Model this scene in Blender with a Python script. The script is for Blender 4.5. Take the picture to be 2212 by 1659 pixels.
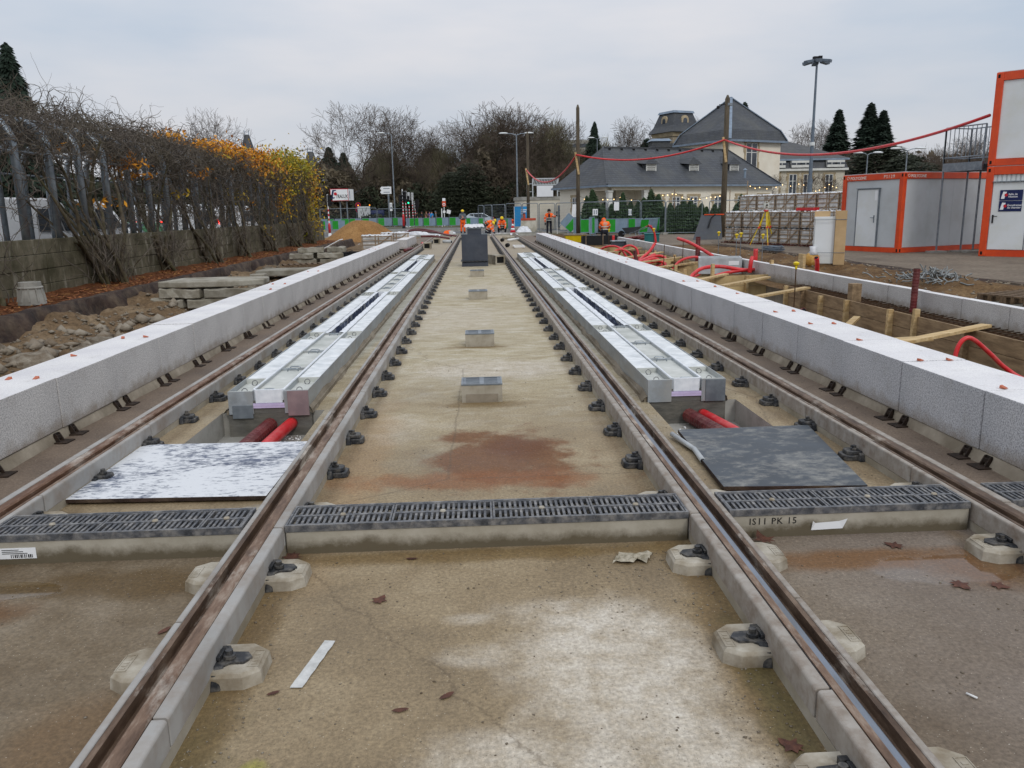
import bpy, math, random
import numpy as np
from mathutils import Vector, Matrix
random.seed(7); RNG = np.random.default_rng(11)
scn = bpy.context.scene
for o in list(bpy.data.objects): bpy.data.objects.remove(o)
COL = scn.collection
# ------------------------------------------------------------------ camera
CAM = Vector((0.0, 0.0, 1.634))
YAW, PITCH, ROLL = 0.04166, 0.21378, math.radians(1.1)
FPX = 3140/1.8228                                   # focal length in survey units (picture 2212 wide)
_f = Vector((math.sin(YAW)*math.cos(PITCH), math.cos(YAW)*math.cos(PITCH), -math.sin(PITCH)))
_r = Vector((math.cos(YAW), -math.sin(YAW), 0)); _u = _r.cross(_f)
RX = _r*math.cos(ROLL) - _u*math.sin(ROLL); UX = _u*math.cos(ROLL) + _r*math.sin(ROLL)
cam = bpy.data.cameras.new('camera'); cam.sensor_width = 36; cam.lens = 3140/4032*36
cam.clip_start = .05; cam.clip_end = 3000
camo = bpy.data.objects.new('camera', cam); COL.objects.link(camo)
M4 = Matrix((RX, UX, -_f)).transposed().to_4x4(); M4.translation = CAM
camo.matrix_world = M4; scn.camera = camo
# ------------------------------------------------------------------ sky and light (overcast day)
W = bpy.data.worlds.new('World'); scn.world = W; W.use_nodes = True
nt = W.node_tree; nt.nodes.clear()
def N(t, kind, **k):
    n = t.nodes.new(kind)
    for a, b in k.items(): setattr(n, a, b)
    return n
SUN_EL, SUN_AZ = math.radians(38), math.radians(160)
out = N(nt, 'ShaderNodeOutputWorld'); mixs = N(nt, 'ShaderNodeMixShader'); mixs.inputs[0].default_value = .93
sky = N(nt, 'ShaderNodeTexSky'); sky.sky_type = 'NISHITA'; sky.sun_disc = False
sky.sun_elevation = SUN_EL; sky.sun_rotation = SUN_AZ
b1 = N(nt, 'ShaderNodeBackground'); b1.inputs[1].default_value = .07
b2 = N(nt, 'ShaderNodeBackground'); b2.inputs[1].default_value = 1.0
tc = N(nt, 'ShaderNodeTexCoord'); sep = N(nt, 'ShaderNodeSeparateXYZ')
mp = N(nt, 'ShaderNodeMapping'); mp.inputs['Scale'].default_value = (1.3, 1.3, 5.0)
ns = N(nt, 'ShaderNodeTexNoise'); ns.inputs['Scale'].default_value = 1.7; ns.inputs['Detail'].default_value = 5; ns.inputs['Roughness'].default_value = .5
cr = N(nt, 'ShaderNodeValToRGB')
cr.color_ramp.elements[0].position = .32; cr.color_ramp.elements[0].color = (.73, .84, .99, 1)
cr.color_ramp.elements[1].position = .68; cr.color_ramp.elements[1].color = (1.07, 1.06, 1.10, 1)
gr = N(nt, 'ShaderNodeMapRange'); gr.inputs[1].default_value = -.02; gr.inputs[2].default_value = 1
gr.inputs[3].default_value = .565; gr.inputs[4].default_value = 1.12
mul = N(nt, 'ShaderNodeVectorMath', operation='SCALE')
L = nt.links.new
L(tc.outputs['Generated'], sep.inputs[0]); L(tc.outputs['Generated'], mp.inputs[0]); L(mp.outputs[0], ns.inputs['Vector'])
L(ns.outputs['Fac'], cr.inputs[0]); L(sep.outputs[2], gr.inputs[0]); L(cr.outputs[0], mul.inputs[0]); L(gr.outputs[0], mul.inputs['Scale'])
L(mul.outputs[0], b2.inputs[0]); L(sky.outputs[0], b1.inputs[0])
L(b1.outputs[0], mixs.inputs[1]); L(b2.outputs[0], mixs.inputs[2]); L(mixs.outputs[0], out.inputs[0])
sl = bpy.data.lights.new('sun', 'SUN'); sl.energy = .9; sl.angle = math.radians(16); sl.color = (1, .97, .93)
so = bpy.data.objects.new('sun', sl); COL.objects.link(so)
_sd = Vector((math.sin(SUN_AZ)*math.cos(SUN_EL), math.cos(SUN_AZ)*math.cos(SUN_EL), math.sin(SUN_EL)))
so.rotation_euler = _sd.to_track_quat('Z', 'Y').to_euler()
scn.view_settings.view_transform = 'Standard'; scn.view_settings.look = 'None'
scn.view_settings.exposure = 0.10; scn.view_settings.gamma = 1; scn.view_settings.use_curve_mapping = False
scn.render.engine = 'CYCLES'
# ------------------------------------------------------------------ survey: a sighting (u, v) at range Y gives the point in the place
def at(u, v, Y):
    d = _f + RX*((u-1106)/FPX) - UX*((v-829.5)/FPX)
    return CAM + d*(Y/d.y)
def onz(u, v, z):
    d = _f + RX*((u-1106)/FPX) - UX*((v-829.5)/FPX)
    return CAM + d*((z-CAM.z)/d.z)
def H1(x, y): return x*.3333, 54.9+y*.3333
def H2(x, y): return 658.3+x*.3333, 192+y*.3333
def H3(x, y): return 1206.9+x*.2837, 192+y*.2837
def H4(x, y): return 1645.8+x*.2977, 109.7+y*.2977
def T1(x, y): return 669.3+x*.14385, 384+y*.14385
def W2(x, y): return 976.5+x*.124, 427.9+y*.124
# ------------------------------------------------------------------ mesh builder
class MB:
    def __init__(s): s.v = []; s.f = []; s.m = []
    def add(s, vs, fs, mi=0):
        b = len(s.v); s.v += [tuple(p) for p in vs]; s.f += [tuple(i+b for i in f) for f in fs]; s.m += [mi]*len(fs); return s
    def box(s, x0, y0, z0, x1, y1, z1, mi=0):
        return s.add([(x0,y0,z0),(x1,y0,z0),(x1,y1,z0),(x0,y1,z0),(x0,y0,z1),(x1,y0,z1),(x1,y1,z1),(x0,y1,z1)],
                     [(0,3,2,1),(4,5,6,7),(0,1,5,4),(1,2,6,5),(2,3,7,6),(3,0,4,7)], mi)
    def obox(s, c, sz, R=None, mi=0):
        R = R or Matrix.Identity(3); c = Vector(c); a, b, h = sz[0]/2, sz[1]/2, sz[2]/2
        vs = [c + R @ Vector(p) for p in [(-a,-b,-h),(a,-b,-h),(a,b,-h),(-a,b,-h),(-a,-b,h),(a,-b,h),(a,b,h),(-a,b,h)]]
        return s.add(vs, [(0,3,2,1),(4,5,6,7),(0,1,5,4),(1,2,6,5),(2,3,7,6),(3,0,4,7)], mi)
    def beam(s, p, q, w, h, mi=0, up=(0,0,1)):
        p, q = Vector(p), Vector(q); d = (q-p); l = d.length; d.normalize()
        sx = d.cross(Vector(up));
        if sx.length < 1e-4: sx = d.cross(Vector((1,0,0)))
        sx.normalize(); uz = sx.cross(d)
        return s.obox((p+q)/2, (w, l, h), Matrix((sx, d, uz)).transposed(), mi)
    def poly(s, pts, mi=0): return s.add(pts, [tuple(range(len(pts)))], mi)
    def prism(s, pts, d, mi=0):
        n = len(pts); d = Vector(d); top = [Vector(p)+d for p in pts]
        return s.add(list(pts)+top, [tuple(reversed(range(n))), tuple(range(n, 2*n))]+[(i,(i+1)%n,(i+1)%n+n,i+n) for i in range(n)], mi)
    def frustum(s, lo, hi, mi=0):
        n = len(lo)
        return s.add(list(lo)+list(hi), [tuple(reversed(range(n))), tuple(range(n, 2*n))]+[(i,(i+1)%n,(i+1)%n+n,i+n) for i in range(n)], mi)
    def tube(s, pts, r, n=8, mi=0, caps=True):
        pts = [Vector(p) for p in pts]; k = len(pts); rr = r if isinstance(r, (list, tuple)) else [r]*k
        vs = []; prev = None
        for i, p in enumerate(pts):
            d = (pts[min(i+1,k-1)]-pts[max(i-1,0)])
            if d.length < 1e-7: d = Vector((0,0,1))
            d.normalize()
            if prev is None:
                a = d.cross(Vector((0,0,1)))
                if a.length < .05: a = d.cross(Vector((1,0,0)))
            else: a = prev - d*prev.dot(d)
            a.normalize(); prev = a; b = d.cross(a)
            vs += [p + (a*math.cos(t)+b*math.sin(t))*rr[i] for t in [2*math.pi*j/n for j in range(n)]]
        fs = [(i*n+j, i*n+(j+1)%n, (i+1)*n+(j+1)%n, (i+1)*n+j) for i in range(k-1) for j in range(n)]
        if caps: fs += [tuple(reversed(range(n))), tuple(range((k-1)*n, k*n))]
        return s.add(vs, fs, mi)
    def lathe(s, prof, c=(0,0,0), n=12, mi=0):
        vs = [(c[0]+r*math.cos(2*math.pi*j/n), c[1]+r*math.sin(2*math.pi*j/n), c[2]+z) for r, z in prof for j in range(n)]
        k = len(prof)
        fs = [(i*n+j, i*n+(j+1)%n, (i+1)*n+(j+1)%n, (i+1)*n+j) for i in range(k-1) for j in range(n)]
        fs += [tuple(reversed(range(n))), tuple(range((k-1)*n, k*n))]
        return s.add(vs, fs, mi)
    def ball(s, c, r, n=8, k=5, mi=0, sz=(1,1,1)):
        prof = [(max(1e-3, math.sin(math.pi*i/k))*r, -math.cos(math.pi*i/k)*r) for i in range(k+1)]
        b = len(s.v); s.lathe(prof, (0,0,0), n, mi)
        for i in range(b, len(s.v)):
            x, y, z = s.v[i]; s.v[i] = (c[0]+x*sz[0], c[1]+y*sz[1], c[2]+z*sz[2])
        return s
    def xf(s, M):
        s.v = [tuple(M @ Vector(p)) for p in s.v]; return s
def mesh_np(name, V, F, mat, smooth=False):
    me = bpy.data.meshes.new(name); V = np.asarray(V, dtype=np.float32); F = np.asarray(F, dtype=np.int32)
    k = F.shape[1]; me.vertices.add(len(V)); me.vertices.foreach_set('co', V.ravel())
    me.loops.add(F.size); me.loops.foreach_set('vertex_index', F.ravel())
    me.polygons.add(len(F)); me.polygons.foreach_set('loop_start', np.arange(0, F.size, k, dtype=np.int32))
    me.polygons.foreach_set('loop_total', np.full(len(F), k, dtype=np.int32))
    if smooth: me.polygons.foreach_set('use_smooth', np.ones(len(F), dtype=bool))
    me.update(calc_edges=True); me.materials.append(mat); return me
def mesh(name, mb, mats, smooth=False):
    me = bpy.data.meshes.new(name); me.from_pydata([tuple(v) for v in mb.v], [], mb.f)
    for m in (mats if isinstance(mats, (list, tuple)) else [mats]): me.materials.append(m)
    if any(mb.m): me.polygons.foreach_set('material_index', mb.m)
    if smooth: me.polygons.foreach_set('use_smooth', [True]*len(me.polygons))
    me.update(); return me
def link(name, me, parent=None, loc=None, rz=0, scale=None):
    o = bpy.data.objects.new(name, me); COL.objects.link(o)
    if loc is not None: o.location = loc
    if rz: o.rotation_euler = (0,0,rz)
    if scale: o.scale = (scale,)*3 if not hasattr(scale, '__len__') else scale
    if parent: o.parent = parent
    return o
def bevel(o, w, seg=2):
    b = o.modifiers.new('bevel', 'BEVEL'); b.width = w; b.segments = seg; b.limit_method = 'ANGLE'; b.harden_normals = False
    return o
def tag(o, label, cat, group=None):
    o['label'] = label; o['category'] = cat
    if group: o['group'] = group
    return o
def struct(name, mb, mat, smooth=False):
    o = link(name, mesh(name, mb, mat, smooth)); o['kind'] = 'structure'; return o
def thing(name, label, cat, loc=(0,0,0), rz=0, group=None, scale=None):
    return tag(link(name, None, loc=loc, rz=rz, scale=scale), label, cat, group)
def part(root, name, mb, mat, smooth=False, world=False, bv=0):
    me = mb if isinstance(mb, bpy.types.Mesh) else mesh(name, mb, mat, smooth)
    o = link(name, me, root)
    if world: o.matrix_parent_inverse = Matrix.Translation(-root_loc(root))
    if bv: bevel(o, bv)
    return o
def root_loc(o):
    p = Vector((0,0,0))
    while o: p += o.location; o = o.parent
    return p
def single(name, mb, mat, label, cat, group=None, smooth=False, bv=0):
    """a thing that is one mesh, built in world coordinates, origin at its base centre"""
    vs = np.array(mb.v); c = Vector(((vs[:,0].min()+vs[:,0].max())/2, (vs[:,1].min()+vs[:,1].max())/2, vs[:,2].min()))
    mb.v = [tuple(Vector(p)-c) for p in mb.v]
    o = link(name, mesh(name, mb, mat, smooth), loc=c)
    if bv: bevel(o, bv)
    return tag(o, label, cat, group)
def copy_tree(o, parent=None):
    c = o.copy(); COL.objects.link(c); c.parent = parent
    for ch in list(o.children): copy_tree(ch, c)
    return c
def text_part(root, name, txt, size, mat, M, ext=.002, bold=0, align='LEFT', space=1, shear=0, kind=None):
    cu = bpy.data.curves.new(name, 'FONT'); cu.body = txt; cu.size = size; cu.extrude = ext; cu.offset = bold
    cu.align_x = align; cu.space_character = space; cu.shear = shear; cu.resolution_u = 2
    t = bpy.data.objects.new(name, cu); COL.objects.link(t)
    me = bpy.data.meshes.new_from_object(t); bpy.data.objects.remove(t); bpy.data.curves.remove(cu)
    me.transform(M); me.materials.clear(); me.materials.append(mat)
    return link(name, me, root)
ORD = ['first','second','third','fourth','fifth','sixth','seventh','eighth','ninth','tenth','eleventh','twelfth','thirteenth','fourteenth','fifteenth','sixteenth','seventeenth','eighteenth','nineteenth','twentieth']
def nth(i): return ORD[i] if i < 20 else 'number %d' % (i+1)
# ------------------------------------------------------------------ materials
def lin(c):
    return tuple((x/12.92 if x <= .04045 else ((x+.055)/1.055)**2.4) for x in [v/255 for v in c])
MATS = {}
class G:
    """small node-graph helper"""
    def __init__(s, name, rough=.8, metal=0, spec=.35):
        s.m = bpy.data.materials.new(name); s.m.use_nodes = True; s.t = s.m.node_tree; s.b = s.t.nodes['Principled BSDF']
        s.b.inputs['Roughness'].default_value = rough; s.b.inputs['Metallic'].default_value = metal
        s.b.inputs['Specular IOR Level'].default_value = spec
        s.tc = N(s.t, 'ShaderNodeTexCoord'); s.geo = N(s.t, 'ShaderNodeNewGeometry')
        MATS[name] = s.m
    def L(s, a, b): s.t.links.new(a, b); return s
    def co(s, scale=(1,1,1), world=False, loc=(0,0,0), rot=(0,0,0)):
        m = N(s.t, 'ShaderNodeMapping'); m.inputs['Scale'].default_value = scale; m.inputs['Location'].default_value = loc; m.inputs['Rotation'].default_value = rot
        s.L(s.geo.outputs['Position'] if world else s.tc.outputs['Object'], m.inputs[0]); return m.outputs[0]
    def noise(s, vec, scale, detail=4, rough=.55, dist=0):
        n = N(s.t, 'ShaderNodeTexNoise'); n.inputs['Scale'].default_value = scale; n.inputs['Detail'].default_value = detail
        n.inputs['Roughness'].default_value = rough; n.inputs['Distortion'].default_value = dist; s.L(vec, n.inputs['Vector']); return n.outputs['Fac']
    def vor(s, vec, scale, feature='F1', out='Distance'):
        n = N(s.t, 'ShaderNodeTexVoronoi', feature=feature); n.inputs['Scale'].default_value = scale; s.L(vec, n.inputs['Vector']); return n.outputs[out]
    def ramp(s, fac, stops, interp='LINEAR'):
        r = N(s.t, 'ShaderNodeValToRGB'); r.color_ramp.interpolation = interp; e = r.color_ramp.elements
        while len(e) < len(stops): e.new(.5)
        for el, (p, c) in zip(e, stops):
            el.position = p; el.color = (c, c, c, 1) if isinstance(c, (int, float)) else (*c, 1)
        s.L(fac, r.inputs[0]); return r.outputs[0]
    def mix(s, fac, a, b, mode='MIX'):
        n = N(s.t, 'ShaderNodeMix', data_type='RGBA', blend_type=mode)
        for i, v in ((0, fac), (6, a), (7, b)):
            if isinstance(v, (int, float)): n.inputs[i].default_value = v if i == 0 else (v, v, v, 1)
            elif isinstance(v, tuple): n.inputs[i].default_value = (*v, 1)
            else: s.L(v, n.inputs[i])
        return n.outputs[2]
    def math(s, op, a, b=0., clamp=False):
        n = N(s.t, 'ShaderNodeMath', operation=op, use_clamp=clamp)
        for i, v in ((0, a), (1, b)):
            if isinstance(v, (int, float)): n.inputs[i].default_value = v
            else: s.L(v, n.inputs[i])
        return n.outputs[0]
    def blob(s, cx, cy, rx, ry, wob=.35, ns=2.0, soft=.5):
        """mask that is 1 inside an uneven patch on the ground, world coordinates"""
        v = s.co((1/rx, 1/ry, 0), True, (-cx/rx, -cy/ry, 0))
        l = N(s.t, 'ShaderNodeVectorMath', operation='LENGTH'); s.L(v, l.inputs[0])
        n = s.noise(s.co((1,1,1), True), ns, 6, .6)
        d = s.math('ADD', l.outputs['Value'], s.math('MULTIPLY', s.math('SUBTRACT', n, .5), wob*4))
        mr = N(s.t, 'ShaderNodeMapRange'); mr.interpolation_type = 'SMOOTHSTEP'
        mr.inputs[1].default_value = 1+soft/2; mr.inputs[2].default_value = 1-soft/2; s.L(d, mr.inputs[0]); return mr.outputs[0]
    def bump(s, h, strength=.3, dist=.01):
        b = N(s.t, 'ShaderNodeBump'); b.inputs['Strength'].default_value = strength; b.inputs['Distance'].default_value = dist
        s.L(h, b.inputs['Height'])
        if s.b.inputs['Normal'].links: s.L(s.b.inputs['Normal'].links[0].from_socket, b.inputs['Normal'])
        s.L(b.outputs[0], s.b.inputs['Normal']); return s
    def color(s, c):
        if isinstance(c, tuple): s.b.inputs['Base Color'].default_value = (*c, 1)
        else: s.L(c, s.b.inputs['Base Color'])
        return s
    def rough(s, c): s.L(c, s.b.inputs['Roughness']); return s
def mat(name, c1, c2=None, scale=4, rough=.75, metal=0, bump=.15, bscale=None, stretch=(1,1,1), world=False, detail=5, bd=.01, spec=.35, dirt=None, dscale=1.5, damt=.5, rand=.0, lo=.35, hi=.65):
    g = G(name, rough, metal, spec); c1 = lin(c1); c2 = lin(c2) if c2 else tuple(x*.8 for x in c1)
    v = g.co(stretch, world)
    if rand:
        oi = N(g.t, 'ShaderNodeObjectInfo'); mm = N(g.t, 'ShaderNodeVectorMath', operation='ADD'); cc = N(g.t, 'ShaderNodeCombineXYZ')
        k = g.math('MULTIPLY', oi.outputs['Random'], 37.)
        for i in range(3): g.L(k, cc.inputs[i])
        g.L(v, mm.inputs[0]); g.L(cc.outputs[0], mm.inputs[1]); v = mm.outputs[0]
    col = g.ramp(g.noise(v, scale, detail, .6), [(lo, c1), (hi, c2)])
    if dirt: col = g.mix(g.ramp(g.noise(v, dscale, 6, .65), [(.45, 0.), (.45+.3, damt)]), col, lin(dirt))
    if rand:
        hs = N(g.t, 'ShaderNodeHueSaturation'); g.L(col, hs.inputs['Color']); g.L(g.math('ADD', g.math('MULTIPLY', oi.outputs['Random'], rand*2), 1-rand), hs.inputs['Value']); col = hs.outputs[0]
    g.color(col)
    if bump: g.bump(g.noise(v, bscale or scale*6, 5, .65), bump, bd)
    return g.m
def emis(name, c, s):
    g = G(name); g.color(lin(c)); g.b.inputs['Emission Color'].default_value = (*lin(c), 1); g.b.inputs['Emission Strength'].default_value = s; return g.m
# ------------------------------------------------------------------ ground concrete with its real stains
def slab_mat():
    g = G('slab_concrete', .72, spec=.35); P1 = g.co((1,1,1), True)
    n1 = g.noise(P1, 1.1, 6, .65); n2 = g.noise(P1, 7, 6, .7); n3 = g.noise(g.co((1,2.0,1), True), 2.6, 8, .72, .6)
    base = g.ramp(n1, [(.30, lin((110,94,70))), (.5, lin((138,121,94))), (.70, lin((162,146,119)))])
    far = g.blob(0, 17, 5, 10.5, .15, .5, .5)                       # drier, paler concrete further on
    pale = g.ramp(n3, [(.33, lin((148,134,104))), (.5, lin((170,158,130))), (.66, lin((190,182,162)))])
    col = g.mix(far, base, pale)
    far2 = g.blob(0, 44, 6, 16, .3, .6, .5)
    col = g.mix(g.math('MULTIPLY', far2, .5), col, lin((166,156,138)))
    # dry white bloom in front
    for (cx, cy, rx, ry, a) in [(.46,2.62,.36,.42,.9),(.42,2.02,.55,.28,.85),(.3,3.02,.26,.13,.5),(-.05,2.72,.14,.08,.5),(-.05,3.0,.1,.05,.4),(.12,8.3,.8,.5,.75),(-.5,12.5,1.0,1.6,.4),(.5,17.,1.,1.2,.4),(-.62,6.0,.18,.4,.3)]:
        col = g.mix(g.math('MULTIPLY', g.blob(cx, cy, rx, ry, .38, 2.6, .9), a), col, g.mix(g.ramp(n2, [(.35,0.),(.65,1.)]), lin((166,153,132)), lin((204,196,182))))
    # rust
    col = g.mix(g.math('MULTIPLY', g.blob(.16, 5.2, .44, .6, .75, 3.4, .7), .92), col, g.mix(n2, lin((84,50,26)), lin((128,86,50))))
    col = g.mix(g.math('MULTIPLY', g.blob(.0, 4.72, .8, .16, .6, 3, .9), .7), col, lin((128,80,44)))
    col = g.mix(g.math('MULTIPLY', g.blob(.25, 5.4, .2, .28, .4, 3, 1.0), .6), col, lin((92,52,28)))
    col = g.mix(g.math('MULTIPLY', g.blob(-.8, 5.3, .16, 1.6, .5, 3, 1.0), .2), col, lin((160,112,55)))
    # ochre dirt below the bases of the beams and the gratings
    for (cx, cy, rx, ry) in [(0,6.72,.42,.12),(0,3.62,1.,.07),(0,9.72,.35,.1),(-.95,2.6,.10,1.4),(.98,2.6,.12,1.5)]:
        col = g.mix(g.math('MULTIPLY', g.blob(cx, cy, rx, ry, .4, 4, 1.0), .75), col, g.mix(n2, lin((92,66,34)), lin((128,108,66))))
    # wet, brown outer bays
    xs = N(g.t, 'ShaderNodeSeparateXYZ'); g.L(g.geo.outputs['Position'], xs.inputs[0])
    ax = g.math('ABSOLUTE', xs.outputs[0])
    def step(v, a, b):
        mr = N(g.t, 'ShaderNodeMapRange'); mr.inputs[1].default_value = a; mr.inputs[2].default_value = b; g.L(v, mr.inputs[0]); return mr.outputs[0]
    outer = step(g.math('ADD', ax, g.math('MULTIPLY', n2, .1)), 2.62, 2.72)
    col = g.mix(outer, col, g.ramp(n1, [(.3, lin((88,74,62))), (.7, lin((128,112,96)))]))
    bay = g.math('MULTIPLY', step(ax, 1.1, 1.25), step(xs.outputs[1], 3.95, 3.75))
    dmp = g.ramp(g.noise(P1, 1.6, 7, .7), [(.32, lin((92,76,54))), (.5, lin((116,102,82))), (.72, lin((138,126,108)))])
    col = g.mix(bay, col, dmp)
    rb = g.math('MULTIPLY', bay, step(xs.outputs[0], 1.0, 1.9))
    col = g.mix(g.math('MULTIPLY', rb, .7), col, g.ramp(g.noise(P1, 1.2, 6, .6), [(.35, lin((108,96,86))), (.62, lin((134,124,116)))]))
    for (cx, cy, rx, ry, c) in [(-1.7,3.45,.5,.14,(86,66,34)),(1.75,3.42,.5,.11,(110,74,34)),(2.3,3.25,.28,.18,(104,70,36)),(-2.15,3.2,.22,.12,(96,64,30)),(-1.35,2.2,.2,.35,(110,88,62))]:
        col = g.mix(g.math('MULTIPLY', g.blob(cx, cy, rx, ry, .4, 3, .9), .8), col, lin(c))
    for sgn, cx in ((-1,-.90),(1,.94),(-1,-2.33),(1,2.37)):
        dd = g.math('ABSOLUTE', g.math('SUBTRACT', xs.outputs[0], cx)); ed = step(g.math('ADD', dd, g.math('MULTIPLY', g.noise(P1, 6, 5, .7), .14)), .15, .03)
        col = g.mix(g.math('MULTIPLY', ed, .75), col, g.mix(n2, lin((84,66,44)), lin((118,98,68))))
    # moss along the feet of the rails
    moss = g.math('MULTIPLY', g.blob(.97, 2.35, .07, .5, .5, 6, 1.2), .5)
    col = g.mix(moss, col, lin((66,66,26)))
    col = g.mix(g.math('MULTIPLY', g.blob(-.93, 1.9, .12, .5, .5, 6, 1.2), .4), col, lin((92,84,48)))
    col = g.mix(g.math('MULTIPLY', g.blob(-.72, 2.14, .035, .035, .5, 20, 1.2), .5), col, lin((150,150,40)))
    # cement slurry round the duct boxes
    for sx in (-1, 1):
        col = g.mix(g.math('MULTIPLY', g.blob(sx*1.78, 18, .62, 11.6, .06, 3, .15), .8), col, g.ramp(n3, [(.35, lin((140,138,126))), (.65, lin((176,176,164)))]))
    speck = g.vor(P1, 70); col = g.mix(g.ramp(speck, [(.06, .8), (.16, 0.)]), col, lin((86,72,54)))
    sp2 = g.vor(P1, 38); col = g.mix(g.ramp(sp2, [(.03, .8), (.09, 0.)]), col, lin((74,60,44)))
    sp3 = g.vor(g.co((1,1,1), True, (3,5,0)), 50); col = g.mix(g.ramp(sp3, [(.04, .7), (.10, 0.)]), col, lin((214,206,190)))
    ck = g.vor(g.mix(.15, P1, g.noise(P1, 3, 5, .7)), .42, 'DISTANCE_TO_EDGE'); col = g.mix(g.ramp(ck, [(.0, .45), (.003, 0.)]), col, lin((84,70,52)))
    br_ = g.noise(g.co((9,1.2,1), True, (0,0,0), (0,0,.5)), 16, 4, .7, 1.2); col = g.mix(g.ramp(br_, [(.55, 0.), (.68, .28)]), col, lin((96,82,62)))
    fine = g.noise(P1, 60, 4, .7)
    col = g.mix(.5, col, g.ramp(fine, [(.3, .25), (.7, .75)]), 'OVERLAY')
    mid = g.noise(P1, 30, 6, .8); col = g.mix(.35, col, g.ramp(mid, [(.3, .30), (.7, .70)]), 'OVERLAY')
    g.color(col)
    wet = g.math('MAXIMUM', g.blob(2.15, 3.28, .42, .16, .35, 3, .25), g.blob(-2.2, 3.42, .28, .10, .35, 3, .25))
    g.rough(g.mix(wet, g.ramp(n1, [(.3, .45), (.6, .8)]), .06))
    damp = g.mix(bay, .8, .45)
    hgt = g.math('ADD', g.noise(g.co((3,1,1), True), 22, 5, .7), g.math('MULTIPLY', g.noise(P1, 90, 3, .6), .6))
    hgt = g.mix(wet, hgt, .5)
    g.bump(hgt, .55, .006)
    return g.m
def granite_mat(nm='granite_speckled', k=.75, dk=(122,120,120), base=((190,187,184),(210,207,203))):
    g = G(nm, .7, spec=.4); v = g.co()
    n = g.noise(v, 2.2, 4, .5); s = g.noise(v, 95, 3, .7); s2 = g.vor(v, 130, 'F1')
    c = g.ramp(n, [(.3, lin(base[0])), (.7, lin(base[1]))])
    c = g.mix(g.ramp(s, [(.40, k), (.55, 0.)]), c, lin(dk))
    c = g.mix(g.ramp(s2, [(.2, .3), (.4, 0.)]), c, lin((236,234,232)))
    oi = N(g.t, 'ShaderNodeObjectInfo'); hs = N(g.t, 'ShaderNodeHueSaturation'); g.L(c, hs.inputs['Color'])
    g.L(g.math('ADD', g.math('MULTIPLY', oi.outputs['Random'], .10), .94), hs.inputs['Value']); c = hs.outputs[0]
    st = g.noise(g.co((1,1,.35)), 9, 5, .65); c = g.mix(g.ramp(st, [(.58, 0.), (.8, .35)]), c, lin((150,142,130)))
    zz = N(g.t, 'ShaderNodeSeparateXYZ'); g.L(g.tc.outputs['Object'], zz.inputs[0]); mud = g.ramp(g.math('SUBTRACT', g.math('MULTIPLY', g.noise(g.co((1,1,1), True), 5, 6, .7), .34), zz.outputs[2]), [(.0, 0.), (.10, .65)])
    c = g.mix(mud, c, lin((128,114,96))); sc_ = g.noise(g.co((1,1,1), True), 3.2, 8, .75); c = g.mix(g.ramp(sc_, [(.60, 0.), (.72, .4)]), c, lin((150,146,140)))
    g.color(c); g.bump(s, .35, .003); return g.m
def rail_mat(name, c1, c2, c3, rough=.6):
    g = G(name, rough, .35, .5); v = g.co((1,.25,1)); c = g.ramp(g.noise(v, 18, 6, .7), [(.3, lin(c1)), (.5, lin(c2)), (.72, lin(c3))])
    c = g.mix(g.ramp(g.noise(g.co((1,.4,1)), 5, 6, .7), [(.56, 0.), (.70, .8)]), c, lin((196,188,176)))
    g.color(c); g.bump(g.noise(v, 60, 4, .7), .4, .003); return g.m
def plate_mat(name, dark, light, cover, stretch=(1,2.6,1), sc=6, soft=.035):
    g = G(name, .5, spec=.4); v = g.co(stretch)
    a = g.noise(v, sc, 8, .72, .3); b = g.noise(g.co((1,1,1)), 1.4, 3, .5)
    f = g.ramp(g.math('ADD', a, g.math('MULTIPLY', g.math('SUBTRACT', b, .5), .55)), [(cover-soft, 0.), (cover+soft, 1.)])
    c = g.mix(f, g.ramp(g.noise(v, 3, 3), [(.3, lin(dark)), (.7, tuple(x*1.5 for x in lin(dark)))]), lin(light)); g.color(c)
    g.bump(f, .3, .002); return g.m
def slate_mat(name, ca, cb, row=.22, sx=1.0, rz=0.):
    g = G(name, .55, spec=.4); v = g.co((1,1,1))
    # rows of slates laid by height; the joints are stepped from row to row
    sp = N(g.t, 'ShaderNodeSeparateXYZ'); g.L(v, sp.inputs[0]); cb_ = N(g.t, 'ShaderNodeCombineXYZ')
    g.L(g.math('ADD', sp.outputs[0], sp.outputs[1]), cb_.inputs[0]); g.L(sp.outputs[2], cb_.inputs[1])
    br = N(g.t, 'ShaderNodeTexBrick'); br.inputs['Scale'].default_value = 1; br.inputs['Brick Width'].default_value = .32; br.inputs['Row Height'].default_value = row*.72
    br.inputs['Mortar Size'].default_value = .018; br.inputs['Color1'].default_value = (*lin(ca),1); br.inputs['Color2'].default_value = (*lin(cb),1); br.inputs['Mortar'].default_value = (*tuple(x*.35 for x in lin(ca)),1)
    g.L(cb_.outputs[0], br.inputs['Vector'])
    c = g.mix(g.ramp(g.noise(v, .7, 5, .6), [(.4, 0.), (.75, .55)]), br.outputs['Color'], lin((86,86,80)))
    g.color(c); g.bump(br.outputs['Fac'], -.4, .02); g.bump(g.noise(v, 9, 4), .2, .02); return g.m
def soil_mat(name, cols, sc=1.5, bsc=9, bs=.9, bd=.05, world=True, rough=.9):
    g = G(name, rough, spec=.2); v = g.co((1,1,1), world)
    c = g.ramp(g.noise(v, sc, 7, .68), [(.28, lin(cols[0])), (.5, lin(cols[1])), (.74, lin(cols[2]))])
    c = g.mix(g.ramp(g.noise(v, sc*12, 4, .7), [(.35, .55), (.6, 0.)]), c, tuple(x*.55 for x in lin(cols[0])))
    g.color(c); g.bump(g.noise(v, bsc, 7, .7), bs, bd); return g.m
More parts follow.
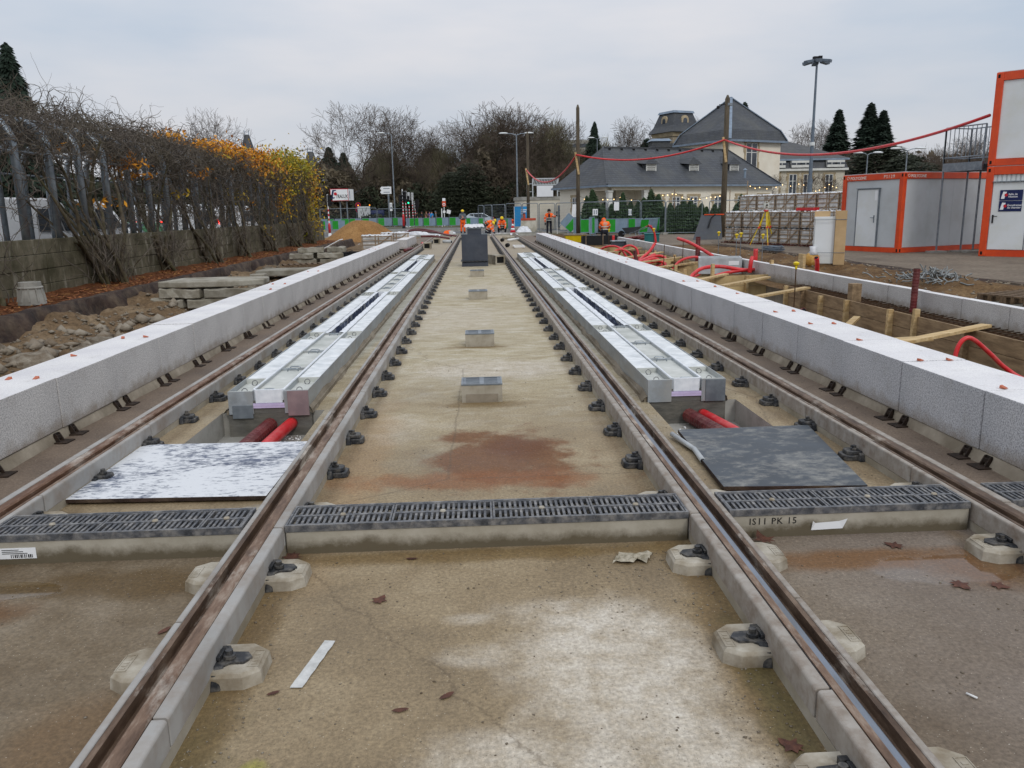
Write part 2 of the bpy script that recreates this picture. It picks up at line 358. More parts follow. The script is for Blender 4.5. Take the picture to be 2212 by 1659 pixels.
m_slab = slab_mat(); m_gran = granite_mat(); m_grant = granite_mat('granite_top', .35, (160,158,160), ((214,212,213),(230,228,226)))
m_rustL = rail_mat('rail_rust', (82,62,48), (122,98,80), (170,154,138))
m_rustD = rail_mat('rail_rust_dark', (62,48,38), (98,78,62), (138,118,100))
m_rustH = rail_mat('rail_rust_orange', (84,58,42), (112,82,62), (156,136,120))
m_steel = mat('rail_worn_steel', (134,142,154), (112,116,122), 14, .38, .6, .2, 80, (1,.2,1))
m_fill = mat('filler_grey', (166,164,160), (146,144,140), 3, .8, bump=.12, bscale=70, bd=.002, dirt=(120,96,70), dscale=5, damt=.55)
m_fillR = mat('filler_grey_stained', (162,156,148), (142,134,124), 9, .8, bump=.15, bscale=60, bd=.002, dirt=(104,82,62), dscale=14, damt=.7)
m_conc = mat('concrete_tan', (172,165,150), (140,131,114), 2.4, .85, bump=.3, bscale=30, bd=.004, dirt=(104,92,66), dscale=2.6, damt=.75)
m_concg = mat('concrete_grey', (170,168,160), (140,138,130), 2, .85, bump=.3, bscale=24, bd=.005, dirt=(110,106,98), dscale=3, damt=.6, rand=.06)
m_pad = mat('pad_concrete', (184,178,164), (134,122,102), 7, .85, bump=.4, bscale=40, bd=.004, dirt=(92,76,52), dscale=5, damt=.7, rand=.06)
m_blk = mat('clip_black', (26,28,31), (44,46,50), 14, .45, bump=.2, bscale=50, bd=.002, dirt=(140,134,124), dscale=22, damt=.55, rand=.1)
m_iron = mat('cast_iron', (66,68,72), (104,106,110), 24, .42, .3, .3, 60, dirt=(172,168,162), dscale=16, damt=.8)
m_drain = mat('drain_concrete', (166,160,146), (146,139,124), 3, .85, bump=.3, bscale=34, bd=.004, dirt=(118,106,84), dscale=5, damt=.6)
g_ = G('drain_wet', .8); MATS['drain_wet'] = g_.m
_t = g_.co(); _z = N(g_.t, 'ShaderNodeSeparateXYZ'); g_.L(_t, _z.inputs[0]); _m = g_.ramp(g_.math('SUBTRACT', g_.math('MULTIPLY', g_.noise(_t, 4, 7, .75), .16), _z.outputs[2]), [(.0, 0.), (.05, .9)])
g_.color(g_.mix(_m, g_.ramp(g_.noise(_t, 5, 6, .7), [(.3, lin((150,143,127))), (.7, lin((176,170,156)))]), lin((84,74,54)))); g_.bump(g_.noise(_t, 40, 5, .7), .4, .004); m_drain = g_.m
m_wet = mat('wet_cement', (104,102,96), (78,76,70), 4, .6, bump=.5, bscale=16, bd=.008, stretch=(1,1,3), dirt=(140,134,120), dscale=5, damt=.4)
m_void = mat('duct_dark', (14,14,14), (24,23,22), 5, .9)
m_gap = mat('joint_dark', (36,30,26), (20,18,16), 5, .9)
m_mortar = mat('mortar_bed', (150,140,124), (118,108,92), 3, .9, bump=.6, bscale=14, bd=.012, dirt=(92,82,66), dscale=4, damt=.6)
m_brk = mat('bracket_rusty', (38,32,28), (62,48,38), 20, .7, .3, .4, 60)
m_tag = mat('orange_wedge', (190,108,80), (164,96,74), 6, .7)
m_box = mat('zinc_box', (176,182,186), (134,140,144), 8, .42, .45, .15, 40, (1,.4,1), dirt=(200,198,190), dscale=4, damt=.8, rand=.03)
m_film = mat('white_film', (234,237,240), (212,217,222), 10, .35, bump=.6, bscale=18, bd=.006, spec=.5)
m_lid = mat('cement_infill', (198,200,194), (168,171,164), 4, .5, bump=.3, bscale=16, bd=.003, dirt=(224,224,218), dscale=3, damt=.7)
m_chalk = mat('limed_lid', (230,232,232), (206,210,212), 7, .8, bump=.35, bscale=26, bd=.003, dirt=(150,154,152), dscale=9, damt=.45)
m_dk = plate_mat('blue_black_plastic', (34,44,68), (150,160,178), .60, (1,.5,1), 16)
m_plateL = plate_mat('limed_board', (74,82,100), (214,216,218), .45, (1,2.2,1), 15, .07)
m_plateR = plate_mat('slate_grey_board', (56,62,68), (150,148,140), .64, (1,1.6,1), 9, .16)
m_foam = mat('lilac_foam', (206,192,222), (186,170,206), 8, .7)
m_red = mat('red_conduit', (214,34,40), (184,26,34), 3, .38, bump=.1, spec=.5, dirt=(196,120,112), dscale=9, damt=.45)
m_redd = mat('maroon_pipe', (104,34,36), (78,26,28), 6, .5, bump=.1, dirt=(150,110,100), dscale=9, damt=.4)
m_pvc = mat('grey_pvc', (186,190,192), (160,164,166), 5, .5)
m_white = mat('white_paint', (226,226,224), (208,208,206), 3, .55)
m_woodn = mat('new_timber', (206,182,138), (176,146,98), 3, .75, bump=.2, bscale=30, stretch=(1,6,6), rand=.1, dirt=(120,96,64), dscale=4, damt=.5)
m_woodb = mat('form_board', (160,136,104), (128,106,80), 3, .8, bump=.25, bscale=24, stretch=(6,1,6), rand=.08, dirt=(84,66,48), dscale=2.2, damt=.7)
m_woody = mat('ply_yellow', (204,180,132), (176,150,104), 2, .75, bump=.2, bscale=20, rand=.06, dirt=(112,84,52), dscale=1.8, damt=.7)
m_woodo = mat('weathered_timber', (120,100,78), (82,66,50), 5, .85, bump=.5, bscale=20, stretch=(5,5,.6), rand=.1)
m_pole = mat('pole_wood', (104,94,78), (66,60,50), 4, .85, bump=.5, bscale=16, stretch=(6,6,.4))
m_crate = mat('crate_slat', (164,144,120), (126,108,90), 5, .8, bump=.3, bscale=20, rand=.15)
m_rebar = mat('rebar_rust', (96,70,46), (64,46,32), 9, .8, .3, .3)
m_yel = mat('yellow_plastic', (234,206,30), (214,186,20), 3, .4, spec=.5)
m_orange = mat('container_orange', (222,78,24), (202,62,18), 1.5, .42, bump=.04, spec=.5, dirt=(150,60,30), dscale=2.4, damt=.35)
m_panel = mat('panel_lightgrey', (194,199,201), (184,189,191), .6, .5, bump=.03, dirt=(160,160,152), dscale=1.2, damt=.3)
m_panelw = mat('panel_white', (222,226,228), (210,214,214), .6, .5, bump=.03, dirt=(198,196,176), dscale=1.5, damt=.4)
m_blue = mat('sign_navy', (24,38,86), (20,32,76), 2, .4)
m_galv = mat('galvanised_steel', (144,152,158), (116,124,132), 7, .4, .6, .1)
m_mast = mat('mast_grey', (112,124,136), (96,106,118), 4, .5, .3)
m_green = mat('barrier_green', (44,162,48), (36,142,42), 2, .45, dirt=(40,110,50), dscale=3, damt=.3)
m_bgrey = mat('barrier_grey', (136,156,174), (120,140,158), 2, .45, dirt=(110,116,118), dscale=3, damt=.3)
m_teal = mat('frame_teal', (96,150,140), (84,130,124), 3, .5)
m_tealb = mat('teal_box', (32,108,108), (26,90,92), 3, .5)
m_sand = soil_mat('sand', [(122,88,50), (150,112,68), (170,132,84)], .9, 5, .5, .05)
m_soil = soil_mat('trench_soil', [(92,74,54), (126,104,78), (158,140,114)], 1.3, 7, 1., .06)
m_soilr = soil_mat('bank_soil', [(78,56,36), (112,86,56), (150,124,88)], 1.2, 6, 1., .07)
m_mulch = soil_mat('bark_mulch', [(64,36,20), (112,66,36), (150,98,56)], 9, 26, 1., .04)
m_asph = soil_mat('yard_asphalt', [(98,88,78), (124,112,98), (142,130,114)], .7, 30, .5, .01)
m_asphd = mat('asphalt_edge', (62,46,38), (38,28,24), 4, .85, bump=.8, bscale=12, bd=.03, dirt=(120,104,84), dscale=3, damt=.6)
m_road = soil_mat('road_asphalt', [(92,92,94), (112,112,112), (128,126,122)], .5, 30, .4, .01)
m_earth = soil_mat('far_ground', [(84,80,60), (104,98,74), (120,114,92)], .1, 3, .3, .05)
m_rock = mat('broken_concrete', (150,142,128), (112,100,84), 3, .9, bump=.8, bscale=9, bd=.03, rand=.18, dirt=(92,74,54), dscale=2, damt=.7)
m_stone = mat('old_kerbstone', (164,160,148), (126,120,106), 3, .9, bump=.7, bscale=12, bd=.02, rand=.12, dirt=(98,88,66), dscale=2.4, damt=.7)
def wallmat():
    g = G('mossy_concrete_wall', .9, spec=.2); v = g.co((1,1,1), True)
    c = g.ramp(g.noise(v, 1.6, 6, .65), [(.3, lin((74,68,54))), (.5, lin((100,94,76))), (.72, lin((128,120,102)))])
    st = g.noise(g.co((1,1.2,.7), True), 1.7, 6, .7); c = g.mix(g.ramp(st, [(.46, 0.), (.66, .62)]), c, lin((50,50,28)))
    c = g.mix(g.ramp(g.noise(g.co((1,2.2,.5), True), 2.2, 4, .6), [(.55, 0.), (.7, .5)]), c, lin((176,170,154)))
    g.color(c); g.bump(g.noise(v, 14, 6, .7), .6, .02); return g.m
m_wall = wallmat()
m_bark = mat('vine_bark', (92,82,66), (56,48,38), 9, .9, bump=.5, bscale=30, dirt=(78,80,40), dscale=2, damt=.6)
m_twig = mat('vine_twig', (116,107,98), (76,69,63), 4, .9, bump=0, dirt=(96,88,56), dscale=1.2, damt=.6)
m_tbark = mat('tree_bark', (84,76,64), (54,48,40), 1.2, .95, bump=.3, bscale=6, bd=.05)
m_ttwig = mat('tree_twig', (104,92,80), (72,62,54), .5, .95, bump=0)
m_lfo = mat('leaf_orange', (226,160,46), (188,116,30), 1.5, .6, bump=0, spec=.25)
m_lfy = mat('leaf_yellow', (206,172,52), (158,134,40), 1.3, .6, bump=0, spec=.25)
m_lfg = mat('leaf_green', (160,154,48), (114,112,34), 1.3, .6, bump=0, spec=.25)
m_lfb = mat('leaf_brown', (96,60,44), (64,38,30), 30, .7, bump=.3, bscale=80, bd=.002, rand=.15)
m_fir = mat('fir_needles', (66,88,54), (38,58,36), 1.3, .8, bump=0)
m_con = mat('conifer_dark', (42,58,44), (22,34,26), .5, .85, bump=0)
m_bush = mat('wood_brush', (108,100,74), (68,64,48), .35, .9, bump=0)
m_bush2 = mat('wood_brush_brown', (112,102,82), (74,66,54), .35, .9, bump=0)
m_ever = mat('evergreen_dark', (60,66,46), (36,42,30), .6, .85, bump=0)
m_slate = slate_mat('roof_slate', (70,74,80), (56,59,65)); m_slate2 = slate_mat('roof_slate_brownish', (78,78,80), (64,64,66), .3)
m_zinc = mat('zinc_ridge', (134,150,166), (116,128,142), 2, .5, .2)
m_render = mat('cream_render', (236,229,212), (224,216,198), .5, .9, bump=.05, dirt=(206,192,168), dscale=.6, damt=.5)
m_render2 = mat('pale_render', (214,208,192), (200,192,174), .5, .9, bump=.05, dirt=(180,170,150), dscale=.6, damt=.5)
m_sand_st = mat('sandstone_trim', (186,170,140), (160,144,116), 1.5, .9, bump=.2, dirt=(130,116,92), dscale=2, damt=.5)
m_ashl = mat('ashlar_stone', (178,166,144), (150,138,118), 1.2, .9, bump=.2, dirt=(120,108,90), dscale=1.5, damt=.5)
m_glass = mat('window_glass', (40,46,54), (60,68,78), .8, .12, bump=0, spec=.7)
m_wfr = mat('window_frame_white', (220,220,214), (204,204,198), 2, .6)
m_hiv = mat('hi_vis_orange', (255,112,30), (246,92,20), 3, .6, spec=.3)
_h = MATS['hi_vis_orange'].node_tree.nodes['Principled BSDF']
m_tape = mat('reflective_tape', (196,198,190), (180,182,176), 6, .4)
m_skin = mat('skin', (206,156,130), (186,134,110), 5, .6)
m_hoodie = mat('hoodie_grey', (98,106,112), (82,88,94), 6, .85)
m_dkcl = mat('dark_cloth', (38,40,52), (28,28,36), 6, .85)
m_blkc = mat('black_cloth', (24,24,26), (34,34,36), 6, .8)
m_helm = mat('helmet_yellow', (244,214,20), (230,196,10), 2, .35, spec=.5)
m_silver = mat('car_silver', (176,186,194), (166,176,184), 1, .25, .4, 0, spec=.6)
m_carw = mat('car_white', (232,234,236), (222,224,226), 1, .3, 0, 0, spec=.6)
m_card = mat('car_dark', (46,50,56), (38,40,46), 1, .3, .2, 0, spec=.6)
m_tyre = mat('tyre', (26,26,26), (36,36,36), 6, .85)
m_lred = emis('lamp_red', (255,40,20), 3.0); m_lamb = emis('lamp_amber', (255,150,40), 2.5); m_lgrn = emis('lamp_green', (40,255,160), 3.0); m_bulb = emis('bulb_warm', (255,214,150), 2.6)
m_signw = mat('sign_white', (236,238,240), (228,230,232), 1, .4); m_signr = mat('sign_red', (206,34,48), (190,28,40), 1, .45)
m_card_b = mat('cardboard', (196,168,128), (178,150,110), 2, .85, bump=.1)
m_sky_b = mat('banner_blue', (40,150,212), (30,136,200), 1, .5)
m_pst = mat('black_ink', (26,24,24), (30,28,28), 2, .8, bump=0)
m_poly = mat('stencil_white', (228,214,204), (214,196,186), 4, .6)
m_bag = mat('woven_bag', (222,220,212), (196,194,186), 5, .7, bump=.5, bscale=14, bd=.02)
m_cab = mat('cabinet_slate', (64,70,80), (56,60,70), 2.2, .6, bump=.08, bscale=60, bd=.002, dirt=(90,94,100), dscale=3, damt=.4)
m_paver = mat('paver_white', (224,224,222), (190,188,184), 4, .8, bump=.4, bscale=10, bd=.02, dirt=(136,128,118), dscale=5, damt=.6, rand=.08)
m_plast = mat('plastic_sheet', (224,226,228), (196,198,202), 5, .3, bump=.8, bscale=9, bd=.03, spec=.5)
m_rubber = mat('rubber_mat', (72,76,82), (54,58,64), 2, .6, bump=.1, dirt=(110,110,108), dscale=2, damt=.4)
m_roadm = mat('jersey_concrete', (196,192,178), (166,160,144), 2, .85, bump=.3, dirt=(120,118,96), dscale=2.4, damt=.6)
m_jor = mat('jersey_red_top', (188,84,58), (170,70,48), 3, .7)
# ================================================================== GROUND
Z_R = .15                                             # top of rail above slab
s = MB()
pits = {-1: (-2.19, -1.33, 5.0, 6.69), 1: (1.45, 2.215, 4.9, 6.64)}
def cell(x0, x1, y0, y1, z=0.): s.poly([(x0,y0,z),(x1,y0,z),(x1,y1,z),(x0,y1,z)])
cell(-3.75,-2.19,-3,56); cell(-2.19,-1.33,-3,5.0); cell(-2.19,-1.33,6.69,56); cell(-1.33,1.45,-3,56)
cell(1.45,2.215,-3,4.9); cell(1.45,2.215,6.64,56); cell(2.215,3.75,-3,56)
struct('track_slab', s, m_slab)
s = MB()
for x0, x1, y0, y1 in pits.values():
    s.poly([(x0,y0,-.2),(x1,y0,-.2),(x1,y1,-.2),(x0,y1,-.2)])
    for a, b in (((x0,y0),(x0,y1)),((x0,y1),(x1,y1)),((x1,y1),(x1,y0)),((x1,y0),(x0,y0))):
        s.poly([(*a,-.2),(*b,-.2),(*b,0),(*a,0)])
struct('pit_lining', s, m_concg)
def fbm(x, y, seed=0):
    v = 0; a = 1; f = 1
    for k in range(4):
        v += a*(math.sin(x*f*1.7+seed+k*1.3+math.sin(y*f*1.1+k))*math.cos(y*f*1.9-seed*2+k*2.1+math.sin(x*f*.9)))
        a *= .5; f *= 2.1
    return v
def sheet(name, x0, x1, y0, y1, dx, dy, hf, m):
    nx, ny = max(1, round((x1-x0)/dx)), max(1, round((y1-y0)/dy)); V = []; F = []
    for j in range(ny+1):
        for i in range(nx+1):
            x = x0+(x1-x0)*i/nx; y = y0+(y1-y0)*j/ny; V.append((x, y, hf(x, y)))
    for j in range(ny):
        for i in range(nx): a = j*(nx+1)+i; F.append((a, a+1, a+nx+2, a+nx+1))
    o = link(name, mesh_np(name, V, F, m, True)); o['kind'] = 'structure'; return o
def smooth(a, b, x): t = min(1, max(0, (x-a)/(b-a))); return t*t*(3-2*t)
def left_h(x, y):
    t = smooth(-4.6, -6.45, x); end = smooth(26, 34, y)
    h = -.16 + t*.28 + (.05+.05*t)*fbm(x*1.3, y*1.1, 3) + .035*fbm(x*4, y*4, 5) + .015*fbm(x*11, y*11, 2)
    return h*(1-end) + end*(.0+.02*fbm(x, y, 1))*1 - .01
sheet('excavated_ground', -6.5, -3.7, 3, 57, .08, .12, left_h, m_soil)
sheet('bark_bed', -8.0, -6.5, 3, 43, .12, .16, lambda x, y: .28 + .02*fbm(x*2, y*2, 2) + .05*smooth(-7.4,-8,x), m_mulch)
sheet('sandy_ground', -30, -6.5, 43, 57.0, .8, .8, lambda x, y: .0+.03*fbm(x*.6, y*.6, 4) if x < -7 else -.01, m_soilr)
def right_h(x, y):
    return -.50 + .05*fbm(x*1.5, y*1.2, 7)
sheet('trench_floor', 3.6, 6.2, 1, 36, .2, .25, right_h, m_soilr)
sheet('mesh_bed', 6.1, 6.75, 1, 36, .2, .4, lambda x, y: .0+.01*fbm(x*2, y, 7), m_soilr)
def bank_h(x, y):
    e = smooth(9.8, 11.0, x+.25*fbm(y*.4, 1, 2)); e2 = smooth(30, 34, y)
    return (-.02+.07*fbm(x*1.2, y*1.0, 8)+.03*fbm(x*4, y*4, 1)+.12*math.exp(-((x-9.9)/.7)**2))*(1-e)*(1-e2) - .06*e + .0*e2 - .02
sheet('soil_bank', 6.72, 11.4, 1, 36, .16, .2, bank_h, m_soilr)
s = MB(); s.box(11.0, 1, -.3, 60, 57, 0.0); s.box(6.0, 36, -.3, 11.0, 57, 0.0)
struct('work_yard', s, m_asph)
sheet('end_ground', 3.7, 6.1, 36, 57, .3, .4, lambda x, y: -.03+.02*fbm(x, y, 3), m_soilr)
s = MB(); s.poly([(-90,60.5,.0),(110,60.5,.0),(110,88,.0),(-90,88,.0)]); struct('road', s, m_road)
s = MB()
for y in (58.6, 71, 77.5): s.box(-30 if y > 60 else -9, y, .0, 8 if y < 60 else 6, y+.35, .1)
struct('kerb_line', s, m_concg)
s = MB()
s.poly([(-90,56,-.02),(110,56,-.02),(110,60.6,-.02),(-90,60.6,-.02)])
s.poly([(-900,88,-.02),(900,88,-.02),(900,1500,-.02),(-900,1500,-.02)])
s.poly([(-900,-200,-.02),(-90,-200,-.02),(-90,88,-.02),(-900,88,-.02)]); s.poly([(110,-200,-.02),(900,-200,-.02),(900,88,-.02),(110,88,-.02)])
s.poly([(60,1,-.02),(110,1,-.02),(110,57,-.02),(60,57,-.02)])
s.poly([(-90,-200,-.3),(110,-200,-.3),(110,3,-.3),(-90,3,-.3)])
struct('open_ground', s, m_earth)
s = MB(); s.poly([(-90,3,-.01),(-8.25,3,-.01),(-8.25,43,-.01),(-90,43,-.01)]); s.poly([(-90,43,-.01),(-30,43,-.01),(-30,57,-.01),(-90,57,-.01)])
struct('car_park', s, m_road)
# ================================================================== RAILS
Y0, Y1 = -1.0, 55.0
def strip(mb, prof, y0, y1, mi=0):
    mb.prism([(x, y0, z) for x, z in prof], (0, y1-y0, 0), mi)
rails = {}
specs = [('left track outer', -2.52, -1, m_rustH, m_rustL, m_fill), ('left track inner', -1.082, 1, m_rustL, m_rustD, m_fill),
         ('right track inner', 1.137, -1, m_steel, m_rustD, m_fillR), ('right track outer', 2.572, 1, m_rustD, m_rustD, m_fillR)]
lab = {'left track outer': 'rusty orange outer rail of the left track between grey filler strips',
       'left track inner': 'brown rusted grooved inner rail of the left track',
       'right track inner': 'grooved inner rail of the right track with a worn blue grey head',
       'right track outer': 'dark brown outer rail of the right track beside the right platform edge'}
PAD = [(-.02,-.105),(.11,-.105),(.165,-.065),(.165,.07),(.11,.115),(-.02,.115)]
def pad_mesh():
    b = MB(); lo = [(x*1.04, y*1.03, -.01) for x, y in PAD]; mid = [(x, y, .045) for x, y in PAD]; hi = [(x*.93, y*.91, .058) for x, y in PAD]
    b.frustum(lo, mid); b.frustum(mid, hi); b.box(.115, -.055, .0582, .119, .055, .0605).box(.152, -.055, .0582, .156, .055, .0605).box(.119, -.055, .0582, .152, -.051, .0605).box(.119, .051, .0582, .152, .055, .0605).box(.126,-.04,.0582,.145,-.03,.0600).box(.126,-.02,.0582,.145,-.01,.0600).box(.126,.0,.0582,.145,.012,.0600).box(.126,.022,.0582,.145,.034,.0600); return mesh('pad', b, m_pad)
def clip_mesh(z=.055):
    b = MB()
    b.prism([(.0,-.06,z),(.034,-.052,z),(.052,-.036,z),(.10,-.036,z),(.122,-.0,z),(.10,.034,z),(.03,.040,z),(.0,.04,z)], (0,0,.013))
    b.prism([(.002,-.062,z+.013),(.034,-.053,z+.013),(.030,-.105,.012),(.004,-.112,.012)], (0,.012,-.014)); b.frustum([(.0,-.118,.0),(.034,-.112,.0),(.034,-.088,.0),(.0,-.085,.0)], [(.002,-.10,z-.0),(.032,-.098,z-.0),(.034,-.06,z),(.0,-.06,z)]); b.box(.0,.036,z+.001,.03,.06,z+.026); b.box(.0,-.03,z+.013,.016,.03,z+.03)
    return mesh('clip', b, m_blk)
def block_mesh():
    b = MB(); lo = [(.012,-.062,0),(.105,-.062,0),(.125,-.04,0),(.125,.05,0),(.10,.07,0),(.012,.07,0)]
    b.frustum(lo, [(x*.95, y*.92, .036) for x, y, z in lo]); lo2 = [(.0,-.05,.0365),(.085,-.045,.0365),(.10,-.03,.0365),(.10,.035,.0365),(.08,.055,.0365),(0,.055,.0365)]; b.frustum(lo2, [(x*.96, y*.93, .062) for x, y, z in lo2])
    b.frustum([(.0,-.09,.0),(.035,-.085,.0),(.04,-.055,.0),(.0,-.055,.0)], [(.0,-.075,.05),(.028,-.072,.05),(.03,-.05,.055),(.0,-.05,.055)]); b.box(.0,.056,.0,.024,.08,.07); return mesh('clip_block', b, m_blk)
def bolt_mesh(z):
    b = MB(); b.lathe([(.022,0),(.022,.012),(.014,.014),(.014,.03)], (.042,-.006,z), 10); return mesh('bolt', b, m_blk)
me_pad, me_clip, me_block, me_bolt, me_bolt2 = pad_mesh(), clip_mesh(), block_mesh(), bolt_mesh(.070), bolt_mesh(.062)
for nm, xr, aw, mh, ml, mf in specs:
    g = -aw                                            # gauge side
    root = thing('tram_rail', lab[nm], 'rail', (xr, 0, 0), group='tram rails')
    X = lambda a: a*aw                                 # distance away from the gauge side, local
    def P2(l): return [(X(a), z) for a, z in (l if aw > 0 else l[::-1])]
    b = MB()
    strip(b, P2([(.0,.0),(.056,.0),(.056,.144),(.050,.15),(.008,.15),(.0,.142)]), Y0, Y1)
    part(root, 'rail_head', b, mh)
    if nm == 'right track inner':                      # brown flank behind the worn band
        b = MB(); strip(b, P2([(.030,.151),(.0565,.151),(.0565,.145),(.030,.149)]), Y0, Y1); part(root, 'rusted_band', b, m_rustL)
    b = MB(); strip(b, P2([(-.042,.06),(-.0002,.06),(-.0002,.100),(-.042,.100)]), Y0, Y1); part(root, 'rail_groove', b, m_rustD)
    b = MB(); strip(b, P2([(-.062,.0),(-.042,.0),(-.040,.143),(-.058,.146),(-.062,.140)]), Y0, Y1); part(root, 'rail_lip', b, ml)
    # grey filler strips, piece by piece, with joints
    for sd, (a0, a1) in (('o', (.060, .108)), ('g', (-.091, -.0625))):
        b = MB(); c = .008
        if sd == 'o': pr = [(a0,.045),(a1,.045),(a1,.142),(a1-c,.149),(a0,.149)]
        else: pr = [(a0,.045),(a1,.045),(a1,.146),(a0+c*.6,.146),(a0,.140)]
        L_ = 1.5; strip(b, P2(pr), 0, L_-.012); me = mesh('filler_strip', b, mf)
        y = -.8 + (.0 if sd == 'o' else .6)
        k = 0
        while y < Y1-L_:
            o = link('filler_strip', me, root, (random.uniform(-.0015,.0015), y+.006, random.uniform(-.002,.001)))
            if k < 8: bevel(o, .003, 1)
            y += L_; k += 1
    b = MB(); strip(b, P2([(-.0895,-.01),(.1065,-.01),(.1065,.0445),(-.0895,.0445)]), Y0, Y1); part(root, 'rail_bed', b, m_conc)
    b = MB(); strip(b, P2([(.0565,.045),(.0598,.045),(.0598,.135),(.0565,.135)]), Y0, Y1); part(root, 'joint_seal', b, m_gap)
    for sd, xo, d in (('o', .1067, aw), ('g', -.0897, -aw)):
        k = 0
        for i in range(int((52-1.17)/.75)):
            y = 1.17+.75*i
            if 3.68 < y < 4.0: continue
            fr = y < 4.6
            if y > 34 and i % 2: pass
            mt = Matrix.Diagonal((d, 1, 1)).to_4x4()
            z0 = 0
            vis = (sd == 'o') == ('inner' in nm)
            if not vis and not (fr and 'inner' in nm): continue
            if fr:
                for n_, me in (('pad', me_pad), ('clip', me_clip), ('bolt', me_bolt))[:3 if vis else 1]:
                    o = link(n_, me, root, (xo*aw, y, 0), scale=(d, 1, 1))
                    if n_ != 'bolt': bevel(o, .005 if n_ == 'pad' else .003, 2)
            elif sd == 'o' or y > 6.9 or True:
                o = link('clip_block', me_block, root, (xo*aw, y+random.uniform(-.008,.008), 0), scale=(d*random.uniform(.95,1.06), random.uniform(.94,1.08), random.uniform(.92,1.08)))
                if y < 12: bevel(o, .006, 2); link('bolt', me_bolt2, root, (xo*aw, y, 0), scale=(d,1,1))
# ================================================================== PLATFORM EDGES
def bracket_mesh():
    b = MB()
    b.prism([(0,0,0),(.055,0,0),(.016,0,.078),(0,0,.078)], (0,.009,0)); b.prism([(0,.05,0),(.055,.05,0),(.016,.05,.078),(0,.05,.078)], (0,.009,0))
    b.box(0,-.03,0,.11,.09,.009); b.box(0,0,0,.009,.059,.078); b.box(.0,.009,.03,.03,.05,.06); return mesh('bracket', b, m_brk)
me_brk = bracket_mesh()
def plat(label, xf, y0, n, aw, z0, z1, wd, bed=True, skip=(), brk=True, tags=True, side=None, group='granite platform edges'):
    root = thing('platform_edge', label, 'platform edge', (xf, y0, 0), group=group)
    g = .009
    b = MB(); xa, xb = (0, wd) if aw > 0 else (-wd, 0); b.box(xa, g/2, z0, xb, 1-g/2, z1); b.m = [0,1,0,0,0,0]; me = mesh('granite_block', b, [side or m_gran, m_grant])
    for i in range(n):
        o = link('granite_block', me, root, (random.uniform(-.004,.004), i+random.uniform(-.0015,.0015), random.uniform(-.003,.003)))
        if y0+i < 26: bevel(o, .005, 2)
    if bed:
        V = []; F = []; k = n*5
        for i in range(k+1):
            y = i/5; w1 = .035+.02*fbm(y*2, 1, 5); ww = xb-xa
            V += [(aw*-.0+(-aw)*w1, y, -.01), (aw*.004+(-aw)*.0, y, z0-.004), (aw*(ww-.02), y, z0-.004), (aw*(ww+.02), y, -.3)]
        for i in range(k):
            for j in range(3):
                a = i*4+j; q = (a, a+1, a+5, a+4); F.append(q if aw < 0 else q[::-1])
        part(root, 'mortar_bed', mesh_np('mortar_bed', V, F, m_mortar, True), None)
    b = MB(); b.box(xa+.02 if aw < 0 else .02, 0.02, z0-.0, xb-.02 if aw > 0 else -.02, n-.02, z1-.02); part(root, 'joint_core', b, m_gap)
    if brk:
        for i in range(n+1):
            for dy in (-.15, .06):
                link('bracket', me_brk, root, (-aw*.006+(-aw)*.0, i+dy+random.uniform(-.02,.02), .0), scale=(-aw, 1, random.uniform(.9,1.05)), rz=random.uniform(-.12,.12))
    if tags:
        for i in range(n+1):
            if y0+i > 9 and random.random() < .55: continue
            for fx in (.13, .33):
                if random.random() < .15: continue
                b = MB(); l = random.uniform(.03,.05); b.frustum([(-.016,-l/2,0),(.016,-l/2,0),(.016,l/2,0),(-.016,l/2,0)], [(-.015,-l/2,.003),(.015,-l/2,.003),(.014,l/2,.018),(-.014,l/2,.018)])
                o = part(root, 'spacer_wedge', b, m_tag); o.location = (aw*fx*wd/.46, i+random.uniform(-.03,.03), z1+.002); o.rotation_euler.z = random.choice((0, 1.57))+random.uniform(-.5,.5)
    return root
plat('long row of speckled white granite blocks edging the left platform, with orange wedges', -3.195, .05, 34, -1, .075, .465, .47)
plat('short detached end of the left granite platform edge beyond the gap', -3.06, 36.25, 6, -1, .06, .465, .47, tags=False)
m_gran2 = granite_mat('granite_side_shaded', .8, (116,117,122), ((182,183,186),(202,202,204)))  # right row's side faces: their shade put into a darker, bluer stone colour
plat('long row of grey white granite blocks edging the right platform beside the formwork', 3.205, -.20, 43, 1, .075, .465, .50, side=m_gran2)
plat('narrow granite kerb wall behind the rebar strip and formwork, right of the trench', 6.62, -.4, 38, 1, .05, .35, .13, bed=False, brk=False, tags=False)
s = MB(); s.box(6.58, -.4, -.5, 6.80, 37.6, .048); single('kerb_footing', s, m_mortar, 'rough mortar footing under the narrow granite kerb wall', 'footing')
# ================================================================== DRAINAGE CHANNEL
def grate_mesh(w=.5, d=.26):
    b = MB(); e = .014; z0, z1 = -.022, 0
    b.box(0,0,z0,w,e,z1); b.box(0,d-e,z0,w,d,z1); b.box(0,e,z0,e*.7,d-e,z1); b.box(w-e*.7,e,z0,w,d-e,z1); b.box(e*.7,d/2-.010,z0,w-e*.7,d/2+.010,z1)
    n = max(2, round(18*w/.5)); p = (w-2*e*.7)/n
    for i in range(n+1):
        x = e*.7+p*i
        if 0 < i < n:
            b.box(x-p*.24, e, z0, x+p*.24, d/2-.010, z1-.002); b.box(x-p*.24, d/2+.010, z0, x+p*.24, d-e, z1-.002)
    return mesh('grate', b, m_iron)
me_gr = grate_mesh()
b = MB(); b.lathe([(.016,0),(.013,.006)], (0,0,0), 8); me_gb = mesh('grate_bolt', b, m_pad)
YD = 3.71
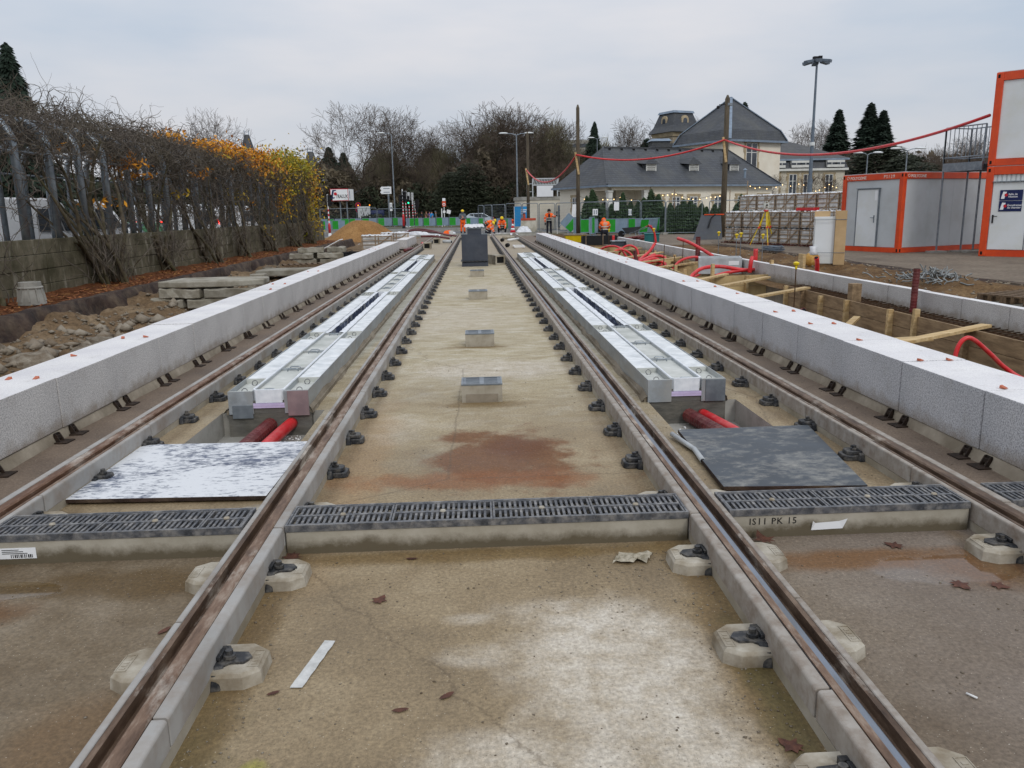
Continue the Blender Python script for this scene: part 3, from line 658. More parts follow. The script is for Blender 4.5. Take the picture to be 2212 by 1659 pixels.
for x0, x1, lb in [(-3.10,-2.64,'leftmost short piece of cast iron channel grating, beyond the outer rail of the left track'), (-2.41,-1.178,'slotted black drainage channel crossing the left track, sticker on its concrete side'),
                   (-.970,1.024,'slotted black drainage channel crossing between the two tracks'), (1.232,2.466,'slotted drainage channel crossing the right track, marked IS11 PK 15'),
                   (2.686,3.16,'short slotted channel grating between right outer rail and platform edge')]:
    root = thing('drainage_channel', lb, 'drain channel', (x0, YD, 0), group='drainage channels across the tracks')
    w = x1-x0; b = MB(); b.box(0,0,-.01,w,.05,.118); b.box(0,.21,-.01,w,.26,.118); b.box(0.0,.05,-.01,.03,.21,.118); b.box(w-.03,.05,-.01,w,.21,.118)
    o = part(root, 'concrete_body', b, m_drain, bv=.006)
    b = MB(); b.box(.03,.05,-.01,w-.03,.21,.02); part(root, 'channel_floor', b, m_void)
    b = MB(); b.box(0,-.006,.118,w,.008,.152); b.box(0,.252,.118,w,.266,.152); b.box(0,.008,.118,.01,.252,.152); b.box(w-.01,.008,.118,w,.252,.152)
    part(root, 'iron_rim', b, m_iron)
    x = .012
    while x < w-.02:
        ww = min(.5, w-.012-x)
        if ww < .46:
            sc = (ww/.5, .94, 1); 
        else: sc = (1, .94, 1)
        o = link('grate', me_gr if ww > .499 else grate_mesh(ww), root, (x, .009, .150+random.uniform(-.002,.0)), scale=(1,.94,1))
        link('grate_bolt', me_gb, root, (x+ww*.5, .131, .149)); x += ww+.004
    if 'IS11' in lb:
        M = Matrix.Translation((.10,-.0012,.070)) @ Matrix.Rotation(math.pi/2, 4, 'X')
        text_part(root, 'handwriting', 'IS11 PK 15', .048, m_pst, M, .0004, .0003, space=1.15)
        b = MB(); b.box(.42,-.02,.035,.60,-.004,.085); o = part(root, 'torn_sticker', MB().add([(.42,-.002,.03),(.58,-.004,.035),(.60,-.012,.09),(.56,-.004,.075),(.44,-.003,.068),(.42,-.018,.085)], [(0,1,2,3,4,5)]), m_signw)
    if 'sticker' in lb:
        b = MB(); b.box(-.0,-.003,.03,.24,-.001,.085); o = part(root, 'sticker', b, m_signw); 
        b = MB()
        for i in range(12): b.box(.12+i*.009,-.0045,.035,.12+i*.009+random.uniform(.002,.006),-.0031,.052)
        for i in range(3): b.box(.08,-.0045,.056+i*.009,.20-.02*i,-.0031,.059+i*.009)
        part(root, 'sticker_print', b, m_pst)
# ================================================================== CENTRE BOXES
for i, (y, lb) in enumerate([(6.80,'nearest concrete box with a slotted steel grating, in the middle between the tracks'), (9.75,'second concrete box with a glassy grated top between the tracks'),
                             (15.15,'third small concrete box between the tracks with a paler lid'), (20.55,'farthest low concrete box just in front of the dark cabinet')]):
    root = thing('drain_box', lb, 'drain box', (.02, y, 0), group='concrete boxes between the tracks')
    b = MB(); h = .165
    b.box(-.178,0,-.01,.178,.3,.05); b.box(-.178,.0,.05,.178,.02,h-.012) ; b.box(-.178,.28,.05,.178,.3,h-.012); b.box(-.178,.02,.05,-.158,.28,h-.012); b.box(.158,.02,.05,.178,.28,h-.012)
    part(root, 'body', b, m_conc, bv=.004)
    b = MB(); b.box(-.14,-.006,0,.14,-.001,.075); part(root, 'knockout_panel', b, m_mortar if i == 0 else m_conc)
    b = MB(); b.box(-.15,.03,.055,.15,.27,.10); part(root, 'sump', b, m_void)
    b = MB(); z0, z1 = h-.012, h
    b.box(-.18,-.004,z0,.18,.012,z1); b.box(-.18,.288,z0,.18,.304,z1); b.box(-.18,.012,z0,-.166,.288,z1); b.box(.166,.012,z0,.18,.288,z1); part(root, 'rim', b, m_galv)
    b = MB(); n = 7
    for k in range(n): yy = .035+k*.034; b.box(-.163,yy,z0-.004,.163,yy+.017,z1-.003)
    b.box(-.02,.0125,z0-.005,.02,.287,z1-.0015); b.box(-.165,.0125,z0-.006,-.140,.287,z1-.004); b.box(.140,.0125,z0-.006,.165,.287,z1-.004)
    part(root, 'grating', b, m_galv)
# ================================================================== DUCT BOX RUNS
def duct_run(sx, label):
    root = thing('duct_box_run', label, 'cable duct', (sx*1.777, 6.62, 0), group='zinc duct box runs in the tracks')
    Z = .195; W_ = .335; cw = .135                   # half widths: outer, centre tray
    L_ = 21.6
    b = MB(); b.box(-W_-.012,.012,-.2,W_+.012,.10,.0); b.box(-W_+.01,.01,.0,W_-.01,.3,.11); part(root, 'end_wall', b, m_wet)
    b = MB(); b.box(-W_-.03,.02,-.01,W_+.03,L_,.035); part(root, 'footing', b, m_mortar)
    nseg = 16; sl_ = (L_-.0)/nseg
    for sd in (-1, 1):
        x0, x1 = (W_-.205, W_) if sd > 0 else (-W_, -W_+.205)
        # side channels of folded zinc, section by section
        for i in range(nseg):
            b = MB(); y0, y1 = i*sl_+.004, (i+1)*sl_-.004; t = .006
            b.box(x0,y0,.036,x0+t,y1,Z); b.box(x1-t,y0,.036,x1,y1,Z); b.box(x0+t,y0,.12,x1-t,y1,.126)
            if i == 0: b.box(x0,-.004,.0,x1,.004,Z)
            part(root, 'side_channel', b, m_box)
        rings = [(0.02,.55),(2.85,3.40),(7.9,8.5),(13.0,13.6),(18.5,19.0)]
        for y0, y1 in rings:
            b = MB(); t = .008; b.box(x0+.007,y0,.150,x1-.007,y0+t,Z-.002); b.box(x0+.007,y1-t,.150,x1-.007,y1,Z-.002); b.box(x0+.007,y0,.127,x1-.007,y1,.150)
            o = part(root, 'ring_cover', b, m_lid)
            for yy in (y0+.1, y1-.1):
                r = MB(); pts = [(0, .0, .022+.022*math.sin(a)) if 0 else (.024*math.cos(a), 0, .024+.024*math.sin(a)) for a in [k*2*math.pi/10 for k in range(11)]]
                r.tube(pts, .004, 5); rr = link('lifting_ring', mesh('lifting_ring', r, m_iron), o, ((x0+x1)/2, yy, .150)); rr.rotation_euler.x = -.5
        prev = 0.02
        for y0, y1 in rings+[(L_,L_)]:
            if y0-prev > .1 and prev > .03:
                n = max(1, round((y0-prev)/2.4)); dd = (y0-prev)/n
                for k in range(n):
                    b = MB(); b.box(x0+.008,prev+k*dd+.004,.15,x1-.008,prev+(k+1)*dd-.004,Z-.010+.004*((k+1)%2)); part(root, 'limed_lid', b, m_chalk, bv=.004)
            prev = y1
        b = MB()                                      # slurry ridges along the foot of the boxes
        V = []; F = []; xx = x1 if sd > 0 else x0
        for i in range(110):
            y = i*L_/109; w1 = .03+.02*fbm(y*3, sd, 2); V += [(xx+sd*w1, y, .0), (xx+sd*w1*.5, y, .04+.012*fbm(y*4, 2, sd)), (xx+sd*.001, y, .06+.02*fbm(y*2.7, 2, sd))]
        for i in range(109):
            for j in range(2): a = i*3+j; q = (a, a+1, a+4, a+3); F.append(q if sd < 0 else q[::-1])
        part(root, 'slurry_ridge', mesh_np('slurry_ridge', V, F, m_mortar, True), None)
    # centre tray, wrapped in white film where it is closed
    closed = [(0.0, 3.25, [0.0,1.0,1.98,3.25]), (8.35, 13.75, [8.35,9.3,10.25,11.3,12.5,13.75]), (18.55, L_, [18.55,19.6,20.6,L_])]
    for y0, y1, cells in closed:
        b = MB(); t = .016; c = .04
        for sg in (-1, 1):
            b.box(sg*cw-(t if sg > 0 else 0), y0+c, .09, sg*cw+(0 if sg > 0 else t), y1, Z+.012)
        b.prism([(-cw,y0+c,.09),(-cw+c*.7,y0,.09),(cw-c*.7,y0,.09),(cw,y0+c,.09),(cw-t,y0+c,.09),(cw-c*.7-t*.4,y0+t,.09),(-cw+c*.7+t*.4,y0+t,.09),(-cw+t,y0+c,.09)], (0,0,Z+.012-.09))
        part(root, 'film_wrap', b, m_film, bv=.003)
        for a0, a1 in zip(cells[:-1], cells[1:]):
            o = part(root, 'tray_cell', MB().box(-cw+t+.001, a0+.03, .10, cw-t-.001, a1-.006, Z-.020), m_lid)
            b = MB(); b.box(-cw+t,a1-.012,Z-.0205,cw-t,a1,Z+.004); b.box(-cw+t,a0+.022,Z-.0205,-cw+t+.006,a1-.012,Z+.003); b.box(cw-t-.006,a0+.022,Z-.0205,cw-t,a1-.012,Z+.003); link('cell_rim', mesh('cell_rim', b, m_box), o)
            for yy in (a0+.055, a1-.055):
                r = MB(); r.tube([(-.05,0,0),(-.046,0,.02),(-.035,0,.026),(.035,0,.026),(.046,0,.02),(.05,0,0)], .0055, 6); link('handle', mesh('handle', r, m_galv), o, (0, yy, Z-.02))
    b = MB(); b.box(-.13,-.004,.048,.13,.03,.066); b.box(-.13,-.006,.067,.13,.03,.088); part(root, 'foam_strip', b, m_foam)
    for y0, y1 in [(3.25,8.35),(13.75,18.55)]:        # open slots lined with blue black plastic
        b = MB()
        for sg in (-1, 1):
            V = []; xa, xb = (cw-.075, cw) if sg > 0 else (-cw, -cw+.075)
            b.box(xa, y0, .12, xb, y1, Z-.002)
        part(root, 'slot_cheek', b, m_box)
        V = []; F = []; k = 60
        for i in range(k+1):
            y = y0+(y1-y0)*i/k
            for x, z in ((-.062,Z+.004),(-.058,.17),(-.055,.06),(.055,.06),(.058,.17),(.062,Z+.004)):
                V.append((x+.006*fbm(y*5, x*30, 1), y, z+(.006*fbm(y*6, x*20, 4) if z > .1 else 0)))
        for i in range(k):
            for j in range(5): a = i*6+j; F.append((a, a+6, a+7, a+1))
        part(root, 'slot_lining', mesh_np('slot_lining', V, F, m_dk, True), None)
        V = []; F = []                                 # crumpled clear film folded over the cheeks
        k = 90
        for i in range(k+1):
            y = y0+(y1-y0)*i/k
            for sg in (-1, 1):
                for q in range(4):
                    x = sg*(.058+q*.026); V.append((x, y+.01*math.sin(i*2.1+q), Z+.004+.010*abs(fbm(y*9, q*1.7+sg, 6))+(0 if q < 3 else -.02)))
        for i in range(k):
            for sgi in (0, 4):
                for j in range(3): a = i*8+sgi+j; F.append((a, a+8, a+9, a+1))
        part(root, 'loose_film', mesh_np('loose_film', V, F, m_film, False), None)
    if sx < 0:                                         # end plates: grey and reddish sheet on the left run
        b = MB(); b.box(-W_+.03,-.012,-.035,-W_+.20,-.005,.075); part(root, 'end_plate', b, m_galv)
        b = MB(); b.box(W_-.175,-.016,-.02,W_,-.005,.192); o = part(root, 'end_plate', b, mat('reddish_sheet', (150,128,128), (128,110,112), 6, .45)); o['label'] = 'reddish end plate'
    else:
        b = MB(); b.box(W_-.17,-.014,.0,W_,-.005,.19); part(root, 'end_plate', b, m_galv)
    return root
duct_run(-1, 'zinc duct boxes in the left track with lilac foam and reddish end plate')
duct_run(1, 'long run of zinc duct boxes in the right track with a grey end plate')
# ================================================================== COVER BOARDS, PIPES, LITTER
def board(pts, z, t, m, label, cat='board'):
    b = MB(); b.prism([(x, y, z) for x, y in pts], (0,0,t)); b.m = [0,0]+[1]*(len(b.f)-2); return single('cover_board', b, [m, m_asphd], label, cat, 'boards covering the pits', bv=.004)
board([(-2.47,4.52),(-1.26,4.47),(-1.24,5.60),(-2.36,5.64),(-2.47,5.57)], .012, .026, m_plateL, 'white limed board lying in the left track between the rails')
o = board([(1.405,4.36),(2.235,4.30),(2.43,5.62),(1.447,5.60)], .012, .028, m_plateR, 'dark slate grey board lying over the pit in the right track')
def pipe(name, pts, r, m, label, cat='pipe', n=10, group=None, hollow=True, ribs=False):
    b = MB(); pts = [Vector(p) for p in pts]
    if ribs:
        q = []; rr = []; 
        for a, c in zip(pts[:-1], pts[1:]):
            k = max(2, int((c-a).length/.022))
            for i in range(k): q.append(a.lerp(c, i/k)); rr.append(r*(1 if len(q) % 2 else .93))
        q.append(pts[-1]); rr.append(r); b.tube(q, rr, n)
    else: b.tube(pts, r, n, caps=True)
    if hollow:
        d = (pts[-1]-pts[-2]).normalized(); b.tube([pts[-1]-d*.0, pts[-1]+d*.003], r*.82, n, 1)
    return single(name, b, [m, m_void], label, cat, group, smooth=not ribs)
def curve(pts, k=8):
    P_ = [Vector(p) for p in pts]; out_ = []
    for i in range(len(P_)-1):
        p0, p1, p2, p3 = P_[max(i-1,0)], P_[i], P_[i+1], P_[min(i+2,len(P_)-1)]
        for j in range(k):
            t = j/k; out_.append(.5*((2*p1)+(p2-p0)*t+(2*p0-5*p1+4*p2-p3)*t*t+(3*p1-p0-3*p2+p3)*t**3))
    out_.append(P_[-1]); return out_
pipe('corrugated_pipe', [(-1.78,6.62,-.10),(-1.85,5.9,-.13),(-1.95,5.2,-.14)], .062, m_redd, 'limed dark red corrugated pipe in the left pit', ribs=True, n=12, group='pipes in the pits')
pipe('conduit_pipe', curve([(-1.60,6.64,-.09),(-1.66,6.1,-.11),(-1.72,5.2,-.14)]), .05, m_red, 'bright red smooth pipe in the left pit beside the corrugated one', group='pipes in the pits')
pipe('corrugated_pipe', [(1.80,6.60,-.12),(1.93,5.9,-.13),(2.06,5.1,-.14)], .062, m_redd, 'thick dark red corrugated pipe in the right pit', ribs=True, n=12, group='pipes in the pits')
pipe('conduit_pipe', curve([(1.92,6.62,-.11),(2.03,6.1,-.12),(2.2,5.3,-.14)]), .042, m_red, 'thin bright red pipe in the right pit', group='pipes in the pits')
pipe('pvc_offcut', [(1.385,5.52,.03),(1.44,5.15,.03),(1.445,5.14,.03),(1.43,4.88,.03)], .018, m_pvc, 'bent grey white pipe offcut beside the dark board')
# crumbs of foam and mortar in the pits, gravel on the slab
def scatter(name, boxes, m, rmin, rmax, label, cat, zf=lambda x, y: 0):
    V = []; F = []
    base = np.array([(1,0,0),(-1,0,0),(0,1,0),(0,-1,0),(0,0,1),(0,0,-1)], float); fc = [(0,2,4),(2,1,4),(1,3,4),(3,0,4),(2,0,5),(1,2,5),(3,1,5),(0,3,5)]
    for x0, x1, y0, y1, z, n in boxes:
        for _ in range(n):
            r = rmin*(rmax/rmin)**random.random(); c = np.array((random.uniform(x0,x1), random.uniform(y0,y1), 0)); c[2] = z+zf(c[0], c[1])+r*.25
            p = base*(r*np.array((random.uniform(.7,1.3), random.uniform(.7,1.3), random.uniform(.4,.8)))); a = random.uniform(0,6.3)
            R = np.array(((math.cos(a),-math.sin(a),0),(math.sin(a),math.cos(a),0),(0,0,1))); p = p@R.T+c+RNG.uniform(-.15,.15,(6,3))*r
            k = len(V); V += [tuple(q) for q in p]; F += [tuple(i+k for i in f) for f in fc]
    o = link(name, mesh_np(name, V, F, m)); o['kind'] = 'stuff'; tag(o, label, cat); return o
scatter('foam_crumbs', [(-1.85,-1.35,5.65,6.6,-.198,260),(1.5,2.15,5.7,6.5,-.198,70)], m_white, .006, .018, 'white crumbs lying on the floor of the two pits', 'crumbs')
scatter('slab_grit', [(-.9,.95,1.7,3.68,0,260),(.2,.9,3.0,3.6,0,160),(-.95,.9,4.1,9,0,200),(-2.3,-1.25,2,3.6,0,120),(1.3,2.4,2,3.6,0,160),(.8,1.0,1.9,3.6,0,260),(-.95,-.8,1.8,3.6,0,160),(1.25,1.45,4.1,7.5,0,120),(2.2,2.45,4.1,8,0,90),(-3.1,-2.65,4,14,0,220),(2.75,3.15,4,14,0,260),(-.9,.9,9,24,0,160)], m_rock, .0015, .007, 'small grit and pebbles strewn over the concrete slab', 'grit')
LEAF = [(0,-.5),(.06,-.3),(.28,-.34),(.22,-.1),(.48,.02),(.2,.12),(.16,.34),(0,.5),(-.15,.33),(-.22,.12),(-.46,0),(-.22,-.12),(-.26,-.35),(-.05,-.3)]
OVAL = [(0,-.5),(.14,-.3),(.2,0),(.13,.3),(0,.5),(-.13,.3),(-.2,0),(-.14,-.3)]
def dead_leaf(x, y, s_, shape, label, z=0, m=None, curl=.25):
    b = MB(); n = len(shape); b.v = [(px*s_, py*s_, .004+curl*s_*(px*px+py*py)*(1 if i % 2 else .4)) for i, (px, py) in enumerate(shape)]+[(0,0,.004)]
    b.f = [(i, (i+1) % n, n) for i in range(n)]; b.m = [0]*n
    o = link('dead_leaf', mesh('dead_leaf', b, m or m_lfb), loc=(x, y, z), rz=random.uniform(0,6.3)); tag(o, label, 'leaf', 'fallen leaves on the slab'); return o
dead_leaf(-.457, 3.19, .085, LEAF, 'purple brown lobed leaf left of the white patch, between the tracks')
dead_leaf(-.296, 2.40, .06, OVAL, 'dark oval leaf just right of the tape strip')
dead_leaf(-.143, 2.47, .065, OVAL, 'reddish oval leaf farther right of the tape strip')
dead_leaf(.93, 2.13, .09, LEAF, 'curled dark leaf against the nearest concrete pad of the right track')
dead_leaf(2.07, 3.12, .105, LEAF, 'large lobed leaf in the puddle of the right track'); dead_leaf(2.23, 3.10, .09, LEAF, 'purple lobed leaf at the puddle edge, rightmost')
dead_leaf(1.38, 3.62, .13, LEAF, 'reddish maple leaf leaning on the IS11 drain side', .02, curl=.9); dead_leaf(-.93, 3.63, .12, LEAF, 'maroon leaf curled at the drain corner beside the left inner rail', .01, curl=.9)
dead_leaf(2.0, 3.55, .10, LEAF, 'wet brown leaf at the foot of the right drain'); dead_leaf(-.75, 2.53, .05, OVAL, 'small brown leaf under the lower end of the tape strip')
dead_leaf(-.35, 3.6, .06, OVAL, 'thin leaf at the drain foot between the tracks'); dead_leaf(-1.3, 3.0, .07, OVAL, 'thin brown leaf beside the left inner rail on the left track')
b = MB(); V = []
pts = [(-.700,2.560),(-.655,2.553),(-.590,2.862),(-.633,2.874)]
n = 8
for i in range(n+1):
    t = i/n; a = Vector((*pts[0],0)).lerp(Vector((*pts[3],0)), t); c = Vector((*pts[1],0)).lerp(Vector((*pts[2],0)), t)
    j = .003*math.sin(i*3.1); b.v += [(a.x+j, a.y, .003+.002*(i % 2)), (c.x+j, c.y, .004+.002*((i+1) % 2))]
b.f = [(2*i, 2*i+1, 2*i+3, 2*i+2) for i in range(n)]; b.m = [0]*n
single('tape_strip', b, mat('silver_tape', (206,206,202), (176,176,172), 20, .35, .1, .5, 40, bd=.002), 'silvery strip of tape stuck on the concrete between the tracks', 'tape strip')
b = MB(); V = []
for i in range(9):
    for j in range(7): b.v.append((.60+i*.020+j*.008, 3.46+j*.016+.012*math.sin(i*1.3), .006+.018*abs(math.sin(i*1.9+j*1.3)*math.cos(j*2.2-i))))
b.f = [(j*1+i*7, j+1+i*7, j+1+(i+1)*7, j+(i+1)*7) for i in range(8) for j in range(6)]; b.m = [0]*len(b.f)
single('plastic_bag', b, mat('dirty_film', (176,168,150), (128,120,100), 30, .5, bump=.3), 'crumpled dirty plastic bag by the right clip pad at the drain', 'plastic bag')
pipe('cigarette_end', [(1.62,2.35,.006),(1.64,2.32,.006)], .004, m_white, 'white cigarette end beside the nearest right pad', 'litter', 6, hollow=False)
# ================================================================== LEFT SIDE: cut edge, wall, pergola, vines
V = []; F = []; n = 150
for i in range(n+1):
    y = 3+i*(40)/n; w1 = .03*fbm(y*1.5, 0, 1); w2 = .05*fbm(y*2.3, 3, 4)
    V += [(-6.50+w1-.14, y, .345+.01*fbm(y*3, 1, 1)), (-6.47+w1, y, .34+.012*fbm(y*3, 1, 1)), (-6.43+w2, y, .20), (-6.36+w2*1.4, y, -.02+.05*fbm(y*3,2,2)), (-6.2, y, -.3)]
for i in range(n):
    for j in range(4): a = i*5+j; F.append((a, a+1, a+6, a+5))
o = link('cut_asphalt_edge', mesh_np('cut_asphalt_edge', V, F, m_asphd, True)); o['kind'] = 'structure'
XW = -8.0
wall = thing('retaining_wall', 'low mossy concrete wall of cast panels below the pergola', 'wall', (XW, 6, .2))
me_ = {}
y = 6.0; k = 0
while y < 42.5:
    L_ = [2.4, 2.0, 2.6][k % 3]; z0 = 0.0
    for r in range(4):
        h = .272; b = MB(); g = .006; pr = .0 if r % 2 else .010
        b.box(-.2+0, g, z0+g/2, pr, L_-g, z0+h-g/2)
        o = part(wall, 'wall_panel', b, m_wall); o.location = (random.uniform(-.006,.006), y-6, 0)
        if y < 26: bevel(o, .008, 1)
        z0 += h
    y += L_; k += 1
b = MB(); b.box(-.19, 0, 0, -.012, 36.4, 1.06); part(wall, 'wall_core', b, m_gap)
b = MB(); b.box(-8.6, 6, -.1, -8.2, 43, 1.16); single('back_wall_kerb', b, m_concg, 'dark concrete upstand behind the pergola feet', 'upstand')
# pergola of galvanised hoops
perg = thing('tube_pergola', 'grey steel tube pergola bending over behind the mossy wall', 'pergola', (XW-.1, 8, 1.28))
b = MB(); pts = [(0,0,0),(-.0,0,1.65)]+[(-.55+.55*math.cos(a), 0, 1.65+.55*math.sin(a)) for a in [math.pi/2*t/6 for t in range(1,7)]]+[(-2.9,0,2.22)]+[(-3.1-.5*math.sin(a)*1.0, 0, 1.65+.57*math.cos(a)) for a in [math.pi/2*t/5 for t in range(0,6)]]+[(-3.6,0,-.9)]
b.tube(pts, .072, 10); me_h = mesh('hoop', b, m_galv, True)
for i in range(29):
    link('hoop', me_h, perg, (0, -1.1+1.16*i, 0))
for x, z in ((0.0,1.55),(-.55,2.25),(-1.8,2.27),(-3.1,2.26),(-3.62,1.5)):
    b = MB(); b.tube([(x,-2.5,z),(x,34,z)], .028, 6); part(perg, 'purlin', b, m_galv)
def ribbons(paths, radii, n=3):
    """many thin tubes in one array; paths: list of (k,3) arrays, radii: list of (k,)"""
    V = []; F = []; off = 0
    for P_, r in zip(paths, radii):
        k = len(P_); d = np.gradient(P_, axis=0); d /= (np.linalg.norm(d, axis=1, keepdims=True)+1e-9)
        a = np.cross(d, np.array((.31,.17,.93))); a /= (np.linalg.norm(a, axis=1, keepdims=True)+1e-9); c = np.cross(d, a)
        ring = [P_+(a*math.cos(2*math.pi*j/n)+c*math.sin(2*math.pi*j/n))*r[:,None] for j in range(n)]
        V.append(np.stack(ring, 1).reshape(-1, 3))
        i = np.arange(k-1)[:,None]*n; j = np.arange(n)[None,:]; jn = (j+1) % n
        q = np.stack([i+j, i+jn, i+n+jn, i+n+j], -1).reshape(-1, 4)+off; F.append(q); off += k*n
    return np.concatenate(V), np.concatenate(F)
def walk(p, d, steps, step, wob, pull=None, drop=0):
    P_ = [p.copy()]; d = d/np.linalg.norm(d)
    for _ in range(steps):
        d = d+RNG.normal(0, wob, 3); 
        if pull is not None: d = d+pull(P_[-1])
        d[2] -= drop; d /= np.linalg.norm(d); P_.append(P_[-1]+d*step)
    return np.array(P_)
def leaf_cards(C, size, m, name, parent=None, droop=.3):
    n = len(C); a = RNG.normal(0, 1, (n,3)); a /= np.linalg.norm(a, axis=1, keepdims=True); b = np.cross(a, RNG.normal(0, 1, (n,3))); b /= np.linalg.norm(b, axis=1, keepdims=True)
    s_ = size*RNG.uniform(.6, 1.3, (n,1)); nrm = np.cross(a, b)
    V = np.stack([C-a*s_, C-b*s_*.45+nrm*s_*.12, C+a*s_, C+b*s_*.45+nrm*s_*.12], 1).reshape(-1, 3)
    F = np.arange(n*4).reshape(n, 4); return link(name, mesh_np(name, V, F, m), parent)
def roof_z(x):                                         # outline of the hoops, where the vine rides
    u = XW-.1-x
    if u < .0: return 3.0
    if u < .55: return 1.28+1.65+.55*math.sin(math.acos(max(-1, min(1, 1-u/.55))))
    return 3.68
stems = [(9.5,'vine with few branches at the left picture edge, twisting up the wall beside the pot'), (13.3,'bare vine climbing the wall just right of the grey pot'), (17.3,'thickest vine, many leaning trunks rising from the bark bed in front of the wall'),
         (21.0,'vine with slanting twin stems, second thick vine from the left'), (24.2,'tangled vine with an orange leaf bunch in the middle of the pergola'), (27.4,'vine stems with hanging yellow leaves left of the green end'),
         (31.0,'vine clump below the orange leaves near the far end'), (35.0,'vine with yellow green leaves before the end of the wall'), (38.5,'last vine, greenest, at the far end of the pergola')]
for k, (ys, lb) in enumerate(stems):
    root = thing('climbing_vine', lb, 'vine', (-7.8, ys, .28), group='vines over the pergola')
    y0, y1 = (ys-2.2, ys+2.2) if k else (5.0, 11.6)
    S = []; Rr = []
    ns_ = {0:3, 1:5, 2:12}.get(k, 7)
    for i in range(ns_):
        p = np.array((RNG.uniform(-.2,.35) if k != 2 else RNG.uniform(-.2,.5), RNG.uniform(-.25,.25), -.02))
        tgt = np.array((-.35, RNG.uniform(-1.7,1.7)*(1.0 if k == 2 else .7), 1.3)); d = tgt-p
        P_ = walk(p, d, 24, .13, .10, lambda q: np.array((-.10*(q[0]+.3) if q[2] > .8 else 0, 0, .05)))
        P_[:,0] = np.where((P_[:,2] < .9) & (P_[:,0] < -.17), -.15, P_[:,0])
        S.append(P_); r0 = RNG.uniform(.028,.06) if k else .02; Rr.append(np.linspace(r0, r0*.4, len(P_)))
    if S: link('stem', mesh_np('stem', *ribbons(S, Rr, 6), m_bark, True), root)
    B_ = []; Br = []
    dens = 1.0
    # low whippy shoots before the wall
    for i in range(70 if k == 2 else (14 if k < 2 else 42)):
        p = np.array((RNG.uniform(-.1,.35), RNG.uniform(-.8,.8), RNG.uniform(0,.6))); P_ = walk(p, np.array((RNG.uniform(-.3,.3), RNG.uniform(-1,1), 1.2)), 12, RNG.uniform(.06,.14), .25)
        P_[:,0] = np.maximum(P_[:,0], np.where(P_[:,2] < .95, -.17, -9)); B_.append(P_); Br.append(np.linspace(.010,.003,len(P_)))
    # the curtain on the front legs
    nc = int(460*(y1-y0)/4.4*(1.15 if k >= 3 else .38))
    for i in range(nc):
        z = 1.1+2.2*RNG.random()**.75
        if k < 3 and z < 2.3 and RNG.random() < .5: z += .9
        p = np.array((RNG.normal(-.28,.16), RNG.uniform(y0-ys, y1-ys), z)); d = RNG.normal(0, 1, 3)*np.array((.25,1,.8))
        P_ = walk(p, d, int(RNG.integers(7,15)), RNG.uniform(.07,.13), .42, lambda q: np.array((-.5*(q[0]+.28), 0, -.05))); B_.append(P_); r0 = RNG.uniform(.004,.013); Br.append(np.linspace(r0, r0*.4, len(P_)))
    # the matted roof
    nr = int(640*(y1-y0)/4.4)
    for i in range(nr):
        x = -8.0-3.3*RNG.random()**1.5; zz = roof_z(x)+RNG.normal(.02,.20); p = np.array((x+7.8, RNG.uniform(y0-ys, y1-ys), zz-.28)); d = RNG.normal(0, 1, 3)*np.array((.9,1,.28))
        P_ = walk(p, d, int(RNG.integers(8,16)), RNG.uniform(.07,.14), .40, lambda q: np.array((0, 0, -.6*(q[2]+.28-roof_z(q[0]-7.8)-.06)))); B_.append(P_); r0 = RNG.uniform(.004,.014); Br.append(np.linspace(r0, r0*.4, len(P_)))
    # shoots standing up against the sky
    for i in range(int((46 if k < 6 else 18)*(y1-y0)/4.4)):
        x = -8.0-2.2*RNG.random(); p = np.array((x+7.8, RNG.uniform(y0-ys, y1-ys), roof_z(x)-.2)); big = RNG.random() < .10
        P_ = walk(p, np.array((RNG.normal(0,.5), RNG.normal(0,.6), 1.3)), int(RNG.integers(12,18)) if big else int(RNG.integers(5,11)), .085, .18, None, .03 if big else .0); B_.append(P_); Br.append(np.linspace(.007,.0022,len(P_)))
    # strands hanging from the roof
    for i in range(int((50 if k > 2 else 25)*(y1-y0)/4.4)):
        x = -8.3-2.2*RNG.random(); p = np.array((x+7.8, RNG.uniform(y0-ys, y1-ys), 3.3-.28)); P_ = walk(p, np.array((0,0,-1.)), 14, .1, .22); B_.append(P_); Br.append(np.linspace(.007,.003,len(P_)))
    o = link('branches', mesh_np('branches', *ribbons(B_, Br, 3), m_twig), root); o['kind'] = 'stuff'
    # leaves left on the vine
    def clump(cy, cz, n, sy, sz, cx=-8.15, sx=.22):
        n = int(n*1.9); sy *= 1.12; c = np.stack([RNG.normal(cx+7.8, sx*1.2, n), RNG.normal(cy-ys, sy, n), RNG.normal(cz-.28, sz, n)], 1); return c
    orange = {0:[(9.6,2.3,90,.12,.25),(8.2,3.0,60,.2,.1)], 1:[(13.4,3.9,60,.16,.10),(11.9,3.4,40,.1,.08)], 2:[(17.3,3.1,6,.1,.05)], 3:[(19.6,2.9,110,.16,.09),(20.0,2.62,36,.07,.06),(18.4,2.0,26,.06,.06)], 4:[(24,2.85,60,.22,.1),(22.6,3.8,60,.3,.07)],
              5:[(26.0,3.75,260,.8,.10),(28.2,3.7,330,.6,.16),(27.4,3.9,110,.9,.08)], 6:[(30.5,3.45,620,1.0,.22),(31.5,3.8,330,1.0,.16),(29.6,2.0,20,.2,.1)], 7:[(33.5,3.5,330,.8,.25),(34,2.3,190,.35,.35)], 8:[(40.5,3.0,380,.5,.45)]}
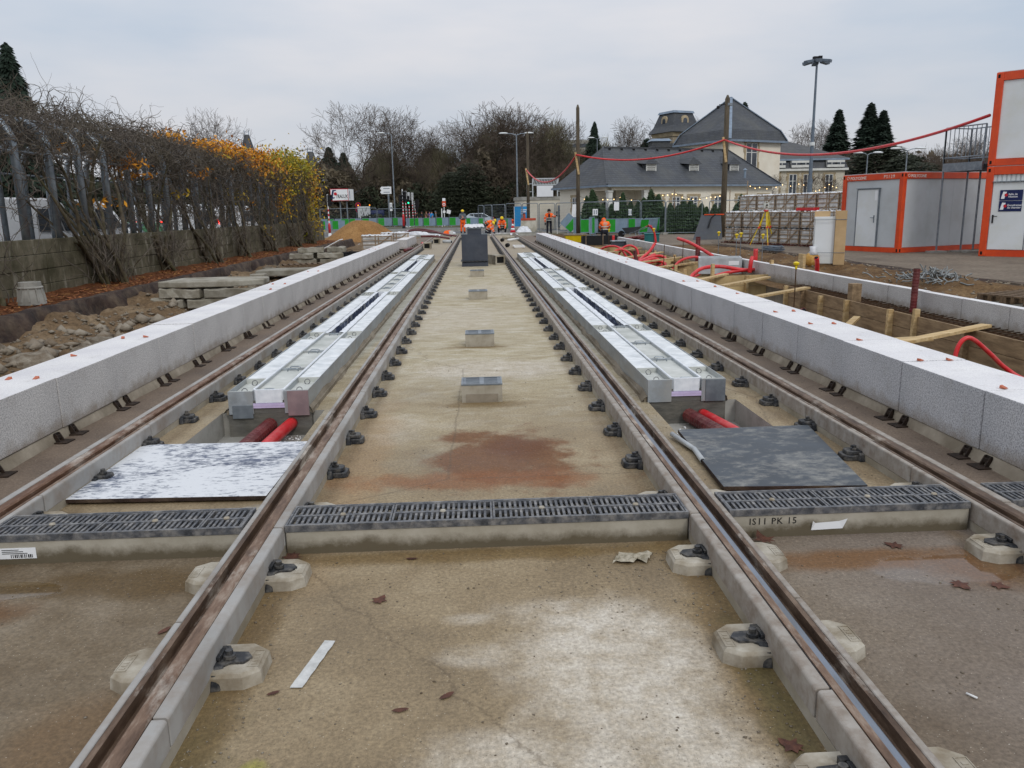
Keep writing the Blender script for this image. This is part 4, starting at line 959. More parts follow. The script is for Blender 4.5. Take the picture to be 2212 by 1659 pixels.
    yellow = {3:[(22.3,2.2,30,.2,.06)], 5:[(28.4,2.3,50,.25,.12),(27,3.6,80,.8,.15)], 6:[(32.2,3.4,420,.9,.35),(31,1.0,60,.15,.2)], 7:[(36,3.65,760,1.1,.30),(35.2,2.8,330,.7,.4),(34.6,2.0,180,.4,.3)], 8:[(39.5,3.4,820,1.1,.42),(40.6,2.2,420,.6,.6),(40.8,1.2,150,.4,.3)]}
    green = {6:[(33,3.8,130,.6,.15)], 7:[(36.6,3.8,620,.9,.26),(36,3.0,240,.7,.4)], 8:[(38.8,3.75,640,1.0,.28),(39,.7,110,.5,.2),(40.2,2.4,150,.6,.5)]}
    for dct, m_, nm in ((orange, m_lfo, 'orange_leaves'), (yellow, m_lfy, 'yellow_leaves'), (green, m_lfg, 'green_leaves')):
        if k in dct:
            C_ = np.concatenate([clump(c[0], c[1], int(c[2]*(.55 if m_ is m_lfo and k > 4 else .85))+3, *c[3:]) for c in dct[k]]); o = leaf_cards(C_, .066 if k < 6 else .078, m_, nm, root); o['kind'] = 'stuff'
# bark litter
V = []; F = []
nb = 5200; C_ = np.stack([RNG.uniform(-7.97,-6.5,nb), 8+34*RNG.random(nb)**1.2, np.full(nb,.31)], 1)
a = RNG.uniform(0, 6.28, nb); l = RNG.uniform(.02,.05,nb)[:,None]; da = np.stack([np.cos(a), np.sin(a), RNG.uniform(-.3,.3,nb)], 1); db = np.stack([-np.sin(a), np.cos(a), RNG.uniform(-.3,.3,nb)], 1)
V = np.stack([C_-da*l-db*l*.3, C_+da*l-db*l*.3, C_+da*l+db*l*.3, C_-da*l+db*l*.3], 1).reshape(-1,3)
for nm, m_, sl_ in (('bark_chips', mat('bark_chip', (150,92,50), (104,60,34), 3, .8, bump=0), slice(0,3600)), ('fallen_leaves', mat('litter_leaf', (176,124,60), (120,84,44), 3, .8, bump=0), slice(3600,5200))):
    k0, k1 = sl_.start*4, sl_.stop*4; o = link(nm, mesh_np(nm, V[k0:k1], np.arange(k1-k0).reshape(-1,4), m_)); o['kind'] = 'stuff'; tag(o, {'bark_chips':'rust brown bark chips covering the bed along the wall','fallen_leaves':'pale fallen leaves strewn over the bark bed'}[nm], 'litter')
# rubble in the trench
scatter('trench_stones', [(-6.3,-5.0,6,14,0,520),(-5.9,-3.9,10,24,0,900),(-6.3,-4.0,24,34,0,160),(-6.25,-5.2,12,26,0,420)], m_rock, .015, .055, 'small stones and grit lying in the left trench', 'stones', left_h)
def rock(r, seed):
    rnd = random.Random(seed); b = MB(); b.ball((0,0,0), r, 7, 5, sz=(1, rnd.uniform(.7,1.1), rnd.uniform(.45,.7)))
    b.v = [tuple(np.array(v)*(1+.34*fbm(v[0]*7/r*.2+seed, v[1]*7/r*.2, seed+v[2]*3))) for v in b.v]; return mesh('rubble_lump', b, m_rock)
rk = [rock(1, i) for i in range(5)]
spots = [(-5.3,9.6,.26),(-5.65,9.0,.22),(-4.95,10.2,.2),(-5.05,9.3,.12),(-4.85,11.4,.18),(-4.6,11.9,.16),(-5.2,11.1,.24),(-4.7,12.6,.2),(-5.15,12.4,.13),(-4.45,13.2,.17),(-4.9,13.5,.15),(-4.4,14.1,.14),(-6.0,9.9,.22),(-5.9,11.0,.16),(-5.6,10.4,.14),(-5.0,15.5,.16),(-4.6,15.2,.15),(-5.7,12.2,.12),(-5.2,17.3,.2),(-5.0,18.2,.24),(-5.3,19.2,.2),(-4.7,19.6,.15),(-5.5,20.3,.2),(-5.9,23,.2),(-5.2,22.6,.18),(-4.4,17.0,.16),(-6.05,13.5,.1),(-5.9,15,.12)]
scatter('trench_rubble', [(-6.0,-4.3,8.6,12.5,0,60),(-5.9,-4.3,12,21,0,60)], m_rock, .07, .17, 'middling lumps of broken concrete scattered in the left trench', 'rubble', left_h)
spots = [s_ for s_ in spots if s_[2] > .17]
for i, (x, y, r) in enumerate(spots):
    o = link('rubble_lump', rk[i % 5], loc=(x, y, left_h(x, y)+r*.25), rz=i*1.7, scale=(r, r*.85, r)); tag(o, 'large lump of broken concrete in the left trench, %s along the rubble' % nth(i), 'rubble', 'lumps of rubble in the left trench')
# plant pot
root = thing('concrete_pot', 'grey tapered concrete pot standing upside down on the bark against the wall', 'pot', (-7.2, 13.25, .3))
b = MB(); b.lathe([(.21,0),(.20,.06),(.165,.27),(.165,.36),(.14,.365),(.135,.30)], (0,0,0), 16); part(root, 'pot_body', b, m_concg)
b = MB(); b.lathe([(.178,.25),(.19,.27),(.178,.29)], (0,0,0), 16); part(root, 'pot_ring', b, m_concg)
for i in range(10):
    a = i*.628; b = MB(); b.beam((.205*math.cos(a), .205*math.sin(a), .05), (.172*math.cos(a), .172*math.sin(a), .26), .02, .02); part(root, 'pot_rib', b, m_concg)
# stacks of old kerb stones
def pallet(x, y, z, w, d, rz, label, m=None):
    root = thing('pallet', label, 'pallet', (x, y, z), rz)
    for i in range(7): part(root, 'deck_board', MB().box(-w/2+i*(w-.1)/6, -d/2, .1, -w/2+i*(w-.1)/6+.1, d/2, .122), m or m_woodo)
    for j in (-1, 0, 1):
        part(root, 'bearer', MB().box(-w/2, j*(d/2-.05)-.045, .022, w/2, j*(d/2-.05)+.045, .0998), m or m_woodo)
        part(root, 'bottom_board', MB().box(-w/2, j*(d/2-.05)-.05, 0, w/2, j*(d/2-.05)+.05, .0215), m or m_woodo)
    return root
def stonemesh(l, w, h, seed):
    b = MB(); nx = 6
    for i in range(nx+1):
        x = -l/2+l*i/nx; j = lambda q: .026*fbm(x*6+q*3, seed, q)
        b.v += [(x, -w/2+j(1), 0+j(5)*.3), (x, w/2+j(2), 0), (x, w/2+j(3), h+j(3)), (x, -w/2+j(4), h+j(4))]
    for i in range(nx):
        for q in range(4): a = i*4+q; c = i*4+(q+1) % 4; b.f.append((a, c, c+4, a+4))
    b.f += [(3,2,1,0), (nx*4, nx*4+1, nx*4+2, nx*4+3)]; b.m = [0]*len(b.f); return mesh('kerb_stone', b, m_stone)
sm = [stonemesh(.78, .3, .17, i) for i in range(4)]
def stones(name_, x, y, z, rows, rz, where):
    R_ = Matrix.Rotation(rz, 3, 'Z'); n = 0
    for li, row in enumerate(rows):
        for (ox, oy, sc) in row:
            p = R_ @ Vector((ox, oy, 0)); o = link('kerb_stone', sm[n % 4], loc=(x+p.x, y+p.y, z+li*.185), rz=rz+random.uniform(-.05,.05), scale=(sc,1,1)); bevel(o, .015, 1)
            tag(o, '%s kerb stone of the %s layer in the stack %s' % (nth(row.index((ox,oy,sc))), ['bottom','second','third','fourth'][li], where), 'kerb stone', 'old kerb stones stacked on pallets'); n += 1
pallet(-4.75, 15.6, -.12, 1.5, 1.1, -.12, 'broken pallet under the nearest stack of kerb stones')
stones('a', -4.95, 15.5, -.02, [[(-.75,-.4,.8),(.05,-.42,1.05),(.75,-.4,.6),(0,.2,1)],[(-.5,-.4,1),(.4,-.42,1.1),(-.2,.2,1)]], -.08, 'nearest the camera')
b = MB(); b.prism([(-.95,-.5,0),(-.5,-.62,0),(.35,-.6,0),(.95,-.35,0),(.9,.3,0),(.1,.5,0),(-.8,.42,0)], (0,0,.11))
o = single('paving_slab', b, m_stone, 'large pale slab on top of the nearest stone stack', 'slab', bv=.02); o.location += Vector((-4.95,15.6,.36))
pallet(-4.75, 21.0, -.06, 1.6, 1.2, -.1, 'pallet with wide overhang under the second stack in the left trench')
b = MB(); b.box(-5.55,20.45,.14,-4.0,21.5,.28); single('concrete_plate', b, m_stone, 'flat grey concrete plate lying on the second pallet', 'concrete plate', bv=.015)
b = MB(); b.box(-5.6,20.1,.05,-5.25,20.4,.22); single('stone_block', b, m_stone, 'small square block beside the second pallet', 'stone block', bv=.015)
stones('c', -5.3, 27.8, 0, [[(-.5,-.2,1),(.4,-.2,1),(0,.3,1)],[(-.6,-.25,1),(.35,-.2,1.1),(-.1,.25,1.2)],[(-.3,0,1.1),(.55,.1,.8)]], .1, 'farthest along the left trench')
pallet(-5.5, 25.8, 0, 1.2, .9, .3, 'small weathered pallet half hidden before the farthest stones')
# black cable heap, leaning green board, crate, big bag, sand
V = []
paths = []
for i in range(34):
    c = np.array((-4.55+random.gauss(0,.16), 29.3+random.gauss(0,.2), .12+abs(random.gauss(0,.10)))); r = random.uniform(.14,.34); t = np.linspace(0, 6.0, 20); tilt = random.uniform(-.6,.6)
    paths.append(c+np.stack([r*np.cos(t+i), r*np.sin(t+i)*.9, .12*np.sin(t*1.0+i*2)*tilt+.0*t], 1))
o = link('cable_heap', mesh_np('cable_heap', *ribbons(paths, [np.full(20,.013)]*34, 5), m_blkc, True)); tag(o, 'tangled heap of black cable behind the left platform edge', 'cables')
root = thing('leaning_board', 'white and green edged panel leaning down over the trench by the cable heap', 'board', (-6.3, 32.2, 0))
b = MB(); R_ = Matrix.Rotation(math.radians(-27), 3, 'Y'); b.obox((.35,0,.32), (1.5,.75,.03), R_); part(root, 'panel', b, m_signw)
b = MB(); b.obox((.36,0,.338), (1.3,.5,.012), R_); part(root, 'green_field', b, mat('pale_green', (150,196,160), (180,210,186), 6, .5))
def slat_crate(root, w, d, h, nsl=4, content=True):
    """open softwood crate, wrapped paving inside; local, base centre at 0,0"""
    for sx in (-1, 1):
        for sy in (-1, 1): part(root, 'post', ME['post'], None).location = (sx*(w/2-.035), sy*(d/2-.035), 0)
        part(root, 'mid_post', ME['post'], None).location = (sx*.06, -d/2+.02, 0)
    for i in range(nsl):
        z = .10+i*(h-.14)/(nsl-1)
        part(root, 'slat', ME['slat'], None).location = (0, -d/2, z)
    for sx in (-1, 1):
        for i in range(nsl): part(root, 'end_slat', ME['eslat'], None).location = (sx*(w/2), 0, .10+i*(h-.14)/(nsl-1))
    part(root, 'diagonal', ME['diag'], None).location = (0, -d/2-.015, h/2)
    part(root, 'paving', ME['fill'], None); part(root, 'wrapping', ME['wrap'], None)
w, d, h = 1.18, .95, .68
ME = dict(post=mesh('post', MB().box(-.024,-.024,0,.024,.024,h), m_crate), slat=mesh('slat', MB().box(-w/2,-.01,-.020,w/2,.012,.020), m_crate), eslat=mesh('end_slat', MB().box(-.012,-d/2+.02,-.022,.012,d/2,.022), m_crate),
          diag=mesh('diagonal', MB().beam((-.24,0,-h/2+.04),(.52,0,h/2-.02),.02,.045), m_crate))
b = MB()
for i in range(5): b.box(-w/2+.02, -d/2+.014, .03+i*.125, w/2-.02, d/2-.03, .03+i*.125+.108)
ME['fill'] = mesh('paving', b, m_paver)
V = []; F = []; nx, ny = 22, 16
for j in range(ny+1):
    for i in range(nx+1):
        u, v = i/nx, j/ny; ed = min(u, 1-u, v, 1-v); V.append((-w/2*1.0+w*u, -d/2*1.02+d*1.02*v, h-.015+.05*abs(fbm(u*7, v*6, 2))-(.09*max(0,1-ed*9)*(.6+.5*math.sin(i*1.7+j)))))
for j in range(ny):
    for i in range(nx): a = j*(nx+1)+i; F.append((a, a+1, a+nx+2, a+nx+1))
ME['wrap'] = mesh_np('wrapping', V, F, m_plast, False)
root = thing('paving_crate', 'slatted crate of wrapped paving standing alone by the left sand heap', 'crate', (-4.42, 36.6, 0), .12, 'crates of paving'); root.scale = (1.15, 1.0, 1.0); slat_crate(root, w, d, h); crate0 = root
c = copy_tree(crate0); c.location = (-4.0, 40.5, 0); c['label'] = 'half hidden crate just behind the lone crate left of the track'
V = []; F = []; nr, na = 16, 48
for i in range(nr+1):
    for j in range(na):
        a = 2*math.pi*j/na; t = i/nr; r = 3.05*t; z = 1.22*(1-smooth(.12, 1.0, t)**.85)+.03*fbm(math.cos(a)*t*4, math.sin(a)*t*4, 3)*(1-t*.5)
        V.append((r*math.cos(a)*(1+.06*math.sin(3*a)), r*math.sin(a)*.9, max(z, -.05) if i < nr else -.08))
for i in range(nr):
    for j in range(na): F.append((i*na+j, (i+1)*na+j, (i+1)*na+(j+1) % na, i*na+(j+1) % na))
o = link('sand_heap', mesh_np('sand_heap', V, F, m_sand, True), loc=(-6.95, 50.6, 0)); tag(o, 'smooth brown heap of sand behind the left platform', 'sand heap')
root = thing('big_bag', 'white woven bulk bag by the end of the pergola', 'bulk bag', (-9.9, 46.5, 0))
b = MB(); b.ball((0,0,.5), .55, 14, 10, sz=(1,1,1)); b.v = [(x*(1+.1*fbm(z*6, x*4, 1)), y*1.0, max(0, z*1.0+.05*fbm(x*5, y*5, 2))) for x, y, z in b.v]; part(root, 'sack', b, m_bag, True)
b = MB(); b.tube([(-.3,0,.9),(-.25,0,1.15),(.25,.1,1.15),(.3,.1,.9)], .02, 5); part(root, 'lifting_loop', b, m_bag)
# ================================================================== RIGHT EXCAVATION
def plank(p, q, w, t, m, label, name='plank', cat='plank', group=None, root=None, up=(0,0,1)):
    b = MB(); b.beam(p, q, w, t, 0, up)
    if root is not None: return part(root, name, b, m, world=True)
    return single(name, b, m, label, cat, group, bv=.003)
def boardwall(label, p, q, zt, heights, th, m, inward, posts, group='timber formwork walls'):
    """formwork wall of horizontal boards from p to q with posts on its near side"""
    p, q = Vector((*p, 0)), Vector((*q, 0)); d = (q-p).normalized(); nrm = Vector((-d.y, d.x, 0))*inward
    root = thing('formwork', label, 'formwork', (p.x, p.y, zt-sum(heights)), group=group); L_ = (q-p).length
    z = zt; 
    for r, h in enumerate(heights):
        l = 0; k = 0
        while l < L_-.05:
            e = min(L_, l+[2.9,3.6,3.2][(k+r) % 3]); b = MB(); a, c = p+d*(l+.003), p+d*(e-.003)
            b.beam((a.x, a.y, z-h/2), (c.x, c.y, z-h/2), th, h-.008); o = part(root, 'form_board', b, m, world=True); l = e; k += 1
        z -= h
    for t, ht, lean in posts:
        a = p+d*t+nrm*(th/2+.036); b = MB(); b.beam((a.x, a.y, zt-sum(heights)-.05), (a.x+nrm.x*lean, a.y+nrm.y*lean, zt+ht), .075, .065, 0, (d.x, d.y, 0)); part(root, 'form_post', b, m_woodb if random.random() < .5 else m_woodn, world=True)
    return root
boardwall('long grey brown formwork wall between the trench and the rebar strip', (6.1, 1.2), (6.1, 15.6), .10, [.21,.21,.16], .028, m_woodb, 1, [(3.2,-.02,0),(4.75,.03,-.03),(5.75,.02,.02),(6.9,-.01,0),(8.35,.0,0),(9.55,.10,-.03),(10.2,.02,0),(11.6,.0,0),(12.6,-.03,0),(13.4,.03,0),(14.2,0,0)])
boardwall('pale cross wall of formwork across the middle of the trench', (4.7, 17.6), (6.85, 18.0), .12, [.24,.24], .03, m_woody, -1, [(.55,.28,0),(1.4,.0,0),(2.0,.32,0)])
boardwall('yellow plywood formwork wall behind the red hose loop', (5.15, 21.4), (7.1, 22.4), .10, [.3,.3], .03, m_woody, -1, [(.1,.06,0),(1.1,-.05,0)])
boardwall('yellow plywood side wall along the middle of the trench', (5.15, 21.4), (4.9, 18.0), .08, [.3,.25], .03, m_woody, 1, [(.9,.1,0),(2.2,.1,0)])
boardwall('yellow formwork side wall farther along the trench', (6.3, 22.6), (6.2, 30.4), .10, [.3,.3], .03, m_woody, 1, [(1,.05,0),(2.4,.1,0),(3.6,.02,0),(5,.1,0),(6.4,.05,0)])
boardwall('farthest plywood cross wall of the trench near the black box', (4.9, 33.2), (7.0, 32.4), .12, [.32,.25], .03, m_woody, -1, [(.6,.05,0),(1.4,.0,0)])
boardwall('inner formwork face on the near side of the middle pit', (5.2, 24.6), (6.2, 25.0), .06, [.3,.25], .03, m_woody, -1, [(.5,.0,0)])
sg = 'timber struts across the trench'
for p, q, lb in [((4.5,8.55,.09),(6.38,9.66,.115),'nearest long pale strut over the formwork, above the red hose arch'), ((4.75,15.35,.13),(6.25,16.95,.14),'third strut, thin and pale, from the platform to the long formwork'),
                 ((4.55,13.35,.10),(6.2,14.75,.12),'second long strut from the near end, resting on the long formwork wall'), ((4.65,16.6,.14),(5.65,17.95,.14),'short strut before the pale cross wall'), ((4.65,20.8,.11),(6.15,22.0,.15),'strut passing under the red hose loop'),
                 ((4.7,22.9,.12),(6.35,24.6,.14),'strut in front of the heap of red hoses'), ((4.7,25.3,.12),(6.4,27.5,.15),'strut beyond the heap of red hoses'), ((4.7,28.6,.12),(6.4,31.1,.13),'farthest strut near the red hose hoops')]:
    plank(p, q, .13, .04, m_woodn, lb, 'strut', 'strut', sg)
plank((4.75,9.45,-.02),(5.6,9.6,-.02), .22, .035, m_woodn, 'short wide board between platform and formwork post', 'strut', 'strut', sg)
plank((5.35,11.3,-.12),(5.95,12.2,-.10), .10, .04, m_woodn, 'short low board in the trench beside the pipe mouth', 'strut', 'strut', sg)
plank((6.22,12.9,-.2),(6.22,12.9,.36), .16, .16, m_woodb, 'squared upright timber standing in the formwork', 'upright', 'timber post')
plank((6.95,16.9,-.1),(6.95,16.9,.62), .26, .06, m_woodn, 'upright plank standing against the narrow kerb wall', 'upright', 'timber post')
# rebar strip: every stirrup a bar
root = thing('rebar_mat', 'rusty reinforcement bars lying along the kerb wall behind the formwork', 'rebar mat', (6.15, 2, .03))
b = MB(); b.tube([(0,-.09,.012),(.05,-.06,.04),(.44,.10,.045)], .008, 5); me_s = mesh('stirrup', b, m_rebar)
for i in range(120):
    o = link('stirrup', me_s, root, (random.uniform(-.01,.01), i*.115, random.uniform(-.004,.004)), rz=random.uniform(-.05,.05))
for x in (.08,.24,.40): part(root, 'long_bar', MB().tube([(x,-.5,.02),(x,14,.02)], .008, 5), m_rebar)
# pipes and hoses
pipe('corrugated_pipe', [(6.40,11.42,.05),(6.42,11.44,.70)], .048, m_redd, 'dark red corrugated pipe standing up against the narrow kerb wall', n=14, ribs=True, group='pipes in the right trench')
pipe('corrugated_pipe', [(5.0,13.4,-.30),(5.25,12.9,-.12),(5.33,12.75,-.05)], .055, m_redd, 'dark pipe mouth sloping out of the trench under the struts', ribs=True, n=12, group='pipes in the right trench')
pipe('corrugated_pipe', curve([(4.95,23.6,-.1),(4.75,23.5,.05),(4.68,23.5,.26),(4.66,23.5,.42)]), .055, m_redd, 'dark red bent pipe end beside the platform before the hose hoops', ribs=True, n=12, group='pipes in the right trench')
pipe('corrugated_pipe', [(6.55,23.6,-.05),(6.57,23.65,.78)], .07, m_redd, 'thick dark red upright pipe by the kerb wall near the grey box', ribs=True, n=12, group='pipes in the right trench')
def hose(pts, r, label, z=None, n=10, m=None, k=8): return pipe('red_hose', curve(pts, k), r, m or m_red, label, 'hose', n, 'red hoses in the right trench', hollow=True)
hose([(4.05,6.55,-.2),(4.035,6.5,.20),(4.06,6.5,.42),(4.12,6.5,.505),(4.20,6.5,.49),(4.35,6.5,.37),(4.50,6.5,.24),(4.66,6.45,.14),(5.0,6.4,.05),(5.4,6.3,-.2)], .019, 'red hose arching out of the trench at the right picture edge')
hose([(7.0,16.4,-.1),(6.98,16.2,.2),(6.9,16.0,.45),(6.83,15.9,.60)], .045, 'red hose end leaning over the kerb wall beside the upright plank')
hose([(4.6,17.2,-.35),(4.85,18.2,-.05),(5.25,18.7,.2),(5.8,19.0,.24),(6.3,18.9,.16),(6.8,19.1,.12),(7.0,19.3,.1)], .045, 'thick red hose lying over the pale cross wall')
hose([(5.6,18.6,.05),(6.0,18.9,.10),(6.5,18.85,.16),(6.85,18.9,.12)], .04, 'second red hose lying beside the thick one at the cross wall')
hose([(6.45,18.7,.1),(6.47,18.7,.35),(6.52,18.75,.46)], .05, 'short orange red hose end pointing up at the cross wall')
hose([(5.1,20.8,-.3),(5.25,20.9,-.33),(5.9,21.2,-.15),(6.12,21.4,.12),(5.95,21.5,.32),(5.5,21.4,.25),(5.2,21.2,.0),(5.1,21.0,-.2)], .035, 'oval loop of red hose hanging in the trench')
for i, (pp, r, lb) in enumerate([([(5.0,24.9,-.3),(5.2,25.4,.02),(5.6,25.9,.25),(5.85,26.2,.50)], .048, 'red hose with an open end pointing up, topmost of the hose heap'), ([(4.7,24.4,-.2),(5.2,24.9,.05),(5.7,25.2,.16),(5.95,25.2,.10),(5.9,24.9,-.05),(5.5,24.6,-.15)], .045, 'red hose bending back at the right of the hose heap'),
        ([(4.6,23.8,-.1),(5.1,24.2,-.02),(5.6,24.5,.05),(5.8,24.4,-.1),(5.4,24.0,-.2)], .045, 'lowest thick red hose of the heap'), ([(4.7,24.0,-.15),(5.2,24.4,.06),(5.55,24.7,.1),(5.7,24.6,.0)], .05, 'middle red hose of the heap'), ([(4.65,24.2,-.2),(5.0,24.6,.0),(5.4,25.1,.12),(5.65,25.3,.2)], .05, 'thin red hose behind the heap')]):
    hose(pp, r, lb)
hose([(4.55,30.6,-.2),(4.7,30.2,.15),(5.0,29.9,.28),(5.3,29.6,.22),(5.5,29.2,-.1)], .04, 'first low red hoop near the far end of the trench')
hose([(4.9,29.2,-.2),(5.0,29.2,.08),(5.3,29.3,.18),(5.6,29.2,.05),(5.75,29.0,-.2)], .04, 'second low red hoop crossing the first')
hose([(5.2,29.4,-.1),(5.4,29.6,.2),(5.7,29.7,.30),(5.95,29.6,.15),(6.0,29.4,-.25)], .04, 'tall red hoop, rightmost of the three hoops')
hose([(7.0,31.3,-.1),(7.0,31.2,.35),(6.92,31.2,.75),(6.75,31.1,.95),(6.65,31.0,.97)], .042, 'red hose bending over the far end of the kerb wall by the teal box')
hose([(6.35,21.4,.35),(6.2,21.7,.48),(5.95,22.3,.68),(5.75,22.8,.78)], .045, 'red hose rising out of the grey box')
hose([(6.95,19.8,-.1),(6.96,19.8,.6)], .055, 'short red upright hose behind the grey box')
hose([(6.3,36.8,-.1),(6.3,36.8,.45)], .06, 'stub of orange pipe standing near the far capped bar')
# pull box, covers, rebars with yellow caps
root = thing('pull_box', 'open light grey cable box with a white label in the trench', 'cable box', (6.15, 20.1, .0), -.25)
b = MB(); t = .04; a, c, h = .52, .38, .40
for bx in ((-a,-c,0,a,-c+t,h), (-a,c-t,0,a,c,h), (-a,-c+t,0,-a+t,c-t,h), (a-t,-c+t,0,a,c-t,h), (-a+t,-c+t,0,a-t,c-t,.03)): b.box(*bx)
part(root, 'box_shell', b, m_pvc, bv=.006); part(root, 'label_plate', MB().box(.2,-c-.004,.22,.45,-c-.001,.32), m_signw)
for i, (x, y, zt, lb) in enumerate([(5.62,13.9,.62,'nearest capped bar, standing free above the strut'), (5.55,33.5,.78,'farthest capped bar in the middle of the trench'), (6.1,27.5,.92,'capped bar right of the grey covers'), (7.35,24.2,.86,'leftmost of the four capped bars by the bank'), (7.15,21.9,.86,'second of the four capped bars by the bank'), (7.4,22.3,.88,'third of the four capped bars by the bank'), (7.7,21.4,.86,'rightmost of the four capped bars by the bank')]):
    root = thing('capped_rebar', lb, 'rebar', (x, y, -.3), group='steel bars with yellow caps')
    part(root, 'bar', MB().tube([(0,0,0),(0,0,zt+.3)], .010, 6), m_rebar if i < 3 else m_galv)
    b = MB(); b.lathe([(.020,-.08),(.024,-.02),(.05,.0),(.055,.03),(.02,.05)], (0,0,zt+.3), 10); part(root, 'cap', b, m_yel)
for x, y, zt in [(4.95,20.0,.45),(5.3,22.6,.62),(6.2,24.0,.7)]:
    b = MB(); b.tube([(x,y,-.4),(x+.02,y,zt)], .011, 6); single('bare_rebar', b, m_rebar, {4.95:'bare rusty bar beside the cross wall post',5.3:'slanting bare bar near the hose loop',6.2:'bare bar just left of the upright pipe'}[x], 'rebar', 'bare steel bars in the trench')
root = thing('black_formwork_box', 'low black formwork box in front of the kneeling worker on the right', 'formwork box', (5.9, 38.3, -.02), -.05)
b = MB(); t = .03
for bx in ((-.85,-.4,0,.85,-.4+t,.42), (-.85,.4-t,0,.85,.4,.42), (-.85,-.4+t,0,-.85+t,.4-t,.42), (.85-t,-.4+t,0,.85,.4-t,.42)): b.box(*bx)
part(root, 'shell', b, m_blkc)
for x in (-.7,.1): part(root, 'stake', MB().box(x,-.43,0,x+.03,-.405,.52), m_crate)
for i, (x, y, w, lb) in enumerate([(6.45,35.6,.42,'grey lidded box in the trench, left of the pair'), (7.05,36.0,.26,'dark grey lidded box, right of the pair')]):
    root = thing('lidded_box', lb, 'box', (x, y, 0), group='lidded boxes in the trench'); part(root, 'shell', MB().box(-w,-.2,0,w,.25,.2), m_cab); part(root, 'lid', MB().box(-w-.04,-.24,.2,w+.04,.29,.27), m_galv, bv=.01)
root = thing('mortar_tub', 'yellow mortar tub with dirty rim beside the far end of the right platform', 'tub', (5.1, 41.4, 0)); b = MB(); b.frustum([(-.42,-.25,0),(.42,-.25,0),(.42,.25,0),(-.42,.25,0)], [(-.55,-.34,.36),(.55,-.34,.36),(.55,.34,.36),(-.55,.34,.36)]); part(root, 'tub', b, m_yel)
b = MB(); b.box(-.6,-.38,.36,.6,.38,.42); part(root, 'mortar', b, m_mortar)
# wheelbarrow
root = thing('wheelbarrow', 'tipped grey wheelbarrow with red handle grips near the barriers', 'wheelbarrow', (9.0, 46.4, 0), 2.6)
b = MB(); b.frustum([(-.25,-.22,.28),(.3,-.22,.28),(.3,.22,.28),(-.25,.22,.28)], [(-.5,-.33,.62),(.48,-.33,.55),(.48,.33,.55),(-.5,.33,.62)]); part(root, 'tray', b, m_rubber)
for s_ in (-1,1):
    part(root, 'handle', MB().tube([(.5,s_*.1,.2),(-.2,s_*.25,.3),(-.95,s_*.3,.62)], .02, 6), m_galv); part(root, 'grip', MB().tube([(-.95,s_*.3,.62),(-1.1,s_*.3,.66)], .027, 6), m_red); part(root, 'leg', MB().tube([(-.3,s_*.26,.3),(-.4,s_*.26,.0)], .018, 6), m_galv)
b = MB(); b.lathe([(.19,-.05),(.2,0),(.19,.05)], (0,0,0), 14); b.xf(Matrix.Translation((.62,0,.2)) @ Matrix.Rotation(math.pi/2, 4, 'X')); part(root, 'wheel', b, m_tyre)
for i in range(8):
    p = Vector((8.6+random.uniform(-.3,.5), 42.8+random.uniform(-.3,.3), .06+.07*(i//3))); a = random.uniform(-.5,-.1)+(.4 if i > 5 else 0); dl = Vector((math.cos(a)*.6, .9*math.sin(a)+.5, .06)); b = MB(); b.tube([p-dl, p+dl], .06, 8)
    single('maroon_pipe', b, m_redd, 'maroon pipe, %s from below in the pile beside the teal box' % nth(i), 'pipe', 'pile of maroon pipes', True)
root = thing('teal_toolbox', 'teal green plastic box beside the kerb wall end', 'box', (8.75, 39.9, 0), -.2); part(root, 'shell', MB().box(-.36,-.3,0,.36,.3,.36), m_tealb, bv=.02); part(root, 'lid', MB().box(-.39,-.33,.36,.39,.33,.42), m_tealb, bv=.02)
# yard: crates of paving, cabinet, tripod, coil, mesh heap
D_ = Vector((.331, -.943, 0)); N_ = Vector((.943, .331, 0)); P0 = Vector((11.60, 37.35, 0)); rz = math.atan2(-.943, .331)
lay = ['bottom', 'middle', 'top']
for L_i in range(3):
    for i in range(7 if L_i < 2 else 6):
        if L_i == 2: p = P0 + D_*(.8+1.25*(i)) + N_*1.1
        else: p = P0 + D_*(.62+1.25*i) + N_*.48 + D_*random.uniform(-.03,.03)
        z = L_i*.715
        # under the set-back top layer stands a second row
        c = copy_tree(crate0); c.location = (p.x, p.y, z); c.rotation_euler.z = rz; c.scale = (1,1,1); c['label'] = 'crate of wrapped paving, %s from the left in the %s layer of the big stack' % (nth(i), lay[L_i])
for L_i in range(2):
    for i in range(7):
        p = P0 + D_*(.62+1.25*i) + N_*1.5; c = copy_tree(crate0); c.location = (p.x, p.y, L_i*.715); c.rotation_euler.z = rz; c.scale = (1,1,1); c['label'] = 'crate of paving in the back row, %s from the left, %s layer' % (nth(i), lay[L_i])
for i in range(7):
    p = P0 + D_*(.62+1.25*i)
scatter('red_leaf_litter', [(11.0,13.6,31.6,37.2,0.0,0)], m_lfb, .02, .05, 'x', 'litter') if 0 else None
V = []
for i in range(900):
    t = random.uniform(0, 8.8); q = P0 + D_*t - N_*abs(random.gauss(.05,.12)); V.append((q.x, q.y, random.uniform(.01,.06)))
o = leaf_cards(np.array(V), .045, mat('red_litter', (104,50,40), (70,36,30), 3, .9, bump=0), 'leaf_litter'); o['kind'] = 'stuff'; tag(o, 'dark red leaf litter along the foot of the stacked crates', 'litter')
p = P0 + D_*5.1 + N_*.25
